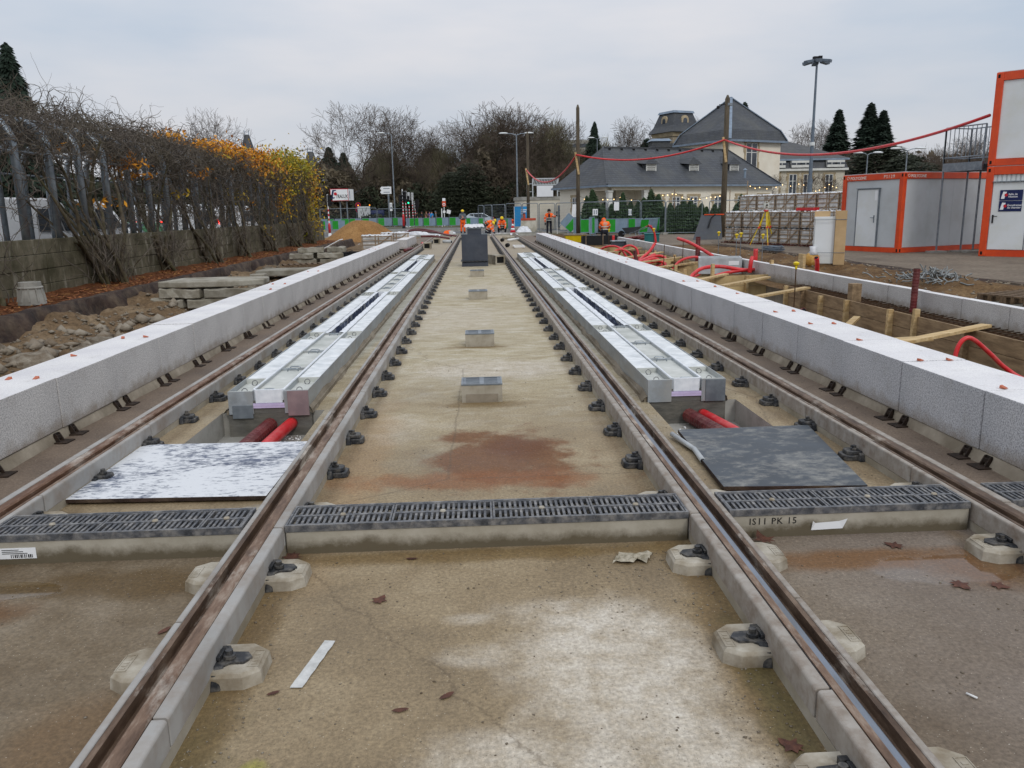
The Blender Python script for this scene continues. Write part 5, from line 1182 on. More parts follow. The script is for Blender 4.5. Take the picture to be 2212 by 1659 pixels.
root = thing('red_tray', 'red tray lying on the middle layer of crates', 'tray', (p.x, p.y, 1.42), rz); part(root, 'tray', MB().box(-.5,-.15,0,.5,.15,.03).box(-.5,-.15,.03,.5,-.13,.12).box(-.5,.13,.03,.5,.15,.12).box(-.5,-.13,.03,-.48,.13,.12).box(.48,-.13,.03,.5,.13,.12), m_red)
root = thing('total_station', 'yellow survey tripod with a grey instrument on its red head, before the crates', 'survey instrument', (12.35, 34.1, 0))
for a, l in ((2.5,.62),(-1.5,.35),(.4,.55)):
    f = (math.cos(a)*l, math.sin(a)*l); m1 = (f[0]*.45, f[1]*.45)
    b = MB(); b.beam((f[0],f[1],.0),(m1[0],m1[1],.78),.035,.03); part(root, 'lower_leg', b, m_yel); b = MB(); b.beam((m1[0]-.02,m1[1],.72),(.03*math.cos(a),.03*math.sin(a),1.42),.03,.03); b.beam((m1[0]+.04,m1[1],.72),(.07*math.cos(a)+.03,.03*math.sin(a),1.42),.03,.03); part(root, 'upper_leg', b, m_yel)
    b = MB(); b.beam((m1[0]-.03,m1[1],.70),(m1[0]+.05,m1[1],.80),.07,.06); part(root, 'leg_clamp', b, m_red); b = MB(); b.tube([(f[0],f[1],.0),(f[0]*.93,f[1]*.93,.12)], .02, 6); part(root, 'foot', b, m_red)
b = MB(); b.lathe([(.09,0),(.1,.03),(.09,.07)], (0,0,1.40), 10); part(root, 'head', b, m_red)
b = MB(); b.lathe([(.06,0),(.06,.06)], (0,0,1.47), 10); b.box(-.10,-.06,1.53,-.07,.06,1.78); b.box(.07,-.06,1.53,.10,.06,1.78); b.box(-.07,-.05,1.60,.07,.05,1.74); b.tube([(-.06,0,1.78),(-.05,0,1.83),(.05,0,1.83),(.06,0,1.78)], .012, 6)
part(root, 'instrument', b, mat('instrument_grey', (214,216,206), (186,190,180), 4, .5)); part(root, 'lens', MB().tube([(0,-.05,1.67),(0,-.12,1.67)], .035, 10), m_blkc)
# cabinet with cardboard
root = thing('electrical_cabinet', 'white electrical cabinet strapped between sheets of cardboard', 'cabinet', (9.47, 21.55, .02), math.radians(-22))
part(root, 'cabinet_body', MB().box(-.30,-.22,.06,.22,.22,1.30), m_panelw, bv=.01); part(root, 'plinth', MB().box(-.24,-.19,0,.18,.19,.06), m_concg)
part(root, 'door_gap', MB().box(-.285,-.2235,.12,-.280,-.2205,1.26), m_gap)
part(root, 'cardboard_sheet', MB().box(.224,-.30,.04,.235,.26,1.48), m_card_b); part(root, 'cardboard_sheet', MB().box(-.30,.225,.04,.10,.237,1.45), m_card_b); part(root, 'cardboard_sheet', MB().box(.236,-.30,.04,.50,-.288,1.46), m_card_b)
for z in (.35,1.22): part(root, 'strap', MB().box(-.306,-.309,z,.506,-.301,z+.012).box(-.306,-.3,z,-.301,.24,z+.012), m_mast)
root = thing('plastic_sack', 'clear sack of yellow offcuts leaning on the cabinet', 'sack', (9.05, 21.35, .0))
b = MB(); b.ball((0,0,.2), .2, 12, 8, sz=(1,.8,1.0)); b.v = [(x*(1+.12*fbm(z*9, x*7, 2)), y, z) for x, y, z in b.v]; part(root, 'filling', b, mat('yellow_offcuts', (206,166,96), (176,130,60), 14, .8, bump=.8, bscale=30, bd=.02), True)
b = MB(); b.lathe([(.15,.0),(.08,.1),(.1,.22)], (0.02,0,.33), 10); part(root, 'sack_neck', b, m_plast, True)
paths = []
for i in range(14):
    r = random.uniform(.22,.36); t = np.linspace(0, 6.3, 24); paths.append(np.array((10.9+random.gauss(0,.05), 29.2+random.gauss(0,.1), .03+.012*i))+np.stack([r*np.cos(t), r*np.sin(t)*1.1, .02*np.sin(t*2+i)], 1))
o = link('cable_coil', mesh_np('cable_coil', *ribbons(paths, [np.full(24,.012)]*14, 5), m_mast, True)); tag(o, 'coil of grey cable on the ground before the crates', 'cable')
paths = []
for i in range(120):
    c = np.array((9.35+random.gauss(0,.32), 16.1+random.gauss(0,.4), .10)); d = RNG.normal(0,1,3)*np.array((1,.8,.2)); c[2] += max(0, .16-.25*math.hypot(c[0]-9.35, (c[1]-16.1)*.8)); paths.append(walk(c, d, 5, .05, .3))
o = link('wire_heap', mesh_np('wire_heap', *ribbons(paths, [np.full(6,.014)]*120, 4), mat('grey_shreds', (150,154,154), (104,106,104), 4, .8))); tag(o, 'heap of grey shredded strips on the soil bank', 'debris'); o['kind'] = 'stuff'
pallet(7.95, 11.1, .22, 1.2, .8, .35, 'pallet half out of frame on the bank at the right edge')
b = MB(); b.frustum([(7.0,10.0,-.1),(8.9,10.0,-.1),(8.9,11.8,-.1),(7.0,11.8,-.1)], [(7.25,10.3,.21),(8.8,10.3,.2),(8.8,11.6,.2),(7.35,11.6,.22)]); single('concrete_base_block', b, m_stone, 'rough concrete base under the pallet on the right bank', 'concrete block', bv=.05)
scatter('bank_stones', [(7.0,10.8,9,30,0,500),(10.6,11.2,14,30,.05,260)], m_rock, .015, .05, 'stones and clods on the soil bank', 'stones', bank_h)
b = MB()
for i in range(60):
    y0 = 8+i*.5; xo = 11.05+.12*fbm(y0*.8, 1, 2); b.v += [(xo, y0, .012), (xo-.18+.05*fbm(y0*3, 2, 1), y0, -.06)]
b.f = [(2*i, 2*i+1, 2*i+3, 2*i+2) for i in range(59)]; b.m = [0]*59; struct('broken_asphalt_edge', b, m_asphd)
root = thing('rubber_mat', 'dark rubber sheet leaning against the wooden pole with an orange strip', 'mat', (11.9, 41.5, 0))
b = MB(); b.prism([(-.75,-.35,0),(-.15,.35,1.22),(.85,.25,1.22),(.75,-.45,0)], (.02,.04,.02)); part(root, 'sheet', b, m_rubber); part(root, 'orange_strip', MB().prism([(.0,.30,1.225),(1.0,.2,1.225),(1.02,.2,1.28),(.0,.30,1.28)], (0,.06,0)), m_orange)
part(root, 'strap', MB().tube([(.5,.0,1.26),(.3,.05,1.1),(.15,-.1,.75),(.1,-.15,.6)], .04, 6), m_blkc)
# ================================================================== END OF THE TRACKS
for x0, x1, y, lb in [(-6.0,-2.75,55.6,'white concrete beam across the end of the left platform'), (-2.4,-1.2,55.6,'white concrete beam across the end of the left track'), (-.9,1.0,55.6,'white concrete beam between the track ends'), (1.3,2.4,55.6,'white concrete beam across the end of the right track'), (2.8,4.2,53.4,'white beam between the right rail and the platform end')]:
    b = MB(); b.box(x0,y,-.02,x1,y+.28,.13); single('end_beam', b, m_concg, lb, 'concrete beam', 'beams at the track ends', bv=.01)
def hollow(x, y, lb, rz=0, s_=1):
    root = thing('duct_block', lb, 'duct block', (x, y, 0), rz, 'hollow duct blocks near the track ends'); b = MB(); w, h, l = .17*s_, .3*s_, .5*s_; t = .05*s_
    b.box(-w,-l,0,w,l,t); b.box(-w,-l,h-t,w,l,h); b.box(-w,-l,t,-w+t,l,h-t); b.box(w-t,-l,t,w,l,h-t); part(root, 'block', b, m_conc); part(root, 'opening', MB().box(-w+t,-l+.04,t,w-t,l-.04,h-t), m_void); return root
hollow(-2.05,43.0,'duct block beside the left outer rail, farther one'); hollow(-2.2,37.2,'duct block with a greenish side beside the left outer rail, nearer one'); hollow(.62,25.6,'hollow block standing right behind the dark cabinet', .3, .95)
pipe('pvc_pipe', [(-1.7,42.6,.12),(-1.25,42.4,.12)], .08, m_pvc, 'grey pipe stub lying in the far left track'); pipe('pvc_pipe', [(1.75,43.5,.1),(2.35,44.6,.12)], .07, m_white, 'pale pipe with a red end in the far right track')
pipe('pvc_pipe', [(1.62,47.5,.1),(2.3,48,.1)], .09, m_conc, 'concrete coloured pipe farther in the right track'); pipe('pipe_end', [(1.50,44.2,.10),(1.42,43.9,.10)], .09, m_blkc, 'black pipe mouth in the far right track'); pipe('pipe_end', [(1.50,37.3,.10),(1.43,37.0,.10)], .09, m_blkc, 'second black pipe mouth nearer in the right track')
pipe('red_hose', curve([(-2.72,41.0,.1),(-2.65,40.6,.14),(-2.6,40.2,.05)]), .055, m_red, 'short red hose stub between rail and detached platform end')
pipe('maroon_hose', curve([(-2.95,33.8,.1),(-2.8,34.6,.13),(-2.68,35.4,.06)]), .07, m_redd, 'maroon hose stub poking out below the left platform end')
for i, (pp, lb) in enumerate([([(-5.2,58.5,.2),(-4.2,57.2,.42),(-2.6,54.8,.30),(-1.9,53.2,.18),(-1.55,52.4,.12)], 'long maroon hose sweeping from the kerb to the left track'), ([(-5.4,58.9,.2),(-4.2,57.9,.5),(-3.0,56.2,.40),(-2.1,54.6,.2),(-1.2,53.2,.08)], 'second maroon hose behind the first one'), ([(-3.2,48.2,.25),(-2.6,47.8,.26),(-1.9,47.2,.2),(-1.5,47.0,.14)], 'maroon hose lying across the left outer rail'), ([(-5.0,59.5,.15),(-4.2,58.6,.25),(-3.0,58.4,.25),(-2.2,57.2,.1)], 'farthest maroon hose on the ground by the kerb')]):
    pipe('maroon_hose', curve(pp), .055, m_redd, lb, 'hose', 8, 'maroon hoses at the far left track')
b = MB()
for p, q in [((0,0),(.42,0)),((0,.9),(.42,.9)),((0,1.8),(.42,1.8)),((0,0),(0,1.8)),((.42,0),(.42,1.8))]: b.beam((*p,.05),(*q,.05),.05,.05)
b.xf(Matrix.Translation((1.72,35.4,.03))); single('manhole_frame', b, m_white, 'white two part frame lying flat in the right track', 'frame')
for i, (x, y, z, sx, sy, h, lb) in enumerate([(-4.6,58.6,0,1.5,.8,.35,'crumpled white sheeting over material left of the track end'), (1.9,56.9,.0,1.2,.5,.10,'white sheeting on the ground beside the squatting worker'), (3.6,60.2,0,.6,.7,.45,'white plastic over a post base near the right platform end'), (-1.9,59.5,0,.5,.4,.25,'white bucket wrapped in plastic near the orange cloth'), (-3.1,57.5,0,1.1,.6,.12,'thin sheet of plastic across the ground left of the track end')]):
    V = []; F = []; n = 14
    for a in range(n+1):
        for c in range(n+1):
            u, v = a/n-.5, c/n-.5; V.append((u*sx*2, v*sy*2, max(.0, h*(1-(2*abs(u))**3)*(1-(2*abs(v))**3)+.07*fbm(u*9+i, v*9, i)*min(1, h*4))))
    for a in range(n):
        for c in range(n): k = a*(n+1)+c; F.append((k, k+n+1, k+n+2, k+1))
    o = link('plastic_sheet', mesh_np('plastic_sheet', V, F, m_plast), loc=(x, y, z)); tag(o, lb, 'plastic sheet', 'white plastic sheets near the track ends')
b = MB(); b.frustum([(-.35,-.2,0),(.35,-.2,0),(.3,.2,0),(-.3,.2,0)], [(-.1,-.1,.34),(.28,-.12,.4),(.2,.12,.36),(-.05,.1,.3)]); b.xf(Matrix.Translation((-2.05,57.6,0))); single('orange_jacket', b, m_hiv, 'orange jacket dropped on a bucket at the end of the left track', 'jacket')
b = MB(); b.lathe([(.14,0),(.16,.34)], (-1.72,57.5,.0), 12); single('white_bucket', b, m_white, 'white bucket beside the dropped orange jacket', 'bucket')
# dark cabinet on pallet
pallet(-.03, 24.93, 0, .80, .80, 0, 'dark pallet under the dark grey cabinet between the tracks', m_cab)
root = thing('dark_cabinet', 'dark grey machine housing with a narrower raised top, wrapped in white plastic', 'cabinet', (-.03, 24.93, .155))
part(root, 'housing', MB().box(-.395,-.4,.02,.395,.4,.80), m_cab, bv=.006); part(root, 'base_sheet', MB().box(-.43,-.43,0,.40,.42,.018), m_rubber)
part(root, 'raised_top', MB().box(-.21,-.36,.80,.21,.36,.97), m_cab); 
for s_ in (-1,1): part(root, 'hinge_bar', MB().box(s_*.30-.09,-.39,.802,s_*.30+.09,-.33,.83), m_galv); part(root, 'bolt_head', MB().lathe([(.02,0),(.02,.012)], (s_*.3,-.36,.83), 8), m_galv)
part(root, 'top_slab', MB().box(-.24,-.38,.972,.24,.38,1.02), m_galv)
V = []; F = []; n = 18
for a in range(n+1):
    for c in range(n+1): u, v = a/n-.5, c/n-.5; V.append((u*.62, v*.84, 1.085+.022*fbm(u*11, v*9, 3)-(.07 if max(abs(u),abs(v)) > .46 else 0)))
for a in range(n):
    for c in range(n): k = a*(n+1)+c; F.append((k, k+n+1, k+n+2, k+1))
part(root, 'plastic_cover', mesh_np('plastic_cover', V, F, m_plast), None)
part(root, 'pack', MB().box(-.24,-.36,1.021,.24,.36,1.07), m_white)
# ================================================================== PEOPLE
def skin_mesh(name, joints, edges, radii, m, sub=1, root_i=0):
    me = bpy.data.meshes.new(name); me.from_pydata([Vector(j) for j in joints], edges, []); o = bpy.data.objects.new(name, me); COL.objects.link(o)
    o.modifiers.new('skin', 'SKIN').use_smooth_shade = True
    lay = me.skin_vertices[0] if me.skin_vertices else None
    if lay is None: raise RuntimeError('skin')
    for i, r in enumerate(radii): lay.data[i].radius = (r, r) if isinstance(r, (int, float)) else r; lay.data[i].use_root = (i == root_i)
    sb = o.modifiers.new('sub', 'SUBSURF'); sb.levels = sub; sb.render_levels = sub
    dg = bpy.context.evaluated_depsgraph_get(); me2 = bpy.data.meshes.new_from_object(o.evaluated_get(dg)); bpy.data.objects.remove(o)
    me2.materials.clear(); me2.materials.append(m); me2.polygons.foreach_set('use_smooth', [True]*len(me2.polygons)); me2.polygons.foreach_set('material_index', [0]*len(me2.polygons)); return me2
def ensure_skin(me):
    pass
def person(label, loc, rz, J, jacket, trousers, hat, hatm, hood=None, stripes=True, boots=None, group='workers in orange at the crossing'):
    """J: dict of joints in local coordinates (facing -y)"""
    root = thing('person', label, 'person', loc, rz, group)
    g = lambda k: Vector(J[k])
    nm = ['pel','chest','neck','head','shL','elL','wrL','haL','shR','elR','wrR','haR','hipL','knL','anL','toL','hipR','knR','anR','toR']
    ed = [(0,1),(1,2),(2,3),(1,4),(4,5),(5,6),(6,7),(1,8),(8,9),(9,10),(10,11),(0,12),(12,13),(13,14),(14,15),(0,16),(16,17),(17,18),(18,19)]
    rad = [.13,.14,.055,.095,.06,.045,.032,.035,.06,.045,.032,.035,.085,.06,.045,.04,.085,.06,.045,.04]
    part(root, 'body', skin_mesh('body', [g(k) for k in nm], ed, rad, m_skin), None)
    jn = ['pel','chest','neck','shL','elL','wrL','shR','elR','wrR']; je = [(0,1),(1,2),(1,3),(3,4),(4,5),(1,6),(6,7),(7,8)]
    part(root, 'jacket', skin_mesh('jacket', [g(k) for k in jn], je, [(.20,.15),(.205,.155),.085,.095,.08,.062,.095,.08,.062], jacket), None)
    tn = ['pel','hipL','knL','anL','hipR','knR','anR']; te = [(0,1),(1,2),(2,3),(0,4),(4,5),(5,6)]
    part(root, 'trousers', skin_mesh('trousers', [g(k) for k in tn], te, [.16,.115,.088,.075,.115,.088,.075], trousers), None)
    for s_ in 'LR':
        a, t = g('an'+s_), g('to'+s_); b = MB(); b.tube([a+Vector((0,0,.08)), a, t], [.062,.065,.05], 8); part(root, 'boot', b, boots or m_blkc, True)
        h, w_ = g('ha'+s_), g('wr'+s_); dr = (h-w_).normalized(); b = MB(); b.ball(h, .048, 8, 6, sz=(1,1,1.1)); 
        for q in range(4): b.tube([h+dr*.03+Vector(((q-1.5)*.018,0,0)), h+dr*.095+Vector(((q-1.5)*.022,-.012,-.01)), h+dr*.12+Vector(((q-1.5)*.02,-.03,-.02))], .011, 5)
        b.tube([h+Vector((.03,0,0)), h+dr*.05+Vector((.055,-.02,0))], .012, 5); part(root, 'glove', b, m_dkcl, True)
    hd, nk = g('head'), g('neck'); up = (hd-nk).normalized(); fw = Vector(J.get('look', (0,-1,0))).normalized(); fw = (fw-up*fw.dot(up)).normalized(); sd_ = up.cross(fw)
    R_ = Matrix((sd_, -fw, up)).transposed().to_4x4(); T_ = Matrix.Translation(hd) @ R_
    b = MB(); b.ball((0,0,.01), .098, 12, 8, sz=(.86,1.02,1.18)); b.add([(-.016,-.092,-.005),(.016,-.092,-.005),(0,-.125,-.022),(0,-.09,.028)], [(0,1,2),(0,2,3),(1,3,2)]); b.ball((-.086,0,0),.02,6,4); b.ball((.086,0,0),.02,6,4); b.xf(T_); part(root, 'face', b, m_skin, True)
    b = MB(); b.ball((-.033,-.088,.022),.012,6,4); b.ball((.033,-.088,.022),.012,6,4); b.box(-.025,-.094,-.05,.025,-.088,-.042); b.xf(T_); part(root, 'eyes_and_mouth', b, m_blkc)
    b = MB()
    if hat == 'helmet':
        b.lathe([(.128,.035),(.124,.06),(.118,.10),(.09,.145),(.045,.17),(.001,.178)], (0,0,0), 14); b.prism([(-.09,-.11,.045),(-.06,-.17,.04),(.06,-.17,.04),(.09,-.11,.045)], (0,0,.012))
    else: b.lathe([(.112,.03),(.12,.07),(.11,.13),(.07,.165),(.001,.175)], (0,0,0), 14); b.ball((-.1,.0,.02),.045,8,6,sz=(.6,1,1.5)); b.ball((.1,.0,.02),.045,8,6,sz=(.6,1,1.5))
    b.xf(T_); part(root, 'helmet' if hat == 'helmet' else 'fur_cap', b, hatm, True)
    if hood:
        b = MB(); b.lathe([(.12,-.14),(.125,-.06),(.118,.02),(.11,.08)], (0,.035,0), 12); b.xf(T_); part(root, 'hood', b, hood, True)
    if stripes:
        b = MB()
        pe, ch = g('pel'), g('chest')
        for t in (.15,.62): 
            c = pe.lerp(ch, t); ax = (ch-pe).normalized(); b.tube([c-ax*.022, c+ax*.022], .222, 14, caps=False)
        for s_ in 'LR':
            for (u, v, t, r) in (('sh','el',.6,.099),('el','wr',.45,.083)):
                c = g(u+s_).lerp(g(v+s_), t); ax = (g(v+s_)-g(u+s_)).normalized(); b.tube([c-ax*.02, c+ax*.02], r, 10, caps=False)
        part(root, 'reflective_band', b, m_tape)
    return root
STAND = dict(pel=(0,0,.96), chest=(0,0,1.30), neck=(0,-.01,1.50), head=(0,-.03,1.63), shL=(-.19,0,1.42), elL=(-.27,.02,1.15), wrL=(-.25,-.08,.92), haL=(-.24,-.11,.84), shR=(.19,0,1.42), elR=(.27,.02,1.15), wrR=(.25,-.08,.92), haR=(.24,-.11,.84),
             hipL=(-.10,0,.92), knL=(-.12,-.02,.50), anL=(-.13,.02,.10), toL=(-.14,-.16,.05), hipR=(.10,0,.92), knR=(.12,-.02,.50), anR=(.13,.02,.10), toR=(.14,-.16,.05))
J = dict(STAND); J.update(elL=(-.27,-.02,1.16), wrL=(-.06,-.20,1.12), haL=(.0,-.22,1.12), elR=(.27,-.02,1.16), wrR=(.06,-.20,1.08), haR=(.0,-.23,1.07))
person('standing worker in grey hoodie, orange trousers and yellow helmet, behind the dark cabinet', (-.95, 63.2, 0), .1, J, m_hoodie, m_hiv, 'helmet', m_helm, m_hoodie, False)
J = dict(STAND); J.update(pel=(0,0,.90), chest=(0,0,1.22), elR=(.34,-.10,1.16), wrR=(.44,-.26,1.22), haR=(.50,-.33,1.27), head=(0,-.03,1.55), neck=(0,-.01,1.43), shL=(-.2,0,1.35), shR=(.2,0,1.35), elL=(-.29,.02,1.07), wrL=(-.28,-.04,.82), haL=(-.28,-.06,.74), look=(.35,-1,0))
wk = person('standing worker in open orange jacket and black fur cap, holding a white staff', (5.22, 57.2, 0), .0, J, m_hiv, m_dkcl, 'cap', m_blkc)
part(wk, 'sweater', MB().prism([(-.075,-.19,.82),(.075,-.19,.82),(.06,-.175,1.38),(-.06,-.175,1.38)], (0,.05,0)), m_dkcl)
b = MB(); b.tube([(5.76,56.9,.0),(5.74,56.88,1.35)], .022, 8); o = single('survey_staff', b, m_white, 'white survey staff held by the standing worker in the fur cap', 'staff')
part(o, 'staff_head', MB().tube([(0,0,1.35),(0,0,1.5)], .03, 8).lathe([(.05,0),(.05,.03)], (0,0,1.5), 8), m_blkc)
J = dict(pel=(0,.1,.42), chest=(0,-.02,.74), neck=(0,-.08,.93), head=(0,-.14,1.05), shL=(-.2,-.02,.86), elL=(-.27,-.12,.60), wrL=(-.16,-.32,.36), haL=(-.13,-.36,.29), shR=(.2,-.02,.86), elR=(.27,-.12,.60), wrR=(.2,-.32,.34), haR=(.2,-.36,.27), hipL=(-.13,.08,.38), knL=(-.26,-.26,.40), anL=(-.24,-.02,.08), toL=(-.25,-.17,.05), hipR=(.13,.08,.38), knR=(.28,-.26,.38), anR=(.24,0,.08), toR=(.25,-.17,.05), look=(0,-1,-.5))
person('worker squatting to face the camera in orange jacket, red hood and yellow helmet', (2.0, 60.6, .03), 0, J, m_hiv, m_dkcl, 'helmet', m_helm, m_red)
J = dict(pel=(-.22,.1,.70), chest=(.08,-.02,.93), neck=(.30,-.06,.96), head=(.42,-.08,.96), shL=(.08,-.18,.88), elL=(.22,-.22,.64), wrL=(.28,-.26,.42), haL=(.3,-.28,.34), shR=(.14,.14,.88), elR=(.3,.15,.66), wrR=(.36,.0,.42), haR=(.38,-.05,.34), hipL=(-.2,-.02,.64), knL=(-.10,-.06,.36), anL=(-.18,-.04,.08), toL=(-.04,-.08,.05), hipR=(-.2,.18,.64), knR=(-.08,.14,.36), anR=(-.2,.16,.08), toR=(-.05,.14,.05), look=(.5,-.3,-1))
person('worker bending forward, orange back turned up, yellow helmet low, behind the squatting one', (.98, 59.9, 0), 0, J, m_hiv, m_dkcl, 'helmet', m_helm)
J = dict(pel=(-.15,.06,.30), chest=(.02,-.02,.58), neck=(.16,-.04,.74), head=(.25,-.06,.80), shL=(.0,-.18,.66), elL=(.16,-.24,.42), wrL=(.28,-.22,.24), haL=(.32,-.22,.17), shR=(.1,.14,.66), elR=(.24,.14,.42), wrR=(.34,.02,.24), haR=(.37,-.02,.17), hipL=(-.13,-.04,.27), knL=(.12,-.14,.34), anL=(-.02,-.12,.08), toL=(.12,-.14,.05), hipR=(-.13,.16,.27), knR=(.08,.16,.16), anR=(-.25,.18,.08), toR=(-.32,.18,.05), look=(.6,-.4,-.7))
person('crouching worker in orange jacket with navy shoulders right behind the cabinet', (.98, 57.0, .0), 0, J, m_hiv, m_dkcl, 'helmet', m_helm)
J = dict(pel=(0,0,.45), chest=(.0,-.02,.78), neck=(.02,-.08,.93), head=(.03,-.14,.99), shL=(-.2,-.02,.88), elL=(-.27,-.10,.66), wrL=(-.18,-.28,.48), haL=(-.15,-.33,.42), shR=(.2,-.02,.88), elR=(.27,-.10,.66), wrR=(.2,-.28,.48), haR=(.18,-.33,.42), hipL=(-.12,0,.40), knL=(-.14,-.30,.30), anL=(-.14,.08,.08), toL=(-.14,-.05,.05), hipR=(.12,0,.40), knR=(.14,-.28,.28), anR=(.14,.1,.08), toR=(.14,-.03,.05), look=(0,-1,-.8))
person('worker crouching, back to the camera, in a striped orange vest by the black box', (7.35, 45.8, .0), math.pi, J, m_hiv, m_dkcl, 'cap', m_hiv)
pw = [(1605,550,'black coat'),(1680,565,'dark jacket with a pale bag'),(1748,575,'brown jacket'),(1800,555,'purple backpack'),(1832,560,'bright blue jacket'),(1893,570,'grey coat')]
for i, (x, y, lb) in enumerate(pw):
    p = at(*T1(x, y), 100); J = dict(STAND)
    person('pedestrian in %s waiting beyond the barriers' % lb, (p.x, 100, 0), 1.2+i*.7, J, [m_blkc, m_dkcl, mat('coat_brown', (92,76,62)), mat('coat_purple', (84,60,120)), mat('coat_blue', (40,140,206)), m_hoodie][i], m_dkcl, 'cap', [m_dkcl, m_blkc, mat('hair_brown', (92,66,44)), m_blkc, m_blkc, m_hoodie][i], None, False, group='pedestrians beyond the barriers')
# ================================================================== BARRIERS
def barrier_mesh(w=1.72, h=1.02, split=.47, flip=False, n=12):
    out_ = []
    b = MB(); t = .02
    b.box(-w/2,-.02,.13,w/2,.02,.17); b.box(-w/2,-.02,h-.04,w/2,.02,h); b.box(-w/2,-.02,.17,-w/2+.035,.02,h-.04); b.box(w/2-.035,-.02,.17,w/2,.02,h-.04)
    for s_ in (-1,1): b.box(s_*w*.36-.03,-.22,0,s_*w*.36+.03,.22,.04); b.box(s_*w*.36-.02,-.02,.04,s_*w*.36+.02,.02,.13)
    fr = mesh('frame', b, m_bgrey)
    def pan(x0, x1, m):
        b = MB(); k = max(3, int((x1-x0)/.14)); d = (x1-x0)/k
        for i in range(k): a = x0+i*d; b.box(a+.006,-.012,.172,a+d*.62,.012,h-.042); b.box(a+d*.62,-.005,.172,a+d+.006,.005,h-.042)
        return mesh('panel', b, m)
    xs = -w/2+.035+(w-.07)*split
    return fr, pan(-w/2+.037, xs, m_green if not flip else m_bgrey), pan(xs+.002, w/2-.042, m_bgrey if not flip else m_green)
BM = barrier_mesh(); BM2 = barrier_mesh(flip=True)
def barrier(p, q, z, lb, flip=False, grp='green and grey site barriers', hs=1.0):
    p, q = Vector(p), Vector(q); c = (p+q)/2; d = q-p; root = thing('site_barrier', lb, 'barrier', (c.x, c.y, z), math.atan2(d.y, d.x), grp, scale=(d.length/1.74, 1, hs))
    fr, a, b_ = BM2 if flip else BM; link('frame', fr, root); link('panel', a, root); link('panel', b_, root); return root
k = 0
xs = [T1(v, 0)[0] for v in (595,780,1008,1240,1412)]
for i in range(4):
    p, q = at(xs[i]+.6, 480, 92), at(xs[i+1]-.6, 480, 92); barrier((p.x,92,0),(q.x,92,0), .12, 'green and grey barrier, %s from the left between the two red white posts' % nth(i))
xs = [T1(v, 0)[0] for v in (160,370,595)]
for i in range(2):
    p, q = at(xs[i]+.6, 480, 95), at(xs[i+1]-.6, 480, 95); barrier((p.x,95,0),(q.x,95,0), .1, 'barrier in the back row behind the advertising box posts, %s from the left' % nth(i), True)
xs = [T1(v, 0)[0] for v in (-60,135,330,530)]
for i in range(3):
    p, q = at(xs[i]+.6, 480, 82), at(xs[i+1]-.6, 480, 82); barrier((p.x,82,0),(q.x,82,0), .0, 'barrier in the front row left of the sand heap, %s from the left' % nth(i))
xs = [T1(v, 0)[0] for v in (1440,1570,1700,1895,2090,2300)]
for i in range(5):
    p, q = at(xs[i]+.6, 480, 90), at(xs[i+1]-.6, 480, 90); barrier((p.x,90,0),(q.x,90,0), .05, 'barrier right of the tall red white post, %s from it in the row' % nth(i), i == 0)
for i, (a, c, y, lb, fl) in enumerate([(245,400,84,'barrier behind the standing hooded worker',False),(400,545,80,'barrier with a green end beside the orange bent worker',True),(775,905,72,'grey barrier between the squatting and bent workers',True),(905,1040,70,'barrier just left of the traffic cone',False)]):
    p, q = at(*W2(a, 400), y), at(*W2(c, 400), y); barrier((p.x,y,0),(q.x,y,0), .0, lb, fl)
for i, (a, c, y0_, y1_, lb, fl) in enumerate([(165,300,53.5,53.2,'barrier with green left half behind the orange vest worker',False),(345,528,52.5,52.0,'green and grey barrier right of the crouching back turned worker',False),(530,640,52,51.6,'half green barrier, second right of the crouching worker',False),(655,768,51.8,53.2,'grey barrier skewed beside the leaning green panel',True),(1095,1255,49.6,49.2,'grey barrier behind the dark rubber sheet',True)]):
    p, q = at(*H3(a, 1000), y0_), at(*H3(c, 1000), y1_); barrier((p.x,y0_,0),(q.x,y1_,0), .0, lb, fl)
p = at(*H2(1680, 920), 54); root = barrier((p.x-.5,54,0),(p.x+.5,54,0), 0, 'barrier tipped on its side against the hose pile', True); root.rotation_euler = (0, .75, .1); root.location.z = .35
p = at(*H2(1770, 900), 51.5); root = barrier((p.x-.2,51.5,0),(p.x+.25,52.6,0), 0, 'galvanised barrier seen end on, left of the crouching worker', True); root.scale = (1,1,1.15)
p = at(*H2(1860, 900), 49.5); root = barrier((p.x-.1,49.4,0),(p.x+.3,50.6,0), 0, 'galvanised barrier seen end on, right beside the crouching worker', True); root.scale = (1,1,1.15)
p = at(*H3(690, 1040), 51.2); root = barrier((p.x-.7,51.2,0),(p.x+.5,51.6,0), 0, 'dark green panel leaning between the right barriers', False); root.rotation_euler.x = .3
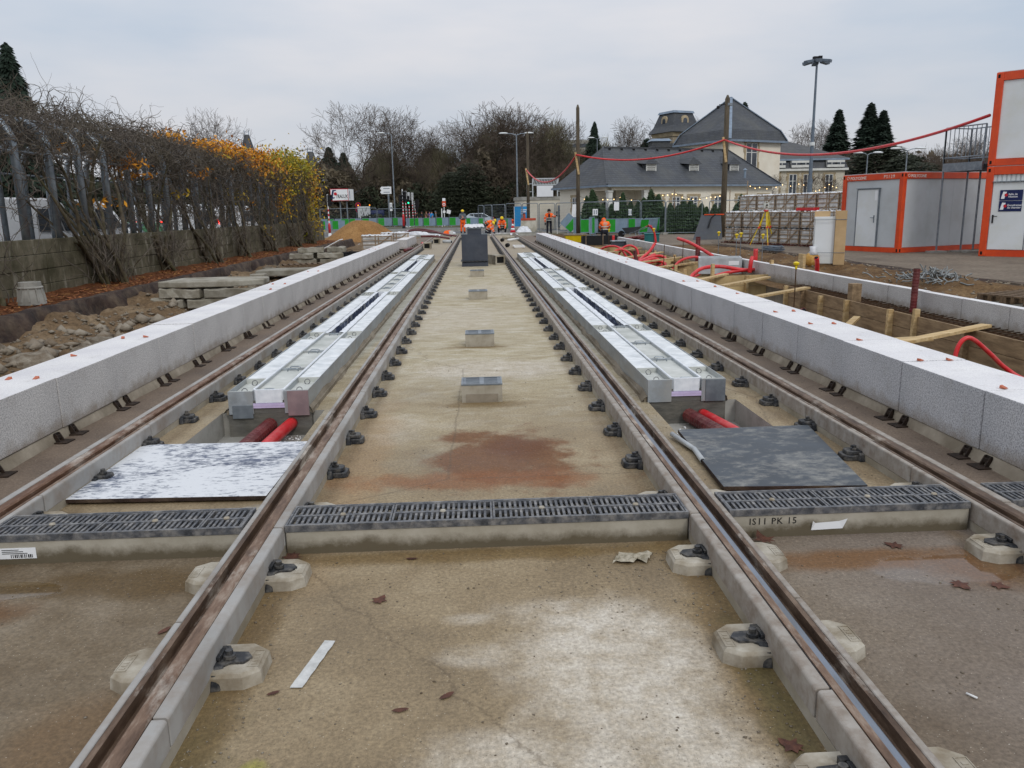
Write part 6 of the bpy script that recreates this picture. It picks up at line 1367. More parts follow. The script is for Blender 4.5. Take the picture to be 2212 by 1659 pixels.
# ================================================================== MESH FENCES
def fence(p, q, zt, lb, grp, zb=.1, mesh_=True, dens=.11):
    p, q = Vector((*p, 0)), Vector((*q, 0)); d = (q-p); L_ = d.length; c = (p+q)/2; root = thing('mesh_fence', lb, 'fence', (c.x, c.y, 0), math.atan2(d.y, d.x), grp)
    w = L_/2; r = .12; b = MB(); b.tube([(-w+.03,0,0),(-w+.03,0,zt-r),(-w+.03+r*.3,0,zt-r*.3),(-w+.03+r,0,zt),(w-.03-r,0,zt),(w-.03-r*.3,0,zt-r*.3),(w-.03,0,zt-r),(w-.03,0,0)], .030, 6); b.tube([(-w+.03,0,zb),(w-.03,0,zb)], .018, 5); part(root, 'frame', b, m_galv)
    b = MB(); n = int(L_/dens)
    for i in range(1, n): x = -w+L_*i/n; b.tube([(x,0,zb),(x,0,zt-.02)], .0028, 3, caps=False)
    for i in range(1, 9): z = zb+(zt-zb)*i/9; b.tube([(-w+.03,0,z),(w-.03,0,z)], .0028, 3, caps=False)
    o = part(root, 'wire_mesh', b, m_galv); o['kind'] = 'stuff'
    for s_ in (-1,1): part(root, 'foot_block', MB().box(s_*w-.12,-.3,0,s_*w+.12,.3,.12), m_concg)
    return root
G_ = 'mesh fence panels'
for a, c, y, lb in [(-300,145,89,'far left mesh fence panel behind the vine end'),(150,1000,89,'wide mesh fence panel behind the sand heap'),(1010,1470,89,'mesh fence panel ending at the tall red white post')]:
    p, q = at(*T1(a, 470), y), at(*T1(c, 470), y); fence((p.x,y),(q.x,y), p.z, lb, G_)
for a, c, y0_, y1_, yt, lb in [(450,548,73,72,132,'narrow mesh fence panel, leftmost of the row right of the silver car'),(562,690,72,70,125,'second narrow mesh fence panel beside the crouching workers'),(700,920,70,67,118,'mesh fence panel behind the bent workers'),(930,1210,66,65,97,'mesh fence panel before the blue banner'),(1220,1500,65,64,95,'mesh fence panel before the round white kiosk'),(1512,1795,63,62,95,'mesh fence panel behind the worker in the fur cap'),(1805,2175,61,60,85,'mesh fence panel before the graffiti door')]:
    p, q = at(*W2(a, yt), y0_), at(*W2(c, yt-6), y1_); fence((p.x,y0_),(q.x,y1_), (p.z+q.z)/2, lb, G_)
for a, c, y0_, y1_, yt, lb in [(160,370,54,53.5,862,'mesh fence panel before the porch, leftmost at the fir trees'),(372,625,53.4,53,855,'mesh fence panel with two white sheets before the fir trees'),(628,815,52.6,51.0,852,'mesh fence panel left of the dense fir trees'),(815,1098,50.6,50.2,852,'mesh fence panel before the densest fir trees'),(1145,1456,50.0,49.6,848,'mesh fence panel next to the tall wooden pole')]:
    p, q = at(*H3(a, yt), y0_), at(*H3(c, yt), y1_); fence((p.x,y0_),(q.x,y1_), (p.z+q.z)/2, lb, G_)
for x, y, w_, h_, Y, lb in [(440,893,38,62,53.2,'largest white notice sheet on the fence'),(278,940,38,48,53.4,'notice sheet with a faint drawing, left on the fence'),(543,940,26,46,53.0,'small notice sheet with figures on the fence')]:
    p = at(*H3(x, y), Y-.05); s_ = 1/ (FPX/Y) * .2837; b = MB(); b.box(-w_/2*s_,-.01,-h_/2*s_,w_/2*s_,0,h_/2*s_); o = link('notice', mesh('notice', b, m_signw), loc=p); tag(o, lb, 'notice', 'white notices on the fence')
    if w_ < 40 and 'largest' not in lb:
        b = MB(); b.box(-.1,-.014,-.12,-.04,-.0105,.14); b.box(.04,-.014,-.12,.1,-.0105,.14); b.box(-.14,-.014,-.2,.14,-.0105,-.18); part(o, 'print', b, m_mast)
for x, y, Y, rz, lb in [(118,920,57,.1,'white board leaning at the left house wall')]:
    p = at(*H3(x, 960), Y); b = MB(); b.prism([(-.3,0,0),(.25,0,0),(.25,.1,1.9),(-.1,.1,1.9)], (0,.03,0)); b.xf(Matrix.Translation((p.x, Y, .1))); single('white_board', b, m_signw, lb, 'board')
# jersey barriers with red tops
for a, c, Y, h_, lb in [(1200,1458,63.5,1.05,'low concrete barrier with a red brown top, left of the standing surveyor'),(2030,2212,60.0,1.2,'low concrete barrier with a red brown top, right of the graffiti door')]:
    p, q = at(*W2(a, 400), Y), at(*W2(c, 400), Y); w = (q.x-p.x)/2; root = thing('concrete_barrier', lb, 'concrete barrier', ((p.x+q.x)/2, Y, 0), group='concrete barriers with red tops'); part(root, 'block', MB().frustum([(-w-.06,-.3,0),(w+.06,-.3,0),(w+.06,.3,0),(-w-.06,.3,0)], [(-w,-.15,h_-.18),(w,-.15,h_-.18),(w,.15,h_-.18),(-w,.15,h_-.18)]), m_roadm, bv=.02)
    part(root, 'red_top', MB().box(-w-.002,-.155,h_-.178,w+.002,.155,h_), m_jor, bv=.02)
# traffic cone
root = thing('traffic_cone', 'tall red and white striped cone with an amber lamp behind the squatting worker', 'traffic cone', (at(*W2(1058, 545), 62).x, 62, .0))
rr = [.2,.17,.135,.10,.07,.04]
part(root, 'base', MB().box(-.22,-.22,0,.22,.22,.04), m_red)
for i in range(5): part(root, 'band', MB().lathe([(rr[i],.04+i*.155),(rr[i+1],.04+(i+1)*.155)], (0,0,0), 14), m_signw if i % 2 else m_signr, True)
part(root, 'lamp', MB().lathe([(.05,.82),(.09,.86),(.09,.98),(.04,1.02)], (0,0,0), 10), m_orange, True)
# ================================================================== SIGNS AND SIGNALS
def post_rw(x, Y, ht, lb, base=.9, grp='red and white signal posts', foot=m_signw, r=.055, big=.13):
    root = thing('signal_post', lb, 'signal post', (x, Y, 0), group=grp)
    part(root, 'foot', MB().lathe([(big*1.5,0),(big*1.1,.25)], (0,0,0), 12), foot)
    part(root, 'red_sleeve', MB().lathe([(big,.25),(big,base*1.35),(big*.5,base*1.6)], (0,0,0), 12), m_red, True)
    z = base*1.6; n = int((ht*.72-z)/.17)
    for i in range(max(n,1)): part(root, 'band', MB().lathe([(r,z),(r,z+.168)], (0,0,0), 8), m_signw if i % 2 == 0 else m_signr); z += .17
    part(root, 'upper_pole', MB().lathe([(r,z),(r,ht)], (0,0,0), 8), m_signw); return root
def head3(root, x, z, lit=None, s_=1.0, rz=0):
    o = part(root, 'signal_head', MB().box(-.15*s_,-.1,0,.15*s_,.1,.95*s_), m_blkc); o.location = (x, 0, z); o.rotation_euler.z = rz
    for i, (nm, m_) in enumerate((('red', m_lred), ('amber', m_lamb), ('green', m_lgrn))):
        l = link('lamp_lens', mesh('lamp_lens', MB().tube([(0,-.101,.8*s_-i*.31*s_),(0,-.11,.8*s_-i*.31*s_)], .085*s_, 10), m_ if lit == nm else m_void), o)
        link('visor', mesh('visor', MB().tube([(0,-.10,.86*s_-i*.31*s_),(0,-.24,.88*s_-i*.31*s_)], .10*s_, 8), m_blkc), o) if lit != nm else None
p = at(*T1(302, 860), 62); post = post_rw(p.x, 62, at(*T1(270,250), 62).z, 'red and white signal post standing left of the sand heap', base=.62, r=.045, big=.10); head3(post, .13, 2.25, s_=.85, rz=1.3)
p = at(*T1(1412, 740), 88); post = post_rw(p.x, 88, at(*T1(1390,170), 88).z, 'tallest red and white signal post at the barrier joint', base=.95, foot=m_blkc, r=.05); head3(post, -.2, 2.45, s_=1.15, rz=.4); head3(post, .22, 2.75, s_=1.2, rz=-.6)
for x, yb, yt, Y, lb, lit in [(1450,600,200,96,'signal post with white sign frame, second from the left of the cluster',None),(1498,600,220,98,'signal post with the lit green lamp',"green"),(1550,590,225,100,'signal post with a blue foot and white frame',None),(1585,560,350,102,'low signal post with black heads turned right',None)]:
    p, q = at(*T1(x, yb), Y), at(*T1(x, yt), Y); post = post_rw(p.x, Y, q.z, lb, base=.55, r=.045, big=.09)
    if lit: head3(post, -.05, 2.6, 'green', 1.05)
    elif Y == 102: head3(post, .2, 2.0, None, 1.1, -1.0); head3(post, .38, 2.3, None, 1.0, -1.3)
    part(post, 'white_frame', MB().box(-.14,-.02,q.z-.9,-.10,.0,q.z).box(.10,-.02,q.z-.9,.14,.0,q.z).box(-.10,-.02,q.z-.04,.10,0,q.z), m_signw)
# advertising light box
p, q = at(*T1(300, 168), 100), at(*T1(582, 345), 100); cx, w, zc, h = (p.x+q.x)/2, (q.x-p.x)/2, (p.z+q.z)/2, (p.z-q.z)/2
root = thing('advertising_box', 'white red framed advertising box reading TRALUX on grey legs', 'sign', (cx, 100, zc-h))
part(root, 'red_frame', MB().box(-w,0,0,w,1.4,2*h), m_signr); part(root, 'black_frame', MB().box(-w-.03,.02,-.03,w+.06,1.42,-.001).box(-w-.03,.02,2*h+.001,w+.06,1.42,2*h+.04), m_blkc)
part(root, 'face', MB().box(-w+.07,-.03,.07,w-.05,-.002,2*h-.07), m_signw); part(root, 'side_face', MB().prism([(w+.002,.02,.05),(w+.45,1.3,.05),(w+.45,1.3,2*h-.05),(w+.002,.02,2*h-.05)], (-.02,.02,0)), m_signw)
M = Matrix.Translation((-.42,-.034,.34)) @ Matrix.Rotation(math.pi/2, 4, 'X'); text_part(root, 'lettering', 'TRALUX', .58, m_pst, M @ Matrix.Diagonal((.64,1,1,1)), .004, .012, shear=.2, space=1.0)
M = Matrix.Translation((.52,-.034,.17)) @ Matrix.Rotation(math.pi/2, 4, 'X'); text_part(root, 'small_lettering', 'CONSTRUCTION', .10, m_mast, M, .003)
part(root, 'logo_shape', MB().prism([(-1.0,-.04,.28),(-.62,-.04,.28),(-.5,-.04,.42),(-.78,-.04,.45),(-.62,-.04,1.15),(-.32,-.04,1.22),(-.36,-.04,1.30),(-.80,-.04,1.3),(-.98,-.04,.46)], (0,.008,0)), m_blue); part(root, 'logo_dot', MB().tube([(-.45,-.05,.83),(-.45,-.033,.83)], .19, 16), m_signr)
for x in (-.05, .75): part(root, 'leg', MB().tube([(x,.7,-(zc-h)),(x,.7,0)], .09, 10), m_galv)
part(root, 'side_lettering', MB().box(w+.12,.3,.3,w+.16,.34,1.2), m_blue)
# direction signs
root = thing('direction_sign', 'pole with two white direction boards left of the tall lamp', 'sign', (at(*T1(1188, 400), 104).x, 104, 0)); zt = at(*T1(1188,130), 104).z; part(root, 'pole', MB().tube([(0,0,0),(0,0,zt+.05)], .12, 10), m_galv)
for yy in (160, 215): z = at(*T1(1188,yy), 104).z; part(root, 'arrow_board', MB().prism([(-1.0,-.14,z),(-.85,-.14,z-.22),(.4,-.14,z-.22),(.4,-.14,z+.22),(-.85,-.14,z+.22)], (0,.03,0)), m_signw); part(root, 'board_text', MB().box(-.6,-.15,z-.05,.2,-.141,z+.03), m_mast)
root = thing('info_sign', 'small white information board beside the direction sign pole', 'sign', (at(*T1(1218, 400), 103).x, 103, 0)); zt = at(*T1(1218,375), 103).z; part(root, 'pole', MB().tube([(0,0,0),(0,0,zt)], .04, 8), m_galv); part(root, 'board', MB().box(-.16,-.06,zt-1.0,.16,-.03,zt), m_signw); part(root, 'print', MB().box(-.1,-.065,zt-.25,.1,-.061,zt-.2).box(-.1,-.065,zt-.4,.1,-.061,zt-.35).box(-.1,-.065,zt-.7,.1,-.061,zt-.5), m_mast)
root = thing('no_stopping_sign', 'round blue and red sign on a grey post left of the graffiti cabinet', 'sign', (at(*T1(730, 500), 106).x, 106, 0)); z = at(*T1(730,410), 106).z; part(root, 'pole', MB().tube([(-.25,0,0),(-.25,0,z+.3)], .04, 8), m_galv)
for zz in (z, z-.62): part(root, 'red_ring', MB().tube([(0,-.06,zz),(0,-.03,zz)], .33, 18), m_signr); part(root, 'blue_disc', MB().tube([(0,-.08,zz),(0,-.061,zz)], .26, 18), m_blue); part(root, 'red_bar', MB().beam((-.18,-.085,zz+.18),(.18,-.085,zz-.18),.01,.07), m_signr)
root = thing('graffiti_cabinet', 'grey street cabinet with black scrawls behind the barriers', 'cabinet', (at(*T1(812, 500), 105).x, 105, 0)); z = at(*T1(812,430), 105).z; part(root, 'cabinet', MB().box(-.78,0,0,.78,.6,z), m_panel); b = MB(); rnd = random.Random(3)
for i in range(12): x = rnd.uniform(-.6,.6); zz = rnd.uniform(z*.45,z*.8); b.beam((x,-.01,zz),(x+rnd.uniform(-.25,.25),-.01,zz+rnd.uniform(.1,.5)),.008,.05)
part(root, 'graffiti', b, m_pst)
for s_ in (-.7,.75): part(root, 'warning_lamp', MB().box(s_-.12,.1,z+.002,s_+.12,.3,z+.22), m_blkc); part(root, 'amber_light', MB().tube([(s_,.09,z+.14),(s_,.06,z+.14)], .07, 8), m_lamb)
root = thing('no_entry_sign', 'small orange and white sign on a white post at the pedestrians', 'sign', (at(*T1(2018, 500), 97).x, 97, 0)); z = at(*T1(2018,400), 97).z; part(root, 'pole', MB().tube([(0,0,0),(0,0,z+.4)], .04, 8), m_signw); part(root, 'board', MB().box(-.22,-.06,z-.25,.22,-.04,z+.38), m_orange); part(root, 'white_disc', MB().tube([(0,-.08,z),(0,-.062,z)], .17, 14), m_signw); part(root, 'red_dot', MB().tube([(0,-.09,z),(0,-.081,z)], .09, 12), m_signr); part(root, 'white_plate', MB().box(-.18,-.06,z+.4,.18,-.04,z+.72), m_signw); part(root, 'lower_sign', MB().tube([(0,-.07,z-.85),(0,-.05,z-.85)], .17, 14), m_signw)
root = thing('white_post_sign', 'white marker post beside the small orange sign', 'post', (at(*T1(1982, 540), 95).x, 95, 0)); part(root, 'post', MB().box(-.05,-.03,0,.05,.03,at(*T1(1982,460),95).z), m_signw)
root = thing('tilted_sign', 'tilted white plate sign right of the orange one', 'sign', (at(*T1(2090, 540), 98).x, 98, 0)); z = at(*T1(2090,510), 98).z; part(root, 'pole', MB().tube([(0,0,0),(0,0,z)], .03, 6), m_galv); part(root, 'plate', MB().prism([(-.3,-.05,z-.15),(.15,-.05,z-.28),(.25,-.05,z+.15),(-.2,-.05,z+.28)], (0,.02,0)), m_signw)
# blue banner and machine
root = thing('blue_banner', 'bright blue information panel with pale lettering behind the mesh fence', 'banner', (at(*W2(1218, 300), 68).x, 68, 0)); z = at(*W2(1218,145), 68).z; z0 = .35; part(root, 'panel', MB().box(-.62,-.04,z0,.62,.04,z), m_sky_b); part(root, 'left_edge', MB().box(-.66,-.05,z0,-.622,.05,z), m_signw)
for i in range(3): part(root, 'text_line', MB().box(-.1+.0*i,-.05,z-.32-.16*i,.45-.1*i,-.041,z-.24-.16*i), m_signw)
part(root, 'figure', MB().prism([(.02,-.05,z0+.2),(.32,-.05,z0+.2),(.28,-.05,z0+1.0),(.17,-.05,z0+1.15),(.06,-.05,z0+1.0)], (0,.008,0)), m_jor)
# parked and passing cars
def car(label, x, y, rz, col, z=0, van=False, s_=1.0, group='vehicles beyond the site', lights=None):
    root = thing('van' if van else 'car', label, 'van' if van else 'car', (x, y, z), rz, group, scale=s_)
    if van: prof = [(-2.6,.35),(2.3,.35),(2.55,.6),(2.5,1.0),(1.75,1.25),(1.2,2.1),(.9,2.25),(-2.5,2.25),(-2.62,1.9)]; W2_ = .98
    else: prof = [(-2.1,.32),(2.05,.32),(2.15,.55),(2.05,.82),(1.2,.98),(.55,1.42),(-.9,1.46),(-1.7,1.05),(-2.12,.95)]; W2_ = .88
    b = MB(); n = len(prof); L0 = [(x_, -W2_*(1 if z_ < 1.05 else (.9 if not van else .96)), z_) for x_, z_ in prof]; R0 = [(x_, -y_, z_) for x_, y_, z_ in L0]
    b.frustum(L0[::-1], R0[::-1]); part(root, 'body', b, col, bv=.05)
    if van: wins = [[(1.15,1.3),(1.62,1.3),(1.22,1.95),(.85,1.95)],[(.1,1.3),(1.05,1.3),(.75,1.95),(.1,1.95)]]
    else: wins = [[(.15,1.0),(1.05,1.0),(.5,1.36),(.15,1.37)],[(-.75,1.0),(.07,1.0),(.07,1.38),(-.8,1.38)],[(-1.5,1.05),(-.83,1.02),(-.88,1.37),(-1.1,1.32)]]
    for w_ in wins:
        for s2 in (-1,1):
            yy = s2*(W2_*(.905 if not van else .985)); part(root, 'window', MB().prism([(x_, yy, z_) for x_, z_ in w_], (0, s2*.03, 0)), m_glass)
    for xx in (-1.35*(1.2 if van else 1), 1.35*(1.2 if van else 1)):
        for s2 in (-1,1):
            o = part(root, 'wheel', MB().tube([(xx,s2*W2_*.82,.32),(xx,s2*W2_*1.01,.32)], .32, 16), m_tyre); link('rim', mesh('rim', MB().tube([(xx,s2*W2_*1.012,.32),(xx,s2*W2_*1.02,.32)], .19, 12), m_galv), o)
    for s2 in (-.7,.7): part(root, 'tail_lamp', MB().box(-2.17 if not van else -2.66, s2-.1, .8 if not van else 1.0, -2.12 if not van else -2.6, s2+.1, .98 if not van else 1.45), m_lred if lights else m_signr); part(root, 'headlamp', MB().box(2.06 if not van else 2.5, s2-.16, .58, 2.14 if not van else 2.58, s2+.16, .72), m_signw)
    return root
p = at(*W2(395, 300), 93); car('silver hatchback passing behind the barriers left of the mesh fences', p.x, 93, math.pi, m_silver)
p = at(*T1(400, 540), 108); car('dark grey car behind the barriers below the advertising box', p.x-1, 108, 0, m_card)
p = at(*T1(1060, 530), 108); car('dark blue van behind the barriers near the direction sign', p.x, 108, 1.5, m_blue, van=True, s_=.9)
p = at(*T1(1180, 560), 112); car('white car beyond the direction sign, mostly behind the barriers', p.x, 112, .1, m_carw)
for i, (x, y, Y, v, c, rz, lb) in enumerate([(30,1200,24,True,m_carw,1.35,'white van at the left picture edge behind the vine, tail lamps lit'),(330,1240,27,True,m_carw,1.2,'white van with its tail lamp glowing behind the leaning vine trunks'),(480,1220,31,True,m_carw,.4,'white van side on behind the third hoop of the pergola'),(190,1240,25,False,m_card,1.4,'dark car between the two white vans behind the vines'),(700,1250,36,False,m_silver,1.2,'silver car behind the middle of the pergola'),(1180,1230,42,True,m_carw,1.3,'white van behind the orange leaves'),(1480,1200,52,True,m_carw,1.35,'white van farthest along the pergola'),(940,1280,38,False,mat('car_green',(70,120,84),(60,110,76),2,.4),.2,'green car glimpsed between the vine stems')]):
    p = at(*H1(x, y), Y); p.x = min(p.x, -12.3); car(lb, p.x, Y, rz, c, .0, v, group='vehicles behind the pergola', lights=True)
# ================================================================== LAMPS, POLES, RED OVERHEAD CONDUIT
def lamp(label, px, top, base_y, Y, arms, r=.09, grp='street lamps', m=m_galv, curve_=False):
    p = at(px, top, Y); root = thing('street_lamp', label, 'street lamp', (p.x, Y, 0), group=grp); part(root, 'pole', MB().tube([(0,0,0),(0,0,p.z*.45),(0,0,p.z)], [r*1.3,r,r*.65], 10), m)
    for a in arms:
        part(root, 'arm', MB().tube([(0,0,p.z-.05),(a*.5,0,p.z+.10),(a,0,p.z+.12)], r*.5, 6), m)
        b = MB(); b.ball((0,0,0), .5, 10, 6, sz=(1.0,.45,.22)); b.v = [(x+a+.35*(1 if a > 0 else -1), y, max(z, -.05)+p.z+.15) for x, y, z in b.v]; part(root, 'lamp_head', b, m_panelw, True)
    return root
lamp('tall street lamp left of centre with one flattened head', 845, 290, 465, 104, [-.9]); lamp('double armed street lamp in front of the wood', 1115.5, 291, 470, 86, [-1.0, .95])
lamp('distant lamp pole right of the double armed lamp', 1228, 314, 400, 125, [.01], .07); lamp('distant lamp rising behind the house roof beside the fir tip', 1290, 300, 330, 110, [-.5, .7], .07)
lamp('double headed lamp behind the orange container, left one', *H4(768, 0)[:1], H4(0,752)[1], 0, 74, [-.55, .6], .07); lamp('double headed lamp behind the orange container, right one', H4(1056, 0)[0], H4(0,722)[1], 0, 66, [-.6, .75], .07)
def curvelamp(label, pb, pts, Y):
    q = [at(*T1(*u), Y) for u in pts]; root = thing('street_lamp', label, 'street lamp', (q[0].x, Y, 0), group='curved street lamps on the left'); c = curve([(0,0,0)]+[(v.x-q[0].x, 0, v.z) for v in q]); part(root, 'pole', MB().tube(c, .07, 8), m_galv); e = c[-1]; part(root, 'lamp_head', MB().ball((e.x,e.y,e.z), .35, 8, 5, sz=(1.2,.5,.3)), m_panel, True)
curvelamp('curved street lamp before the pale building at far left', 0, [(62,460),(48,240),(75,120),(150,60),(225,40)], 110); curvelamp('curved street lamp just right of the advertising box', 0, [(642,540),(638,330),(660,250),(710,205),(770,195)], 112); curvelamp('low curved street lamp above the graffiti cabinet', 0, [(833,420),(832,350),(850,300),(890,265),(940,255)], 118); curvelamp('curved lamp arm rising behind the advertising box', 0, [(390,440),(400,250),(440,170),(490,135),(540,128)], 114)
p = at(*H4(395, 75), 62); root = thing('floodlight_mast', 'tall grey mast with a ring of floodlights behind the paving crates', 'mast', (at(*H4(352,900),62).x, 62, 0)); zt = p.z
part(root, 'pole', MB().tube([(0,0,0),(0,0,3.6),(0,0,3.6),(0,0,zt*.62),(0,0,zt*.62),(0,0,zt)], [.20,.19,.14,.12,.10,.075], 12), m_mast); part(root, 'collar', MB().lathe([(.2,0),(.2,.25)], (0,0,zt*.5), 10), m_panelw)
for i in range(6):
    a = i*math.pi/3+.3; part(root, 'floodlight', MB().obox((.72*math.cos(a), .72*math.sin(a), zt-.05), (.62,.42,.20), Matrix.Rotation(a, 3, 'Z') @ Matrix.Rotation(.18, 3, 'Y')), m_mast)
part(root, 'head_frame', MB().lathe([(.35,zt-.02),(.35,zt+.06)], (0,0,0), 12).box(-.3,-.15,zt+.06,-.02,.15,zt+.32).box(.08,-.15,zt+.06,.34,.15,zt+.36), m_blkc)
def wpole(label, u, v, ub, Y, r=.115):
    p = at(u, v, Y); q = at(ub, 470, Y); root = thing('wooden_pole', label, 'pole', (q.x, Y, 0), group='wooden poles carrying the red conduit'); x = p.x-q.x
    part(root, 'shaft', MB().tube([(-x*.1,0,-.1),(x*.5,0,p.z*.5),(x,0,p.z-.2),(x,0,p.z)], [r*1.15,r,r*.9,.04], 12), m_pole, True); return root, p
wa, pa = wpole('tall wooden pole at the left corner of the slate roofed house', 1248, 226, 1249, 50)
wb, pb_ = wpole('thickest wooden pole, right of the house roof, a lamp bracket on top', 1572, 205, 1562, 44, .145)
wc, pc = wpole('wooden pole behind the double armed lamp where the red conduit starts', 1139, 285, 1141.5, 66, .12)
part(wb, 'bracket', MB().tube([(.1,0,pb_.z-.45),(-.15,-.05,pb_.z-.48),(-.45,-.05,pb_.z-.5)], .025, 6).ball((-.5,-.05,pb_.z-.62), .09, 8, 5), m_blkc); part(wb, 'collar', MB().tube([(.11,0,pb_.z-.55),(.11,0,pb_.z-.42)], .18, 12), m_galv)
A1, A2, A3, A4 = at(1137,368,66), at(1244,335,50), at(1561.5,303,44), at(2138,249,24.4)
for w_, A_, rt in ((wa, A2, 50), (wb, A3, 44), (wc, A1, 66)):
    l = w_.location; part(w_, 'timber_wedge', MB().beam((A_.x-l.x-.06,-.22,A_.z-l.z+.15),(A_.x-l.x+.15,-.2,A_.z-l.z-1.15),.06,.12), m_woodn)
def sag(a, b_, s_, n=26): return [a.lerp(b_, i/n)+Vector((0,0,-4*s_*(i/n)*(1-i/n))) for i in range(n+1)]
for a, c, s_, lb in ((A1, A2, 1.25, 'short sagging stretch of red conduit, leftmost'), (A2, A3, .62, 'red conduit strung above the slate roof between two wooden poles'), (A3, A4, .95, 'long red conduit sagging from the thick pole to the stacked cabins')):
    b = MB(); b.tube(sag(a+Vector((0,-.3,0)), c+Vector((0,-.3 if c != A4 else 0,0)), s_), .05, 8); o = link('red_conduit', mesh('red_conduit', b, m_red, True)); tag(o, lb, 'conduit', 'red conduit strung between poles')
# ================================================================== SITE CABINS
def cabin(name_lb, loc, rz, L_, Wd, H_, z, door=None, grp='orange framed site cabins', ribs=(), fl=True, cat='site cabin'):
    """corner at the origin; the 'front' runs along -x (short side, width Wd), the long side along +y; local frame"""
    root = thing('site_cabin', name_lb, cat, (loc[0], loc[1], z), rz, grp); t = .17
    for x in (-Wd, -t):
        for y in (0, L_-t): part(root, 'corner_post', MB().box(x, y, 0, x+t, y+t, H_), m_orange, bv=.02)
    for zz, h in ((.0, .17), (H_-.21, .21)):
        for a in ((-Wd+t, .01, -t, t-.01), (-Wd+t, L_-t+.01, -t, L_-.01), (-Wd+.01, t, -Wd+t-.01, L_-t), (-t+.01, t, -.01, L_-t)): part(root, 'frame_rail', MB().box(a[0]+.001, a[1], zz+.004, a[2]-.001, a[3], zz+h-.004), m_orange)
    mm = m_panel if not ribs else m_panelw
    def wallp(nm, ax, c, n, ribbed):
        b = MB()
        if ax == 'x':
            w_ = (Wd-2*t)/n
            for i in range(n): part(root, 'wall_panel', MB().box(-Wd+t+i*w_+.002, c, .175, -Wd+t+(i+1)*w_-.002, c+.05, H_-.215), mm)
        else:
            w_ = (L_-2*t)/n
            for i in range(n): part(root, 'wall_panel', MB().box(c-.05, t+i*w_+.002, .175, c, t+(i+1)*w_-.002, H_-.215), mm)
    wallp('f', 'x', .05, 2, 0); wallp('b', 'x', L_-.1, 2, 0); wallp('s', 'y', -.05, 5, 0); wallp('l', 'y', -Wd+.1, 5, 0)
    part(root, 'roof_sheet', MB().box(-Wd+.03, .03, H_-.02, -.03, L_-.03, H_+.02), m_panel); part(root, 'floor', MB().box(-Wd+t, t, .02, -t, L_-t, .16), m_void)
    for x in (-Wd+.03, -.03-.06):
        for zz in (.03, H_-.14):
            part(root, 'corner_hole', MB().box(x, -.003, zz, x+.06, .006, zz+.10), m_void)
    for y in (.05,):
        for zz in (.03, H_-.14): part(root, 'corner_hole', MB().box(-.006, y, zz, .003, y+.06, zz+.1), m_void)
    return root
H_ = 2.64
cb = cabin('orange framed grey site cabin marked PS129 with a pale door', (14.19, 26.56), -math.atan2(.94, 2.49)*-1*-1+0, 6.0, 2.62, H_, .0)
cb.rotation_euler.z = math.atan2(-.94, -2.49)*0 + math.atan2(2.49, -.94) - math.pi
d_ = .0
def doorpart(root, x0, x1, z0, z1, m_, hx, hm):
    o = part(root, 'door', MB().box(x0, .012, z0, x1, .047, z1), m_, bv=.006)
    link('door_frame', mesh('door_frame', MB().box(x0-.03,.0,z0,x0-.004,.048,z1+.03).box(x1+.004,.0,z0,x1+.05,.048,z1+.03).box(x0-.004,.0,z1+.004,x1+.004,.048,z1+.03).box(x0-.05,-.03,z1+.032,x1+.08,.03,z1+.05), m_galv), o)
    link('handle', mesh('handle', MB().box(hx-.02,-.0,1.0,hx+.02,.011,1.25).tube([(hx,-.002,1.17),(hx,-.04,1.17),(hx-.12 if hx > (x0+x1)/2 else hx+.12,-.04,1.17)], .012, 6), hm), o); return o
dp = doorpart(cb, -2.62+.72, -2.62+1.62, .18, 2.12, m_panelw, -2.62+1.50, m_galv)
link('notice_plate', mesh('notice_plate', MB().box(-1.14,.006,1.75,-1.03,.0115,2.08), m_signw), dp)
RXm = Matrix.Rotation(math.pi/2, 4, 'X')
text_part(cb, 'maker_lettering', 'POLYCONE', .135, m_poly, Matrix.Translation((-2.28, .007, H_-.165)) @ RXm, .003, .004); text_part(cb, 'number_lettering', 'PS129', .15, m_poly, Matrix.Translation((-.83, .007, H_-.165)) @ RXm, .003, .001, space=1.3)
b = MB(); hx = [(-2.38+.055*math.cos(a), .004, H_-.11+.055*math.sin(a)) for a in [k*math.pi/3 for k in range(7)]]; b.tube(hx, .009, 4); part(cb, 'hexagon_mark', b, m_poly)
text_part(cb, 'side_lettering', 'POLYCONE', .135, m_poly, Matrix.Translation((-.004, .33, H_-.165)) @ Matrix.Rotation(math.pi/2, 4, 'Z') @ RXm, .003, .004)
b = MB(); hx = [(-.003, .24+.05*math.cos(a), H_-.11+.05*math.sin(a)) for a in [k*math.pi/3 for k in range(7)]]; b.tube(hx, .009, 4); part(cb, 'hexagon_mark', b, m_poly)
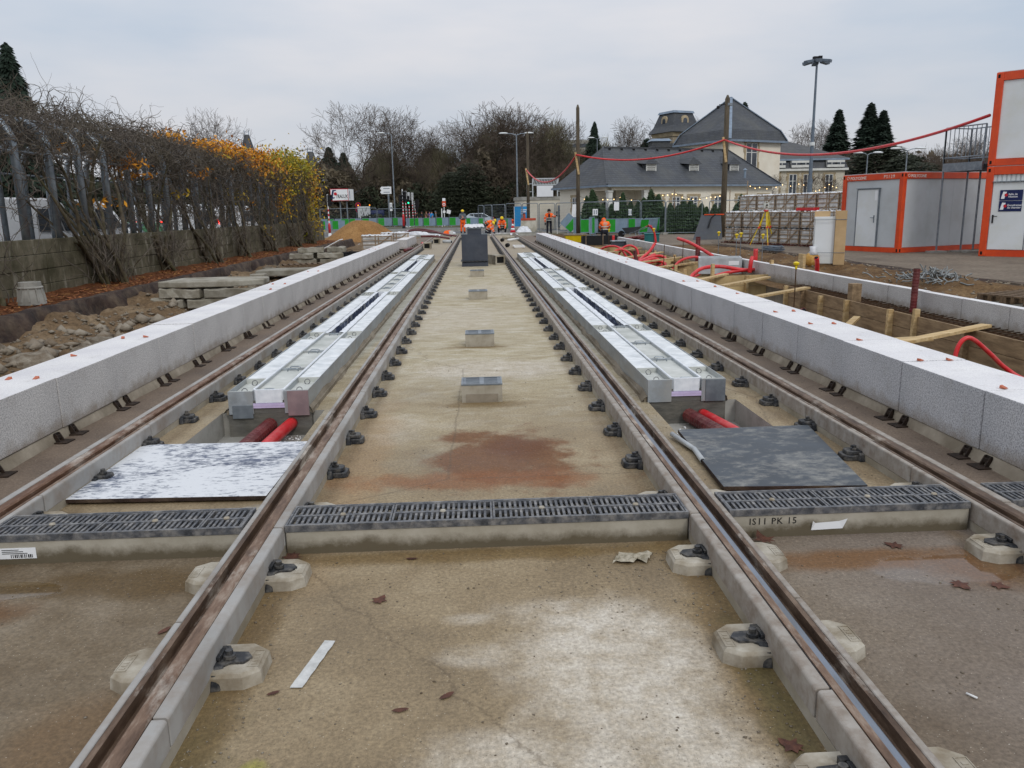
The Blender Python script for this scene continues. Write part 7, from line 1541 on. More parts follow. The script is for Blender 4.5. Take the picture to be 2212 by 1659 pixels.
# stacked cabins at the right edge: local x runs along their long side away to the right
def cabin2(lb, z, ribs, txt):
    root = thing('site_cabin', lb, 'site cabin', (15.46, 24.19, z), math.atan2(-.81, .58)+.12, 'orange framed site cabins'); L_, Wd, h = 6.0, 2.44, 2.66; t = .20
    for x in (0, L_-t):
        for y in (0, Wd-t): part(root, 'corner_post', MB().box(x, y, 0, x+t, y+t, h), m_orange, bv=.02)
    for zz, hh in ((0, .20), (h-.24, .24)):
        for a in ((t,.01,L_-t,t-.01),(t,Wd-t+.01,L_-t,Wd-.01),(.01,t,t-.01,Wd-t),(L_-t+.01,t,L_-.01,Wd-t)): part(root, 'frame_rail', MB().box(a[0]+.001,a[1],zz+.003,a[2]-.001,a[3],zz+hh-.003), m_orange)
    if not ribs:
        for i in range(5): w_ = (L_-2*t)/5; part(root, 'wall_panel', MB().box(t+i*w_+.002,.05,.205,t+(i+1)*w_-.002,.1,h-.245), m_panelw)
    else:
        b = MB(); n = 46; w_ = (L_-2*t)/n
        for i in range(n): 
            part(root, 'wall_rib', MB().box(t+i*w_,.055,.205,t+i*w_+w_*.6,.085,h-.245), m_panelw) if i < 14 else b.box(t+i*w_,.055,.205,t+i*w_+w_*.6,.085,h-.245)
        b.box(t,.086,.205,L_-t,.11,h-.245); part(root, 'wall_sheet', b, m_panelw)
    part(root, 'end_wall', MB().box(.05,t,.205,.1,Wd-t,h-.245), m_panelw); part(root, 'back_wall', MB().box(t,Wd-.1,.205,L_-t,Wd-.05,h-.245), m_panelw); part(root, 'roof_sheet', MB().box(.03,.03,h-.02,L_-.03,Wd-.03,h+.015), m_panel); part(root, 'floor', MB().box(t,t,.02,L_-t,Wd-t,.19), m_void)
    for zz in (.05, h-.16): part(root, 'corner_hole', MB().box(.05,-.003,zz,.11,.006,zz+.10), m_void)
    return root
up = cabin2('upper white cabin in an orange frame, stacked on the cabin with the navy signs', 2.68, False, 0)
lo = cabin2('lower white ribbed cabin with navy signs on its door at the right edge', .0, True, 0)
o = part(lo, 'door', MB().box(.22,.025,.21,1.16,.054,2.18), m_panelw, bv=.006); link('handle', mesh('handle', MB().box(.27,.0,1.0,.31,.024,1.24).tube([(.29,.0,1.2),(.29,-.04,1.2),(.42,-.04,1.2)], .013, 6), m_blkc), o)
link('drip_rail', mesh('drip_rail', MB().box(.2,-.02,2.20,1.26,.05,2.225), m_galv), o); link('hinge', mesh('hinge', MB().tube([(1.175,.03,.21),(1.175,.03,2.18)], .014, 6), m_galv), o)
for z0, l1, l2 in ((1.66,'Salle de','réunion'), (1.34,'Encadrement','de chantier')):
    s_ = link('navy_sign', mesh('navy_sign', MB().box(.42,.012,z0,1.02,.0245,z0+.305), m_blue), o)
    link('logo_shape', mesh('logo_shape', MB().prism([(.455,.010,z0+.05),(.545,.010,z0+.05),(.565,.010,z0+.15),(.60,.010,z0+.25),(.505,.010,z0+.26),(.475,.010,z0+.15)], (0,.0019,0)), m_signw), o); link('logo_dot', mesh('logo_dot', MB().tube([(.585,.008,z0+.16),(.585,.0119,z0+.16)], .045, 14), m_signr), o)
    for tx, dz in ((l1,.155),(l2,.085)):
        t_ = text_part(o, 'sign_text', tx, .078, m_signw, Matrix.Translation((.645,.010,z0+dz)) @ RXm, .0015, .001)
# landing with railing beside the upper cabin
root = thing('steel_landing', 'galvanised landing with barred railing on slender props beside the stacked cabins', 'landing', (15.35, 25.1, 0)); rzl = math.atan2(-.81,.58)+.12; ca, sa = math.cos(rzl), math.sin(rzl)
pl = [at(*H4(1318,822), 26.3), at(*H4(1605,810), 24.9)]; A_, B_ = Vector((pl[0].x, 26.3, 0)), Vector((pl[1].x, 24.9, 0)); l0 = root.location
zf = 2.62; dv = (B_-A_); back = Vector((dv.y*-1, dv.x, 0)).normalized()*1.1; A3_, B3_ = A_+back, B_+back
for p, q in ((A_,B_),(A3_,B3_),(A_,A3_)): part(root, 'edge_beam', MB().beam(p+Vector((0,0,zf+.12))-l0, q+Vector((0,0,zf+.12))-l0, .06, .26), m_galv)
part(root, 'deck', MB().prism([p+Vector((0,0,zf+.2))-l0 for p in (A_,B_,B3_,A3_)], (0,0,.03)), m_galv)
def railing(p, q, n, zr=3.98):
    for z in (zf+.42, zr): part(root, 'rail', MB().tube([p+Vector((0,0,z))-l0, q+Vector((0,0,z))-l0], .022, 6), m_galv)
    for i in range(n+1): c = p.lerp(q, i/n); part(root, 'baluster', MB().tube([c+Vector((0,0,zf+.24 if i in (0,n) else zf+.42))-l0, c+Vector((0,0,zr))-l0], .03 if i in (0,n) else .011, 5), m_galv)
railing(A_, B_, 9); railing(A_, A3_, 6); railing(A3_, B3_, 9)
for u, v, Y in ((1262,1465,26.35),(1438,1460,26.45),(1527,1465,25.95)):
    p = at(*H4(u, v), Y); tp = p; part(root, 'prop', MB().tube([Vector((p.x,p.y,.08))-l0, Vector((tp.x,tp.y,zf))-l0], .032, 8), m_galv); part(root, 'foot_pad', MB().box(p.x-l0.x-.28,p.y-l0.y-.15,.0,p.x-l0.x+.28,p.y-l0.y+.15,.06), m_concg)
sd = (B3_-B_).normalized()
for s_ in (-.35,.35): part(root, 'stair_stringer', MB().beam(B_+back*.5+dv.normalized()*(.1)+sd*s_+Vector((0,0,zf+.1))-l0, B_+back*.5+dv.normalized()*2.6+sd*s_+Vector((0,0,.2))-l0, .05, .2), m_galv)
for i in range(9): part(root, 'stair_tread', MB().obox(B_+back*.5+dv.normalized()*(.25+.26*i)+Vector((0,0,zf-.05-.26*i))-l0, (.26,.66,.03), Matrix.Rotation(math.atan2(dv.y,dv.x),3,'Z')), m_galv)
# ================================================================== ROUND KIOSK WITH BILLBOARD
c = at(*H2(1580, 800), 72); rt = at(*H2(1580,712), 72).z; hw = 3.55
root = thing('kiosk', 'round cornered pale kiosk carrying a blank white billboard on its roof', 'kiosk', (c.x+.3, 72, 0)); prof = [(-1.5+1.6*math.cos(a), 1.6+1.6*math.sin(a)) for a in [math.pi+math.pi/2*t/8 for t in range(9)]]+[(hw*.62,0),(hw*.62,4),(-3.1,4)]
part(root, 'wall', MB().prism([(x, y, 0) for x, y in prof], (0,0,rt-.1)), m_render2, True if 0 else False); part(root, 'cornice', MB().prism([(x*1.03, y*1.02-.06, rt-.098) for x, y in prof], (0,0,.3)), m_concg)
q = at(*W2(1965, 480), 71.9); part(root, 'graffiti_door', MB().box(q.x-c.x-.3-.62,-.03,0.1,q.x-c.x-.3+.62,.0-.002,at(*W2(1965,125),71.9).z), m_galv)
b = MB(); rnd = random.Random(5)
for i in range(16): x = q.x-c.x-.3+rnd.uniform(-.4,.4); z = rnd.uniform(.5,2.2); b.beam((x,-.035,z),(x+rnd.uniform(-.25,.25),-.035,z+rnd.uniform(-.3,.4)),.008,.04)
part(root, 'graffiti', b, m_pst)
a_, b_ = at(*H2(1505,700), 71.8), at(*H2(1610,627), 71.8); x0, x1, z0, z1 = a_.x-c.x-.3, b_.x-c.x-.3, a_.z, b_.z
part(root, 'billboard', MB().box(x0,-.15,z0,x1,-.08,z1), m_signw, bv=.02); b = MB(); X0, X1, Z1 = x0-.35, x1+.4, z1+.62
b.beam((X0,0,z0),(X0,0,Z1),.09,.09); b.beam((X1,0,z0),(X1,0,Z1),.09,.09); b.beam((X0,0,Z1),(X1,0,Z1),.09,.09); b.beam((X0,0,z1+.08),(X1,0,z1+.08),.08,.08)
for i in range(17): x = X0+(X1-X0)*i/16; b.beam((x,0,z1+.08),(x+.12,0,Z1),.05,.05)
for s_ in (X0-.5, X1+.45): b.beam((s_,.2,z0),(s_,.2,z1+.2),.07,.07); b.beam((s_,.2,z1+.2),(X0 if s_ < 0 else X1,.2,z1+.2),.06,.06); b.beam((s_,.2,(z0+z1)/2),(X0 if s_ < 0 else X1,.2,(z0+z1)/2),.05,.05)
part(root, 'lattice_frame', b, m_panel)
# ================================================================== HOUSES
def winframe(root, c, w, h, R_, trim=m_sand_st, n=2, m_in=m_glass, sill=True):
    """window at c (centre on the wall plane) with stone surround standing proud; R_: 3x3 (x along wall, y outwards)"""
    o = MB()
    def bx(b, x0, z0, x1, z1, y0, y1): b.obox(Vector(c)+R_ @ Vector(((x0+x1)/2, (y0+y1)/2, (z0+z1)/2)), (abs(x1-x0), abs(y1-y0), abs(z1-z0)), R_)
    t = .2
    for s_ in (-1,1): bx(o, s_*(w/2+t/2)-t/2, -h/2-.0, s_*(w/2+t/2)+t/2, h/2, -.05, .045); 
    bx(o, -w/2-t-.1, h/2+.001, w/2+t+.1, h/2+t, -.05, .05); bx(o, -w/2-t-.1, -h/2-.17, w/2+t+.1, -h/2-.001, -.05, .09)
    for s_ in (-1,1):
        for zz in (-.32,.2): bx(o, s_*(w/2+t+.06)-.06, zz*h, s_*(w/2+t+.06)+.06, zz*h+.22*h, -.05, .044)
    wn = part(root, 'window', o, trim)
    g = MB(); bx(g, -w/2, -h/2, w/2, h/2, -.04, .008); link('pane', mesh('pane', g, m_in), wn)
    f = MB(); t = .07
    for s_ in (-1,1): bx(f, s_*(w/2-t/2)-t/2, -h/2, s_*(w/2-t/2)+t/2, h/2, .009, .035)
    for zz in (-h/2+t/2, h/2-t/2): bx(f, -w/2+t, zz-t/2, w/2-t, zz+t/2, .009, .034)
    bx(f, -.05, -h/2+t, .05, h/2-t, .009, .036); bx(f, -w/2+t, h*.18, w/2-t, h*.18+.06, .009, .033); link('sash', mesh('sash', f, m_wfr), wn)
    return wn
TH = math.radians(24); U = Vector((math.cos(TH), math.sin(TH), 0)); Vv = Vector((-math.sin(TH), math.cos(TH), 0))
Rf = Matrix((U, -Vv, Vector((0,0,1)))).transposed(); Rl = Matrix((-Vv, -U, Vector((0,0,1)))).transposed()
P = at(*H3(385, 725), 62); P.z = 0; ze = 3.42; Lf, Ll = 16.4, 7.4
root = thing('slate_house', 'low cream house with a hipped slate roof, three dormers and a corner porch', 'house', tuple(P))
def wp(a, c, z): return U*a+Vv*c+Vector((0,0,z))
ov = .55
E0, E1, E2, E3 = wp(-ov,-ov,ze), wp(Lf+ov,-ov,ze), wp(Lf+ov,Ll+ov,ze), wp(-ov,Ll+ov,ze)
tr = at(*H3(400,435), 65.0)-P; tr2 = at(*H3(1300,462), 69.5)-P
hr = tr.z; hr2 = (tr2.z+hr)/2; K0 = wp(tr.dot(U), Ll/2, hr); K1 = wp(Lf-1.7, Ll/2, hr)
def roof(root, E, K, m, th=.14, nm='roof', mid=None):
    """hipped roof with a slight kick at the eaves"""
    b = MB(); n0 = [E[0],E[1],K[1],K[0]], [E[1],E[2],K[1]], [E[2],E[3],K[0],K[1]], [E[3],E[0],K[0]]
    for f in n0: b.poly(f)
    r = part(root, nm, b, m)
    e = MB()
    for a, c in ((E[0],E[1]),(E[1],E[2]),(E[2],E[3]),(E[3],E[0])): e.beam(a-Vector((0,0,th/2+.01)), c-Vector((0,0,th/2+.01)), .12, th)
    link('eaves_gutter', mesh('eaves_gutter', e, m_zinc if nm != 'x' else m), r); s_ = MB(); s_.poly([p-Vector((0,0,th)) for p in (E[3],E[2],E[1],E[0])]); link('soffit', mesh('soffit', s_, m_wfr), r); return r
def kick(E, K, t, dz): return [e.lerp(k, t)-Vector((0,0,dz)) for e, k in zip(E, K)]
rf = roof(root, [E0,E1,E2,E3], [K0,K1], m_slate)
link('ridge_slates', mesh('ridge_slates', MB().beam(K0, K1, .22, .12), m_slate), rf)
b = MB()
for a, c in ((E0,K0),(E1,K1)): b.beam(a+Vector((0,0,.03)), c+Vector((0,0,.03)), .14, .06)
link('hip_slates', mesh('hip_slates', b, m_slate), rf)
for i in range(11): p = K0.lerp(K1, (i+.5)/11); link('ridge_vent', mesh('ridge_vent', MB().box(p.x-.09,p.y-.35,p.z-.22,p.x+.09,p.y-.12,p.z-.08), m_void), rf)
px, py = 3.0, 2.3                                       # porch
h_ = ze-.12
def wal(a0, c0, a1, c1, z0, z1, m=m_render, nm='wall', t=.12):
    p, q = wp(a0,c0,(z0+z1)/2), wp(a1,c1,(z0+z1)/2); return part(root, nm, MB().beam(p, q, t, z1-z0), m)
wal(6.9/1.0*0+5.0*0+3.85, 0, Lf, 0, 0, h_); wal(3.85, .06, 3.85, 2.0, 0, h_); wal(2.0, 2.06, 3.79, 2.06, 0, h_); wal(0, py+.3, 2.0, 2.06, 0, h_) if 0 else None
wal(-.0, 2.6, 3.79, 2.4, 0, h_); wal(0, 2.66, 0, Ll, 0, h_); wal(0, Ll, Lf, Ll, 0, h_); wal(Lf, .07, Lf, Ll-.07, 0, h_)
wal(.2, .0, 3.7, .0, h_-.28, h_-.002, m_render, 'lintel'); wal(.0, .2, .0, 2.5, h_-.28, h_-.002, m_render, 'lintel')
for a, c in ((0,0),(3.3,0)):
    b = MB(); p = wp(a,c,0); b.obox(p+Vector((0,0,(h_-.28)/2)), (.36,.36,h_-.28), Rf); b.obox(p+Vector((0,0,h_-.36)), (.46,.46,.12), Rf); part(root, 'column', b, m_wfr)
def wu(u_px):                                            # distance along the front wall seen at that sighting
    d = at(*H3(u_px, 820), 62)-CAM; n = -Vv; t = (P-CAM).dot(n)/d.dot(n); return (CAM+d*t-P).dot(U)
for u_ in (752, 890, 1023, 1208, 1385, 1553): winframe(root, wp(wu(u_), -.06, 1.72), .78, 1.55, Rf)
winframe(root, wp(-.06, 4.9, 1.9), .8, 1.4, Rl)
b = MB(); d0 = wp(1.6, 2.42, 1.1); b.obox(d0, (1.0,.08,2.2), Rf); part(root, 'door', b, m_blkc)
part(root, 'porch_lamp', MB().ball(wp(1.6,1.2,h_-.1), .16, 8, 5), m_blkc)
sl_v = (K0-E0); 
for u_ in (697, 1022, 1328):
    d = at(*H3(u_, 615), 62)-CAM; a0, a1, a2 = E0, E1, K0; nn = (a1-a0).cross(a2-a0).normalized(); t = (P+a0-CAM).dot(nn)/d.dot(nn); q = CAM+d*t-P; q = q-Vector((0,0,.36))
    dm = MB(); w_ = .50; h2 = .78
    def lp(x, y, z): return q+U*x+Vv*y+Vector((0,0,z))
    b = MB(); b.prism([lp(-w_,-.1,0),lp(w_,-.1,0),lp(w_,-.1,h2),lp(-w_,-.1,h2)], Vv*1.6); dmo = part(root, 'dormer', b, m_slate)
    b = MB(); A0, A1, A2 = lp(-w_-.22,-.3,h2), lp(w_+.22,-.3,h2), lp(0,-.05,h2+.62); B0_, B1_, B2_ = lp(-w_-.35,1.9,h2+.25), lp(w_+.35,1.9,h2+.25), lp(0,1.6,h2+.8); b.add([A0,A1,A2,B0_,B1_,B2_], [(0,1,2),(1,4,5,2),(3,0,2,5),(0,3,4,1)]); link('dormer_roof', mesh('dormer_roof', b, m_slate), dmo)
    b = MB()
    for i in range(6): b.obox(lp(0,-.13,.08+i*.125), (.84,.05,.07), Rf @ Matrix.Rotation(-.5, 3, 'X'))
    b.obox(lp(-.45,-.12,.38), (.07,.06,.8), Rf); b.obox(lp(.45,-.12,.38), (.07,.06,.8), Rf); b.obox(lp(0,-.12,-.02), (.97,.08,.06), Rf); b.obox(lp(0,-.12,.78), (.97,.08,.05), Rf); link('louvre', mesh('louvre', b, m_wfr), dmo)
q = at(*H3(1418,650), 66)-P; part(root, 'vent_pipe', MB().tube([q-Vector((0,0,.3)), q+Vector((0,0,.3))], .1, 8).lathe([(.2,0),(.02,.15)], tuple(q+Vector((0,0,.33))), 8), m_zinc)
# pyramid roofed house behind
TH2 = math.radians(28); U2 = Vector((math.cos(TH2), math.sin(TH2), 0)); V2 = Vector((-math.sin(TH2), math.cos(TH2), 0)); R2f = Matrix((U2, -V2, Vector((0,0,1)))).transposed()
C0 = at(*H3(1303, 385), 77); ze2 = C0.z; P2_ = Vector((C0.x, 77, 0)); ap = at(*H3(1322, 65), 81.5).z; a_ = 6.9
root = thing('pyramid_house', 'cream house with a steep pyramid slate roof and pale zinc hips behind the low house', 'house', tuple(P2_))
def w2(a, c, z): return U2*a+V2*c+Vector((0,0,z))
EE = [w2(-.45,-.45,ze2), w2(a_+.45,-.45,ze2), w2(a_+.45,a_+.45,ze2), w2(-.45,a_+.45,ze2)]; apx = w2(a_/2, a_/2, ap)
Ek = [e.lerp(Vector((apx.x,apx.y,ze2)), .12)+Vector((0,0,.95)) for e in EE]
b = MB()
for i in range(4): j = (i+1) % 4; b.poly([EE[i],EE[j],Ek[j],Ek[i]]); b.poly([Ek[i],Ek[j],apx])
rf = part(root, 'roof', b, m_slate); b = MB()
for i in range(4): b.beam(EE[i]+Vector((0,0,.04)), Ek[i]+Vector((0,0,.04)), .3, .08); b.beam(Ek[i]+Vector((0,0,.04)), apx+Vector((0,0,.04)), .3, .08)
link('zinc_hip', mesh('zinc_hip', b, m_zinc), rf); b = MB()
for i in range(4): b.beam(EE[i]-Vector((0,0,.1)), EE[(i+1) % 4]-Vector((0,0,.1)), .14, .18)
link('eaves_gutter', mesh('eaves_gutter', b, m_zinc), rf)
part(root, 'wall', MB().prism([w2(0,0,0),w2(a_,0,0),w2(a_,a_,0),w2(0,a_,0)], (0,0,ze2-.12)), m_render)
d = at(*H3(1465,530), 77)-CAM; n = -V2; t = (P2_-CAM).dot(n)/d.dot(n); q = CAM+d*t-P2_; winframe(root, q+n*.02, 1.5, 2.9, R2f)
# mansard stone tower
C_ = at(*H3(890, 335), 104); root = thing('stone_tower', 'square ashlar tower with a steep mansard slate roof and round dormers', 'tower', (C_.x, 104, 0)); hw = 2.15; TT = math.radians(24); Rz = Matrix.Rotation(TT, 3, 'Z')
sq = lambda r, z: [Rz @ Vector((x*r, y*r, z)) for x, y in ((-1,-1),(1,-1),(1,1),(-1,1))]
zt0, zt1 = C_.z, at(*H3(868,195), 104).z
part(root, 'wall', MB().prism(sq(hw*.88, 0), (0,0,zt0-.1)), m_ashl); part(root, 'cornice', MB().frustum(sq(hw*.95, zt0-.6), sq(hw*1.02, zt0-.1)), m_sand_st)
rf = part(root, 'roof', MB().frustum(sq(hw*1.15, zt0-.08), sq(hw*.92, zt0+.7)).frustum(sq(hw*.92, zt0+.7), sq(hw*.68, zt1)), m_slate); link('zinc_cap', mesh('zinc_cap', MB().frustum(sq(hw*.76, zt1+.02), sq(hw*.70, zt1+.3)), m_zinc), rf)
for dr in ((0,-1),(-1,0)):
    n = Rz @ Vector((*dr,0)); s_ = Vector((-n.y, n.x, 0)); c0 = n*hw*.86+Vector((0,0,zt0+1.3)); pts = [c0+s_*x+Vector((0,0,z)) for x, z in [(-.55,-1.0),(.55,-1.0)]+[(.55*math.cos(a), .55*math.sin(a)+.1) for a in [math.pi*k/8 for k in range(9)]]]
    o = part(root, 'dormer', MB().prism(pts, -n*.9), m_sand_st); link('dormer_window', mesh('dormer_window', MB().prism([c0+n*.03+s_*x+Vector((0,0,z)) for x, z in [(-.3,-.8),(.3,-.8)]+[(.3*math.cos(a), .3*math.sin(a)+.05) for a in [math.pi*k/6 for k in range(7)]]], -n*.1), m_glass), o)
R_t = Matrix((Rz @ Vector((1,0,0)), Rz @ Vector((0,-1,0)), Vector((0,0,1)))).transposed(); winframe(root, Rz @ Vector((0,-hw*.88-.02,0))+Vector((0,0,at(*H3(900,425),103).z)), 1.1, 2.2, R_t)
# round turret top left of it, connecting slate roof
q = at(*H3(765, 390), 100); root = thing('chimney_stack', 'dark slate clad chimney block beside the stone tower', 'chimney', (q.x, 100, 0)); part(root, 'stack', MB().box(-1.1,-1,0,1.1,1,q.z-.2), m_slate); part(root, 'cap', MB().frustum([(-1.3,-1.2,q.z-.2),(1.3,-1.2,q.z-.2),(1.3,1.2,q.z-.2),(-1.3,1.2,q.z-.2)], [(-1,-.9,q.z+.1),(1,-.9,q.z+.1),(1,.9,q.z+.1),(-1,.9,q.z+.1)]), m_zinc)
q0, q1, q2, q3 = at(*H3(960,410), 98), at(*H3(1130,245), 98), at(*H3(1005,330), 98), at(*H3(700,430), 98)
root = thing('link_house', 'slate roof slope rising between the stone tower and the pyramid house', 'house', (q0.x, 98, 0)); L0 = Vector((q0.x,98,0)); part(root, 'roof', MB().prism([at(*H3(u_, v_), 98)-L0 for u_, v_ in ((700,445),(1200,445),(1200,240),(1130,245),(1000,332),(940,405),(720,432))], (0,9,0)), m_slate); part(root, 'wall', MB().box(q3.x-L0.x,.3,0,q1.x-L0.x+2,8.5,q3.z-.3), m_ashl)
# long pale wing at the right
def wing(label, ul, ur, ytop, yeave, ymid, Y, wins_m, wins_w, hipR):
    a, c = at(*H3(ul, yeave), Y), at(*H3(ur, yeave), Y); zt = at(*H3(ul, ytop), Y+4).z; ze_, zm = a.z, at(*H3(ul, ymid), Y).z; root = thing('long_house', label, 'house', (a.x, Y, 0)); w_ = c.x-a.x
    part(root, 'wall', MB().box(0,0,0,w_,9,zm), m_render2); E_ = [Vector((-.4,-.1,ze_)), Vector((w_+.4,-.1,ze_)), Vector((w_+.4,9.4,ze_)), Vector((-.4,9.4,ze_))]; K_ = [Vector((1.0,4.6,zt)), Vector((w_-hipR,4.6,zt))]
    roof(root, E_, K_, m_slate2, .2); part(root, 'mansard', MB().frustum([(-.25,-.25,zm+.01),(w_+.25,-.25,zm+.01),(w_+.25,9.2,zm+.01),(-.25,9.2,zm+.01)], [(.05,.2,ze_-.21),(w_-.05,.2,ze_-.21),(w_-.05,8.8,ze_-.21),(.05,8.8,ze_-.21)]), m_slate); part(root, 'cornice', MB().box(-.3,-.35,zm-.25,w_+.3,-.001,zm), m_wfr)
    Rw = Matrix.Identity(3); Rw = Matrix((Vector((1,0,0)), Vector((0,-1,0)), Vector((0,0,1)))).transposed()
    for u0, u1 in wins_m:
        x0, x1 = at(*H3(u0, 575), Y).x-a.x, at(*H3(u1, 575), Y).x-a.x; b = MB().box(x0,-.45,zm+.12,x1,1.2,ze_-.25); o = part(root, 'dormer', b, m_wfr); n = 2
        for i in range(n): xx = x0+(x1-x0)*(i+.5)/n; link('pane', mesh('pane', MB().box(xx-.62,-.47,zm+.42,xx-.04,-.451,ze_-.5).box(xx+.04,-.47,zm+.42,xx+.62,-.451,ze_-.5), m_glass), o)
    for u_ in wins_w: winframe(root, (at(*H3(u_, 730), Y).x-a.x, -.01, at(*H3(u_, 735), Y).z), .95, 2.6, Rw)
    return root
wg = wing('long pale house with a brownish slate mansard roof behind the floodlight mast', 1590, 2185, 395, 535, 612, 96, [(1608,1718),(1765,1905),(2035,2165)], [1640,1780,1890,2055], 5.5)
q = at(*H3(1665,365), 98); l = wg.location; part(wg, 'chimney', MB().box(q.x-l.x-1.1,3.5,q.z-3,q.x-l.x+1.1,5,q.z), m_slate)
# pointed towers and pale house on the left, block in the distance
for (u, vt, vb, hwpx, Y, lb) in [(1612,710,870,52,150,'nearest pointed slate tower top rising above the orange leaves'), (2022,820,985,62,150,'pointed slate tower roof above the end of the pergola')]:
    t_, b0 = at(*H1(u, vt), Y), at(*H1(u, vb), Y); r = hwpx*.3333/FPX*Y; root = thing('pointed_tower', lb, 'tower', (b0.x, Y, 0), group='pointed towers on the left'); part(root, 'wall', MB().lathe([(r*.8,0),(r*.8,b0.z)], (0,0,0), 8), m_ashl); rf = part(root, 'roof', MB().lathe([(r*1.12,b0.z-.05),(r*.75,b0.z+(t_.z-b0.z)*.45),(r*.30,t_.z)], (0,0,0), 8), m_slate)
    link('iron_crest', mesh('iron_crest', MB().box(-r*.28,-.05,t_.z,r*.28,.05,t_.z+.08).box(-r*.28,-.05,t_.z+.08,-r*.22,.05,t_.z+.8).box(r*.22,-.05,t_.z+.08,r*.28,.05,t_.z+.8).box(-r*.22,-.05,t_.z+.5,r*.22,.05,t_.z+.55), m_zinc), rf)
a, c = at(*T1(-60, 20), 148), at(*T1(250, 470), 148); root = thing('pale_house', 'pale sandstone house with tall windows at the far left behind the curved lamp', 'house', (a.x, 148, 0)); w_ = c.x-a.x; part(root, 'wall', MB().box(0,0,0,w_,10,a.z), m_render2); part(root, 'roof', MB().frustum([(-.5,-.5,a.z),(w_+.5,-.5,a.z),(w_+.5,10,a.z),(-.5,10,a.z)], [(2,3,a.z+3),(w_-2,3,a.z+3),(w_-2,7,a.z+3),(2,7,a.z+3)]), m_slate)
Rw = Matrix((Vector((1,0,0)), Vector((0,-1,0)), Vector((0,0,1)))).transposed()
for i in range(4):
    for z in (.30,.60,.87): winframe(root, (w_*(i+.5)/4, -.02, a.z*z), 1.1, 1.9, Rw)
a, c = at(*H2(1540,335), 230), at(*H2(1860,390), 230); root = thing('distant_block', 'grey apartment block faint beyond the bare trees', 'building', (a.x, 230, 0)); w_ = c.x-a.x; part(root, 'wall', MB().box(0,0,0,w_,12,a.z), m_concg)
for k in range(5): part(root, 'window_band', MB().box(.5,-.1,a.z-2-k*2.9,w_-.5,-.01,a.z-1-k*2.9), m_glass)
# string lights and their posts
def lights(pts, lb, n):
    c = []
    for a, b_ in zip(pts[:-1], pts[1:]): c += sag(a, b_, (b_-a).length*.06, 8)
    root = thing('string_lights', lb, 'string lights', tuple(c[0]), group='festoon lights before the houses'); q = [p-c[0] for p in c]; part(root, 'cable', MB().tube(q, .012, 4), m_blkc); tot = len(q)-1; me = mesh('bulb', MB().ball((0,0,-.09), .036, 8, 5), m_bulb)
    for i in range(n): t = (i+.5)/n*tot; k_ = int(t); p = q[k_].lerp(q[min(k_+1,tot)], t-k_); link('bulb', me, root, p)
lights([at(*H3(u,v), Y) for u, v, Y in [(160,820,56),(350,830,57),(480,812,58),(620,845,58),(780,800,57),(880,785,57),(1010,830,56),(1150,815,56),(1245,800,56)]], 'string of warm bulbs before the porch and front windows', 24)
lights([at(*H3(u,v), Y) for u, v, Y in [(1440,715,58),(1530,742,60),(1700,720,62),(1850,705,64),(1960,770,66),(2060,720,66),(2130,745,66)]], 'string of warm bulbs before the long pale house', 16)
for i, (u, v0, Y, lb) in enumerate([(883,765,57,'thin light pole before the second front window'),(1305,770,56,'thin light pole just right of the thick wooden pole'),(1440,700,58,'thin light pole at the right end of the low house'),(1855,700,64,'thin light pole before the long pale house')]):
    p = at(*H3(u, v0), Y); b = MB(); b.tube([(p.x,Y,0),(p.x,Y,p.z)], .035, 6); single('light_pole', b, m_crate, lb, 'pole', 'thin poles of the festoon lights')
# ================================================================== TREES
def tree_arrays(seed, H_=17., spread=.55, trunk=.42, levels=6, twig_r=.030):
    rng = np.random.default_rng(seed); segs = []                  # (p0,p1,r0,r1,level)
    def grow(p, d, L_, r, lv):
        n = 3 if lv < 2 else 2; q = p; 
        for i in range(n):
            d = d+rng.normal(0, .06+.035*lv, 3)+np.array((0,0,.05 if lv < 3 else .03)); d /= np.linalg.norm(d); e = q+d*L_/n; r1 = max(twig_r*.6, r*(1-.28/n*(i+1))); segs.append((q, e, r, r1, lv)); q = e; r = r1
            if lv >= 1 and lv < levels and i < n-1 and rng.random() < .75:
                s = rng.normal(0, 1, 3); s -= d*s.dot(d); s /= np.linalg.norm(s); nd = d*.6+s*.8; grow(q, nd/np.linalg.norm(nd), L_*.66, r*.55, lv+1)
        if lv < levels:
            k = 3 if lv < 3 else (3 if rng.random() < .4 else 2)
            for j in range(k):
                s = rng.normal(0, 1, 3); s -= d*s.dot(d); s /= np.linalg.norm(s)+1e-9; a = spread*(.7+.6*rng.random()); nd = d*math.cos(a)+s*math.sin(a); nd[2] += .08; grow(q, nd/np.linalg.norm(nd), L_*(.70+.12*rng.random()), r*(.62 if j else .74), lv+1)
    grow(np.zeros(3), np.array((0,0,1.)), H_*.24, trunk, 0)
    A = np.array([s[0] for s in segs]); B_ = np.array([s[1] for s in segs]); r0 = np.array([s[2] for s in segs]); r1 = np.array([s[3] for s in segs]); lv = np.array([s[4] for s in segs]); z = H_/max(B_[:,2].max(), 1)
    A *= z; B_ *= z; return A, B_, r0, r1, lv
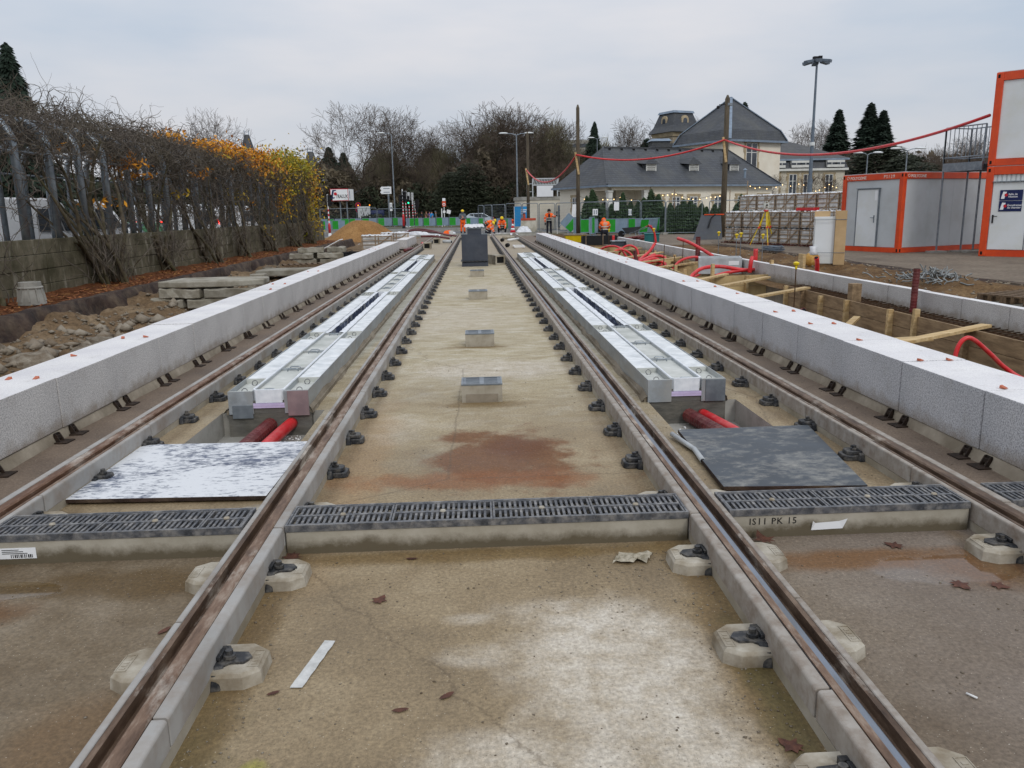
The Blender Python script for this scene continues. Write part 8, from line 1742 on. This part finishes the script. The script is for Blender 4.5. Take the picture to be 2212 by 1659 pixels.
def seg_mesh(name, A, B_, r0, r1, n, m):
    d = B_-A; d /= np.linalg.norm(d, axis=1, keepdims=True)+1e-9; a = np.cross(d, np.array((.3,.2,.93))); a /= np.linalg.norm(a, axis=1, keepdims=True)+1e-9; c = np.cross(d, a); V = []
    for P_, r in ((A, r0), (B_, r1)):
        for j in range(n): t = 2*math.pi*j/n; V.append(P_+(a*math.cos(t)+c*math.sin(t))*r[:,None])
    V = np.stack(V, 1).reshape(-1,3); k = len(A); base = np.arange(k)[:,None]*2*n; j = np.arange(n)[None,:]; jn = (j+1) % n; F = np.stack([base+j, base+jn, base+n+jn, base+n+j], -1).reshape(-1,4); return mesh_np(name, V, F, m)
TV = []
for sd, sp in ((3,.50),(8,.60),(15,.44),(27,.56)):
    A, B_, r0, r1, lv = tree_arrays(sd, 17, sp); k = lv <= 3; TV.append((seg_mesh('trunk', A[k], B_[k], r0[k], r1[k], 6, m_tbark), seg_mesh('crown', A[~k], B_[~k], r0[~k], r1[~k], 3, m_ttwig)))
print('tree faces', [len(a.polygons)+len(b.polygons) for a, b in TV])
def bare(u, vtop, Y, var, lb, sx=1.0, rz=0, grp='bare winter trees of the wood', hmax=None):
    p = at(u, vtop, Y); s_ = p.z/17.; root = thing('bare_tree', lb, 'tree', (p.x, Y, 0), rz, grp, scale=(s_*sx, s_*sx, s_)); link('trunk', TV[var][0], root); o = link('crown', TV[var][1], root); return root
bt = [(768,226,112,0,1.05,'gnarled bare tree, leftmost and widest of the wood'),(835,228,118,1,.95,'bare tree behind the tall single lamp'),(700,395,150,2,.9,'small bare tree left of the widest one'),(905,275,124,2,.9,'slimmer bare tree between two taller ones'),(960,250,116,3,.9,'bare tree right of the gap in the middle of the wood'),
      (1000,262,126,0,.85,'bare tree with a low crown left of the double lamp'),(1045,232,115,1,1.0,'big bare tree left of the double armed lamp'),(1085,222,118,3,1.1,'tallest and densest bare tree above the double armed lamp'),(1135,228,114,0,1.1,'big spreading bare tree right of the double armed lamp'),(1170,250,120,2,1.05,'bare tree with a rounded crown at the right end of the wood'),
      (880,262,130,3,.9,'thin bare tree behind the tall single lamp'),(1205,330,135,1,.8,'low bare tree beside the left wooden pole'),(1355,245,125,1,1.0,'bare tree above the left part of the slate roof'),(1330,275,128,2,.8,'small bare tree beside the fir tip over the roof'),(1410,300,120,3,.9,'bare tree left of the stone tower'),(1475,255,135,0,.85,'bare tree behind the stone tower on the right'),
      (1720,262,140,1,.9,'bare tree left of the floodlight mast'),(1748,258,142,3,.85,'bare tree right behind the floodlight mast'),(460,228,75,1,.75,'bare tree standing above the orange vine leaves'),(2080,290,60,2,.9,'bare tree seen through the landing railing'),(2000,325,110,3,.9,'bare tree right of the twin giant conifers'),(1960,330,105,0,.8,'low bare tree before the right lamps'),(2120,280,75,1,.9,'bare tree behind the railing, close to the cabins'),
      (930,330,108,1,.9,'dark bare tree low in the middle of the wood'),(800,330,108,3,.9,'dark bare tree low in the left of the wood'),(1030,330,106,2,1.,'slender bare tree low in the right of the wood'),(1110,330,106,0,1.,'low bare tree just behind the double armed lamp'),(1190,345,108,3,1.,'low bare tree behind the billboard kiosk')]
for i, (u, v, Y, k, sx, lb) in enumerate(bt): bare(u, v, Y, k, lb, sx, i*1.3)
for i, (u, v, Y, lb) in enumerate([(1670,375,80,'pollarded tree before the long pale house, left one'),(1790,368,78,'pollarded tree before the long pale house, right one')]): bare(u, v, Y, 1+i, lb, 1.5, i, 'pollarded trees before the long house')
# conifers
def conifer(name, H_, R_, n, seed, m, droop=.25, tip=.2, dense=1.0, needle=.5, gap=.35, round_=False):
    rng = np.random.default_rng(seed); z = H_*(.04+.96*rng.random(n)**.85); t = z/H_; env = R_*np.minimum(1, (1-t)*1.25+.03)*(1-.25*np.clip(.2-t,0,1)*4*0); env = R_*np.sqrt(np.clip(1-(2*t-.85)**2/1.4, .02, 1)) if round_ else env; lay = .85+.15*np.sin(z/H_*2*math.pi/.085+3*rng.random(n)); az = rng.uniform(0, 2*math.pi, n); lob = 1+.18*np.sin(az*3+z*.9)+.12*np.sin(az*5-z*1.7)
    rr = env*lay*lob*np.sqrt(rng.uniform(.12,1,n)); C_ = np.stack([rr*np.cos(az), rr*np.sin(az), z-droop*rr*.5], 1)
    rad = np.stack([np.cos(az), np.sin(az), -droop-.3*rng.random(n)], 1); rad /= np.linalg.norm(rad, axis=1, keepdims=True); tn = np.stack([-np.sin(az), np.cos(az), rng.normal(0,.4,n)], 1); s_ = (needle*(.5+.8*rng.random(n))*(.5+.6*(1-t)))[:,None]
    V = np.stack([C_-rad*s_*.4-tn*s_*.38, C_+rad*s_, C_-rad*s_*.4+tn*s_*.38, C_-rad*s_*.2+np.array((0,0,.18))*s_], 1).reshape(-1,3); k = np.arange(n)*4; F = np.concatenate([np.stack([k,k+1,k+3],1), np.stack([k+1,k+2,k+3],1), np.stack([k,k+3,k+2],1)])
    return mesh_np(name, V, F, m)
def needles(root, me): o = link('crown', me, root); return o
me_tr = mesh('trunk', MB().tube([(0,0,0),(0,0,.55),(0,0,.98)], [.018,.012,.002], 8), m_tbark)
CG = conifer('crown', 1, .26, 9000, 5, m_con, .1, needle=.05); CF = [conifer('crown', 1, .34, 3600, 9+i, m_fir, .25, needle=.085) for i in range(3)]; CE = conifer('crown', 1, .40, 9000, 31, m_ever, .05, needle=.05, round_=True); CB = conifer('crown', 1, .36, 6000, 21, m_con, .25, needle=.06)
def con(u, vt, Y, me, lb, w=1., grp='dark conifers'):
    p = at(u, vt, Y); h = p.z; root = thing('conifer', lb, 'conifer tree', (p.x, Y, 0), u % 6, grp, scale=(h*w,h*w,h)); link('trunk', me_tr, root); link('crown', me, root); root.rotation_euler.x = random.uniform(-.04,.04); root.rotation_euler.y = random.uniform(-.05,.05) if me in CF else 0; return root
con(1812,238,120,CG,'tall dark conifer, leftmost of the three giants at the right',1.05); con(1886,224,118,CG,'tallest dark conifer of the twin giants',1.15); con(1914,238,116,CG,'right conifer of the twin giants',1.1)
con(1283,264,120,CB,'slim fir tip above the left end of the slate roof',.62); con(1613,222,130,CB,'dark fir top right of the pyramid roof',.8); con(712,318,150,CB,'blue green conifer left of the widest bare tree',1.1); con(742,330,152,CB,'smaller blue green conifer beside it',1.1); con(1012,352,105,CE,'dark evergreen in the middle of the wood',.95); con(975,372,104,CE,'dark yew like evergreen before the wood, left of centre',.85); con(1400,300,122,CB,'bluish conifer behind the slate roof',1.5); con(1345,318,118,CB,'low conifer behind the roof ridge',1.6)
con(1905,312,100,CE,'broad dark evergreen below the twin giants',1.5); con(1990,352,90,CE,'round dark evergreen above the orange container',1.5); con(1960,335,95,CE,'dark evergreen between the two double lamps',1.4); con(4,98,26,CB,'dark pine branch mass at the top left corner',.7)
# Christmas firs before the low house
for i, (u, v, Y, w_) in enumerate([(215,830,56,.9),(270,785,55.5,1.0),(330,860,56,1.1),(395,880,56.5,1.2),(480,800,56,.9),(545,860,56,1.1),(600,870,55,1.2),(655,850,54.5,1.2),(700,770,54.5,1.0),(745,820,55,1.2),(800,890,54,1.3),(850,875,53.5,1.3),(905,890,53,1.4),(950,870,52.6,1.4),(1000,860,52.6,1.4),(1045,880,52.4,1.5),(1085,870,52.6,1.4),(1130,900,53,1.3),(1180,880,53,1.3),(1235,895,53,1.3),(1345,870,52.8,1.0),(1400,790,53,1.0),(1440,850,53,1.0),(930,900,51.6,1.6),(1020,905,51.6,1.6),(1070,915,51.5,1.6),(868,910,51.7,1.5)]):
    con(*H3(u, v+random.uniform(-30,14)), Y, CF[i % 3], 'cut fir tree behind the mesh fence, %s from the left' % (nth(i) if i < 20 else ['front row, first','front row, second','front row, third','front row, fourth','front row, fifth','front row, sixth','front row, last'][i-20]), w_, 'fir trees lined up behind the fence')
# undergrowth of the wood
def brush(name, n, u0, u1, Y0, Y1, hf, m, size, lb, seed):
    rng = np.random.default_rng(seed); x = rng.uniform(0, 1, n); y = rng.uniform(Y0, Y1, n); X_ = np.array([at(u0+(u1-u0)*a, 450, b).x for a, b in zip(x, y)]); h = np.array([hf(u0+(u1-u0)*a) for a in x]); z = h*rng.random(n)**.8*(.8+.3*np.sin(X_*.9)*np.sin(X_*.37+1)); C_ = np.stack([X_, y, z], 1)
    a = rng.normal(0,1,(n,3)); a /= np.linalg.norm(a,axis=1,keepdims=True); b = np.cross(a, rng.normal(0,1,(n,3))); b /= np.linalg.norm(b,axis=1,keepdims=True); s_ = size*rng.uniform(.4,1.3,(n,1)); V = np.stack([C_-a*s_, C_-b*s_*.4, C_+a*s_, C_+b*s_*.4], 1).reshape(-1,3); o = link(name, mesh_np(name, V, np.arange(n*4).reshape(-1,4), m)); o['kind'] = 'stuff'; tag(o, lb, 'undergrowth'); return o
brush('wood_undergrowth', 30000, 640, 1300, 116, 136, lambda u: 7.0 if u > 740 else 5.5, m_bush, .62, 'olive brown undergrowth filling the wood behind the trees', 1)
brush('wood_brush', 34000, 690, 1240, 109, 122, lambda u: 7.2+1.8*math.sin(u*.02)+.8*math.sin(u*.11), m_bush2, .42, 'brown leafless thicket along the front of the wood', 2)
brush('ivy_thicket', 15000, 760, 1235, 106, 118, lambda u: 5.5+2.2*math.sin(u*.035), m_ever, .36, 'dark ivy covered thicket in the wood', 3)
brush('hedge_row', 9000, 660, 1130, 104, 107, lambda u: 1.6, m_ever, .3, 'low dark hedge along the far side of the road', 4)
brush('far_hillside_wood', 26000, 1200, 2240, 150, 190, lambda u: 8.5 if u < 1950 else 10.5, m_bush2, .8, 'distant brown wood behind the houses on the right', 5)
brush('garden_shrubs', 12000, 1880, 2140, 88, 100, lambda u: 5.4-1.6*((u-1880)/260), m_bush, .4, 'brown shrubs behind the orange cabin', 6)
brush('left_far_wood', 16000, -60, 700, 150, 180, lambda u: 8.5, m_bush, .8, 'distant wood behind the pergola on the left', 7)
brush('car_park_shrubs', 14000, 0, 640, 60, 74, lambda u: 4.4, m_ever, .3, 'dark bushes behind the parked vans', 8)

def sticks(name, n, X0, X1, Y0, Y1, hf, m, lmin, lmax, wd, lb, seed):
    """fine upright twigs of a thicket, three sided slivers"""
    rng = np.random.default_rng(seed); x = rng.uniform(X0, X1, n); y = rng.uniform(Y0, Y1, n); h = np.array([hf(a) for a in x])*(.78+.22*np.sin(x*.8+y*.3)); z = h*rng.random(n)**.72
    P_ = np.stack([x, y, z], 1); d = rng.normal(0, .55, (n,3)); d[:,2] = 1; d /= np.linalg.norm(d, axis=1, keepdims=True); l = rng.uniform(lmin, lmax, (n,1)); a = np.cross(d, rng.normal(0,1,(n,3))); a /= np.linalg.norm(a, axis=1, keepdims=True); c = np.cross(d, a)
    w_ = wd*rng.uniform(.5, 1.4, (n,1)); tip = P_+d*l+a*l*.12*rng.normal(0,1,(n,1)); V = np.stack([P_+a*w_, P_-a*w_*.5+c*w_*.8, P_-a*w_*.5-c*w_*.8, tip], 1).reshape(-1,3); k = np.arange(n)*4
    F = np.concatenate([np.stack([k,k+1,k+3],1), np.stack([k+1,k+2,k+3],1), np.stack([k+2,k,k+3],1)]); o = link(name, mesh_np(name, V, F, m)); o['kind'] = 'stuff'; tag(o, lb, 'thicket'); return o
a_, b_ = at(735, 450, 125).x, at(1300, 450, 125).x
sticks('wood_thicket', 85000, a_, b_, 117, 134, lambda x: (11.6+1.8*math.sin(x*.21)+1.0*math.sin(x*.7))*min(1, .45+(x-a_)*.07), mat('thicket_olive', (108,102,78), (66,62,48), .3, .95, bump=0), .8, 2.6, .035, 'dense olive brown thicket of bare branches filling the wood', 41)
sticks('left_thicket', 26000, at(645,450,140).x, a_, 130, 142, lambda x: 8.5, m_ttwig, .8, 2.2, .035, 'grey brown thicket left of the wood, behind the pale house', 42)
sticks('right_thicket', 30000, at(1225,450,125).x, at(1500,450,125).x, 128, 138, lambda x: 9.5, m_ttwig, .8, 2.2, .035, 'grey brown thicket rising behind the slate roof', 43)
sticks('far_right_thicket', 26000, at(1880,450,105).x, at(2230,450,105).x, 108, 118, lambda x: 8.0, m_ttwig, .6, 2.0, .03, 'grey brown thicket behind the orange cabins', 44)
rng_ = np.random.default_rng(9); n = 22000; C_ = np.stack([rng_.uniform(-27,-21,n), rng_.uniform(12,86,n), 4.3*rng_.random(n)**.8], 1); C_[:,2] *= .8+.2*np.sin(C_[:,1]*.7)
o = leaf_cards(C_, .30, m_ever, 'car_park_hedge'); o['kind'] = 'stuff'; tag(o, 'dark hedge along the far side of the parked vans', 'hedge')
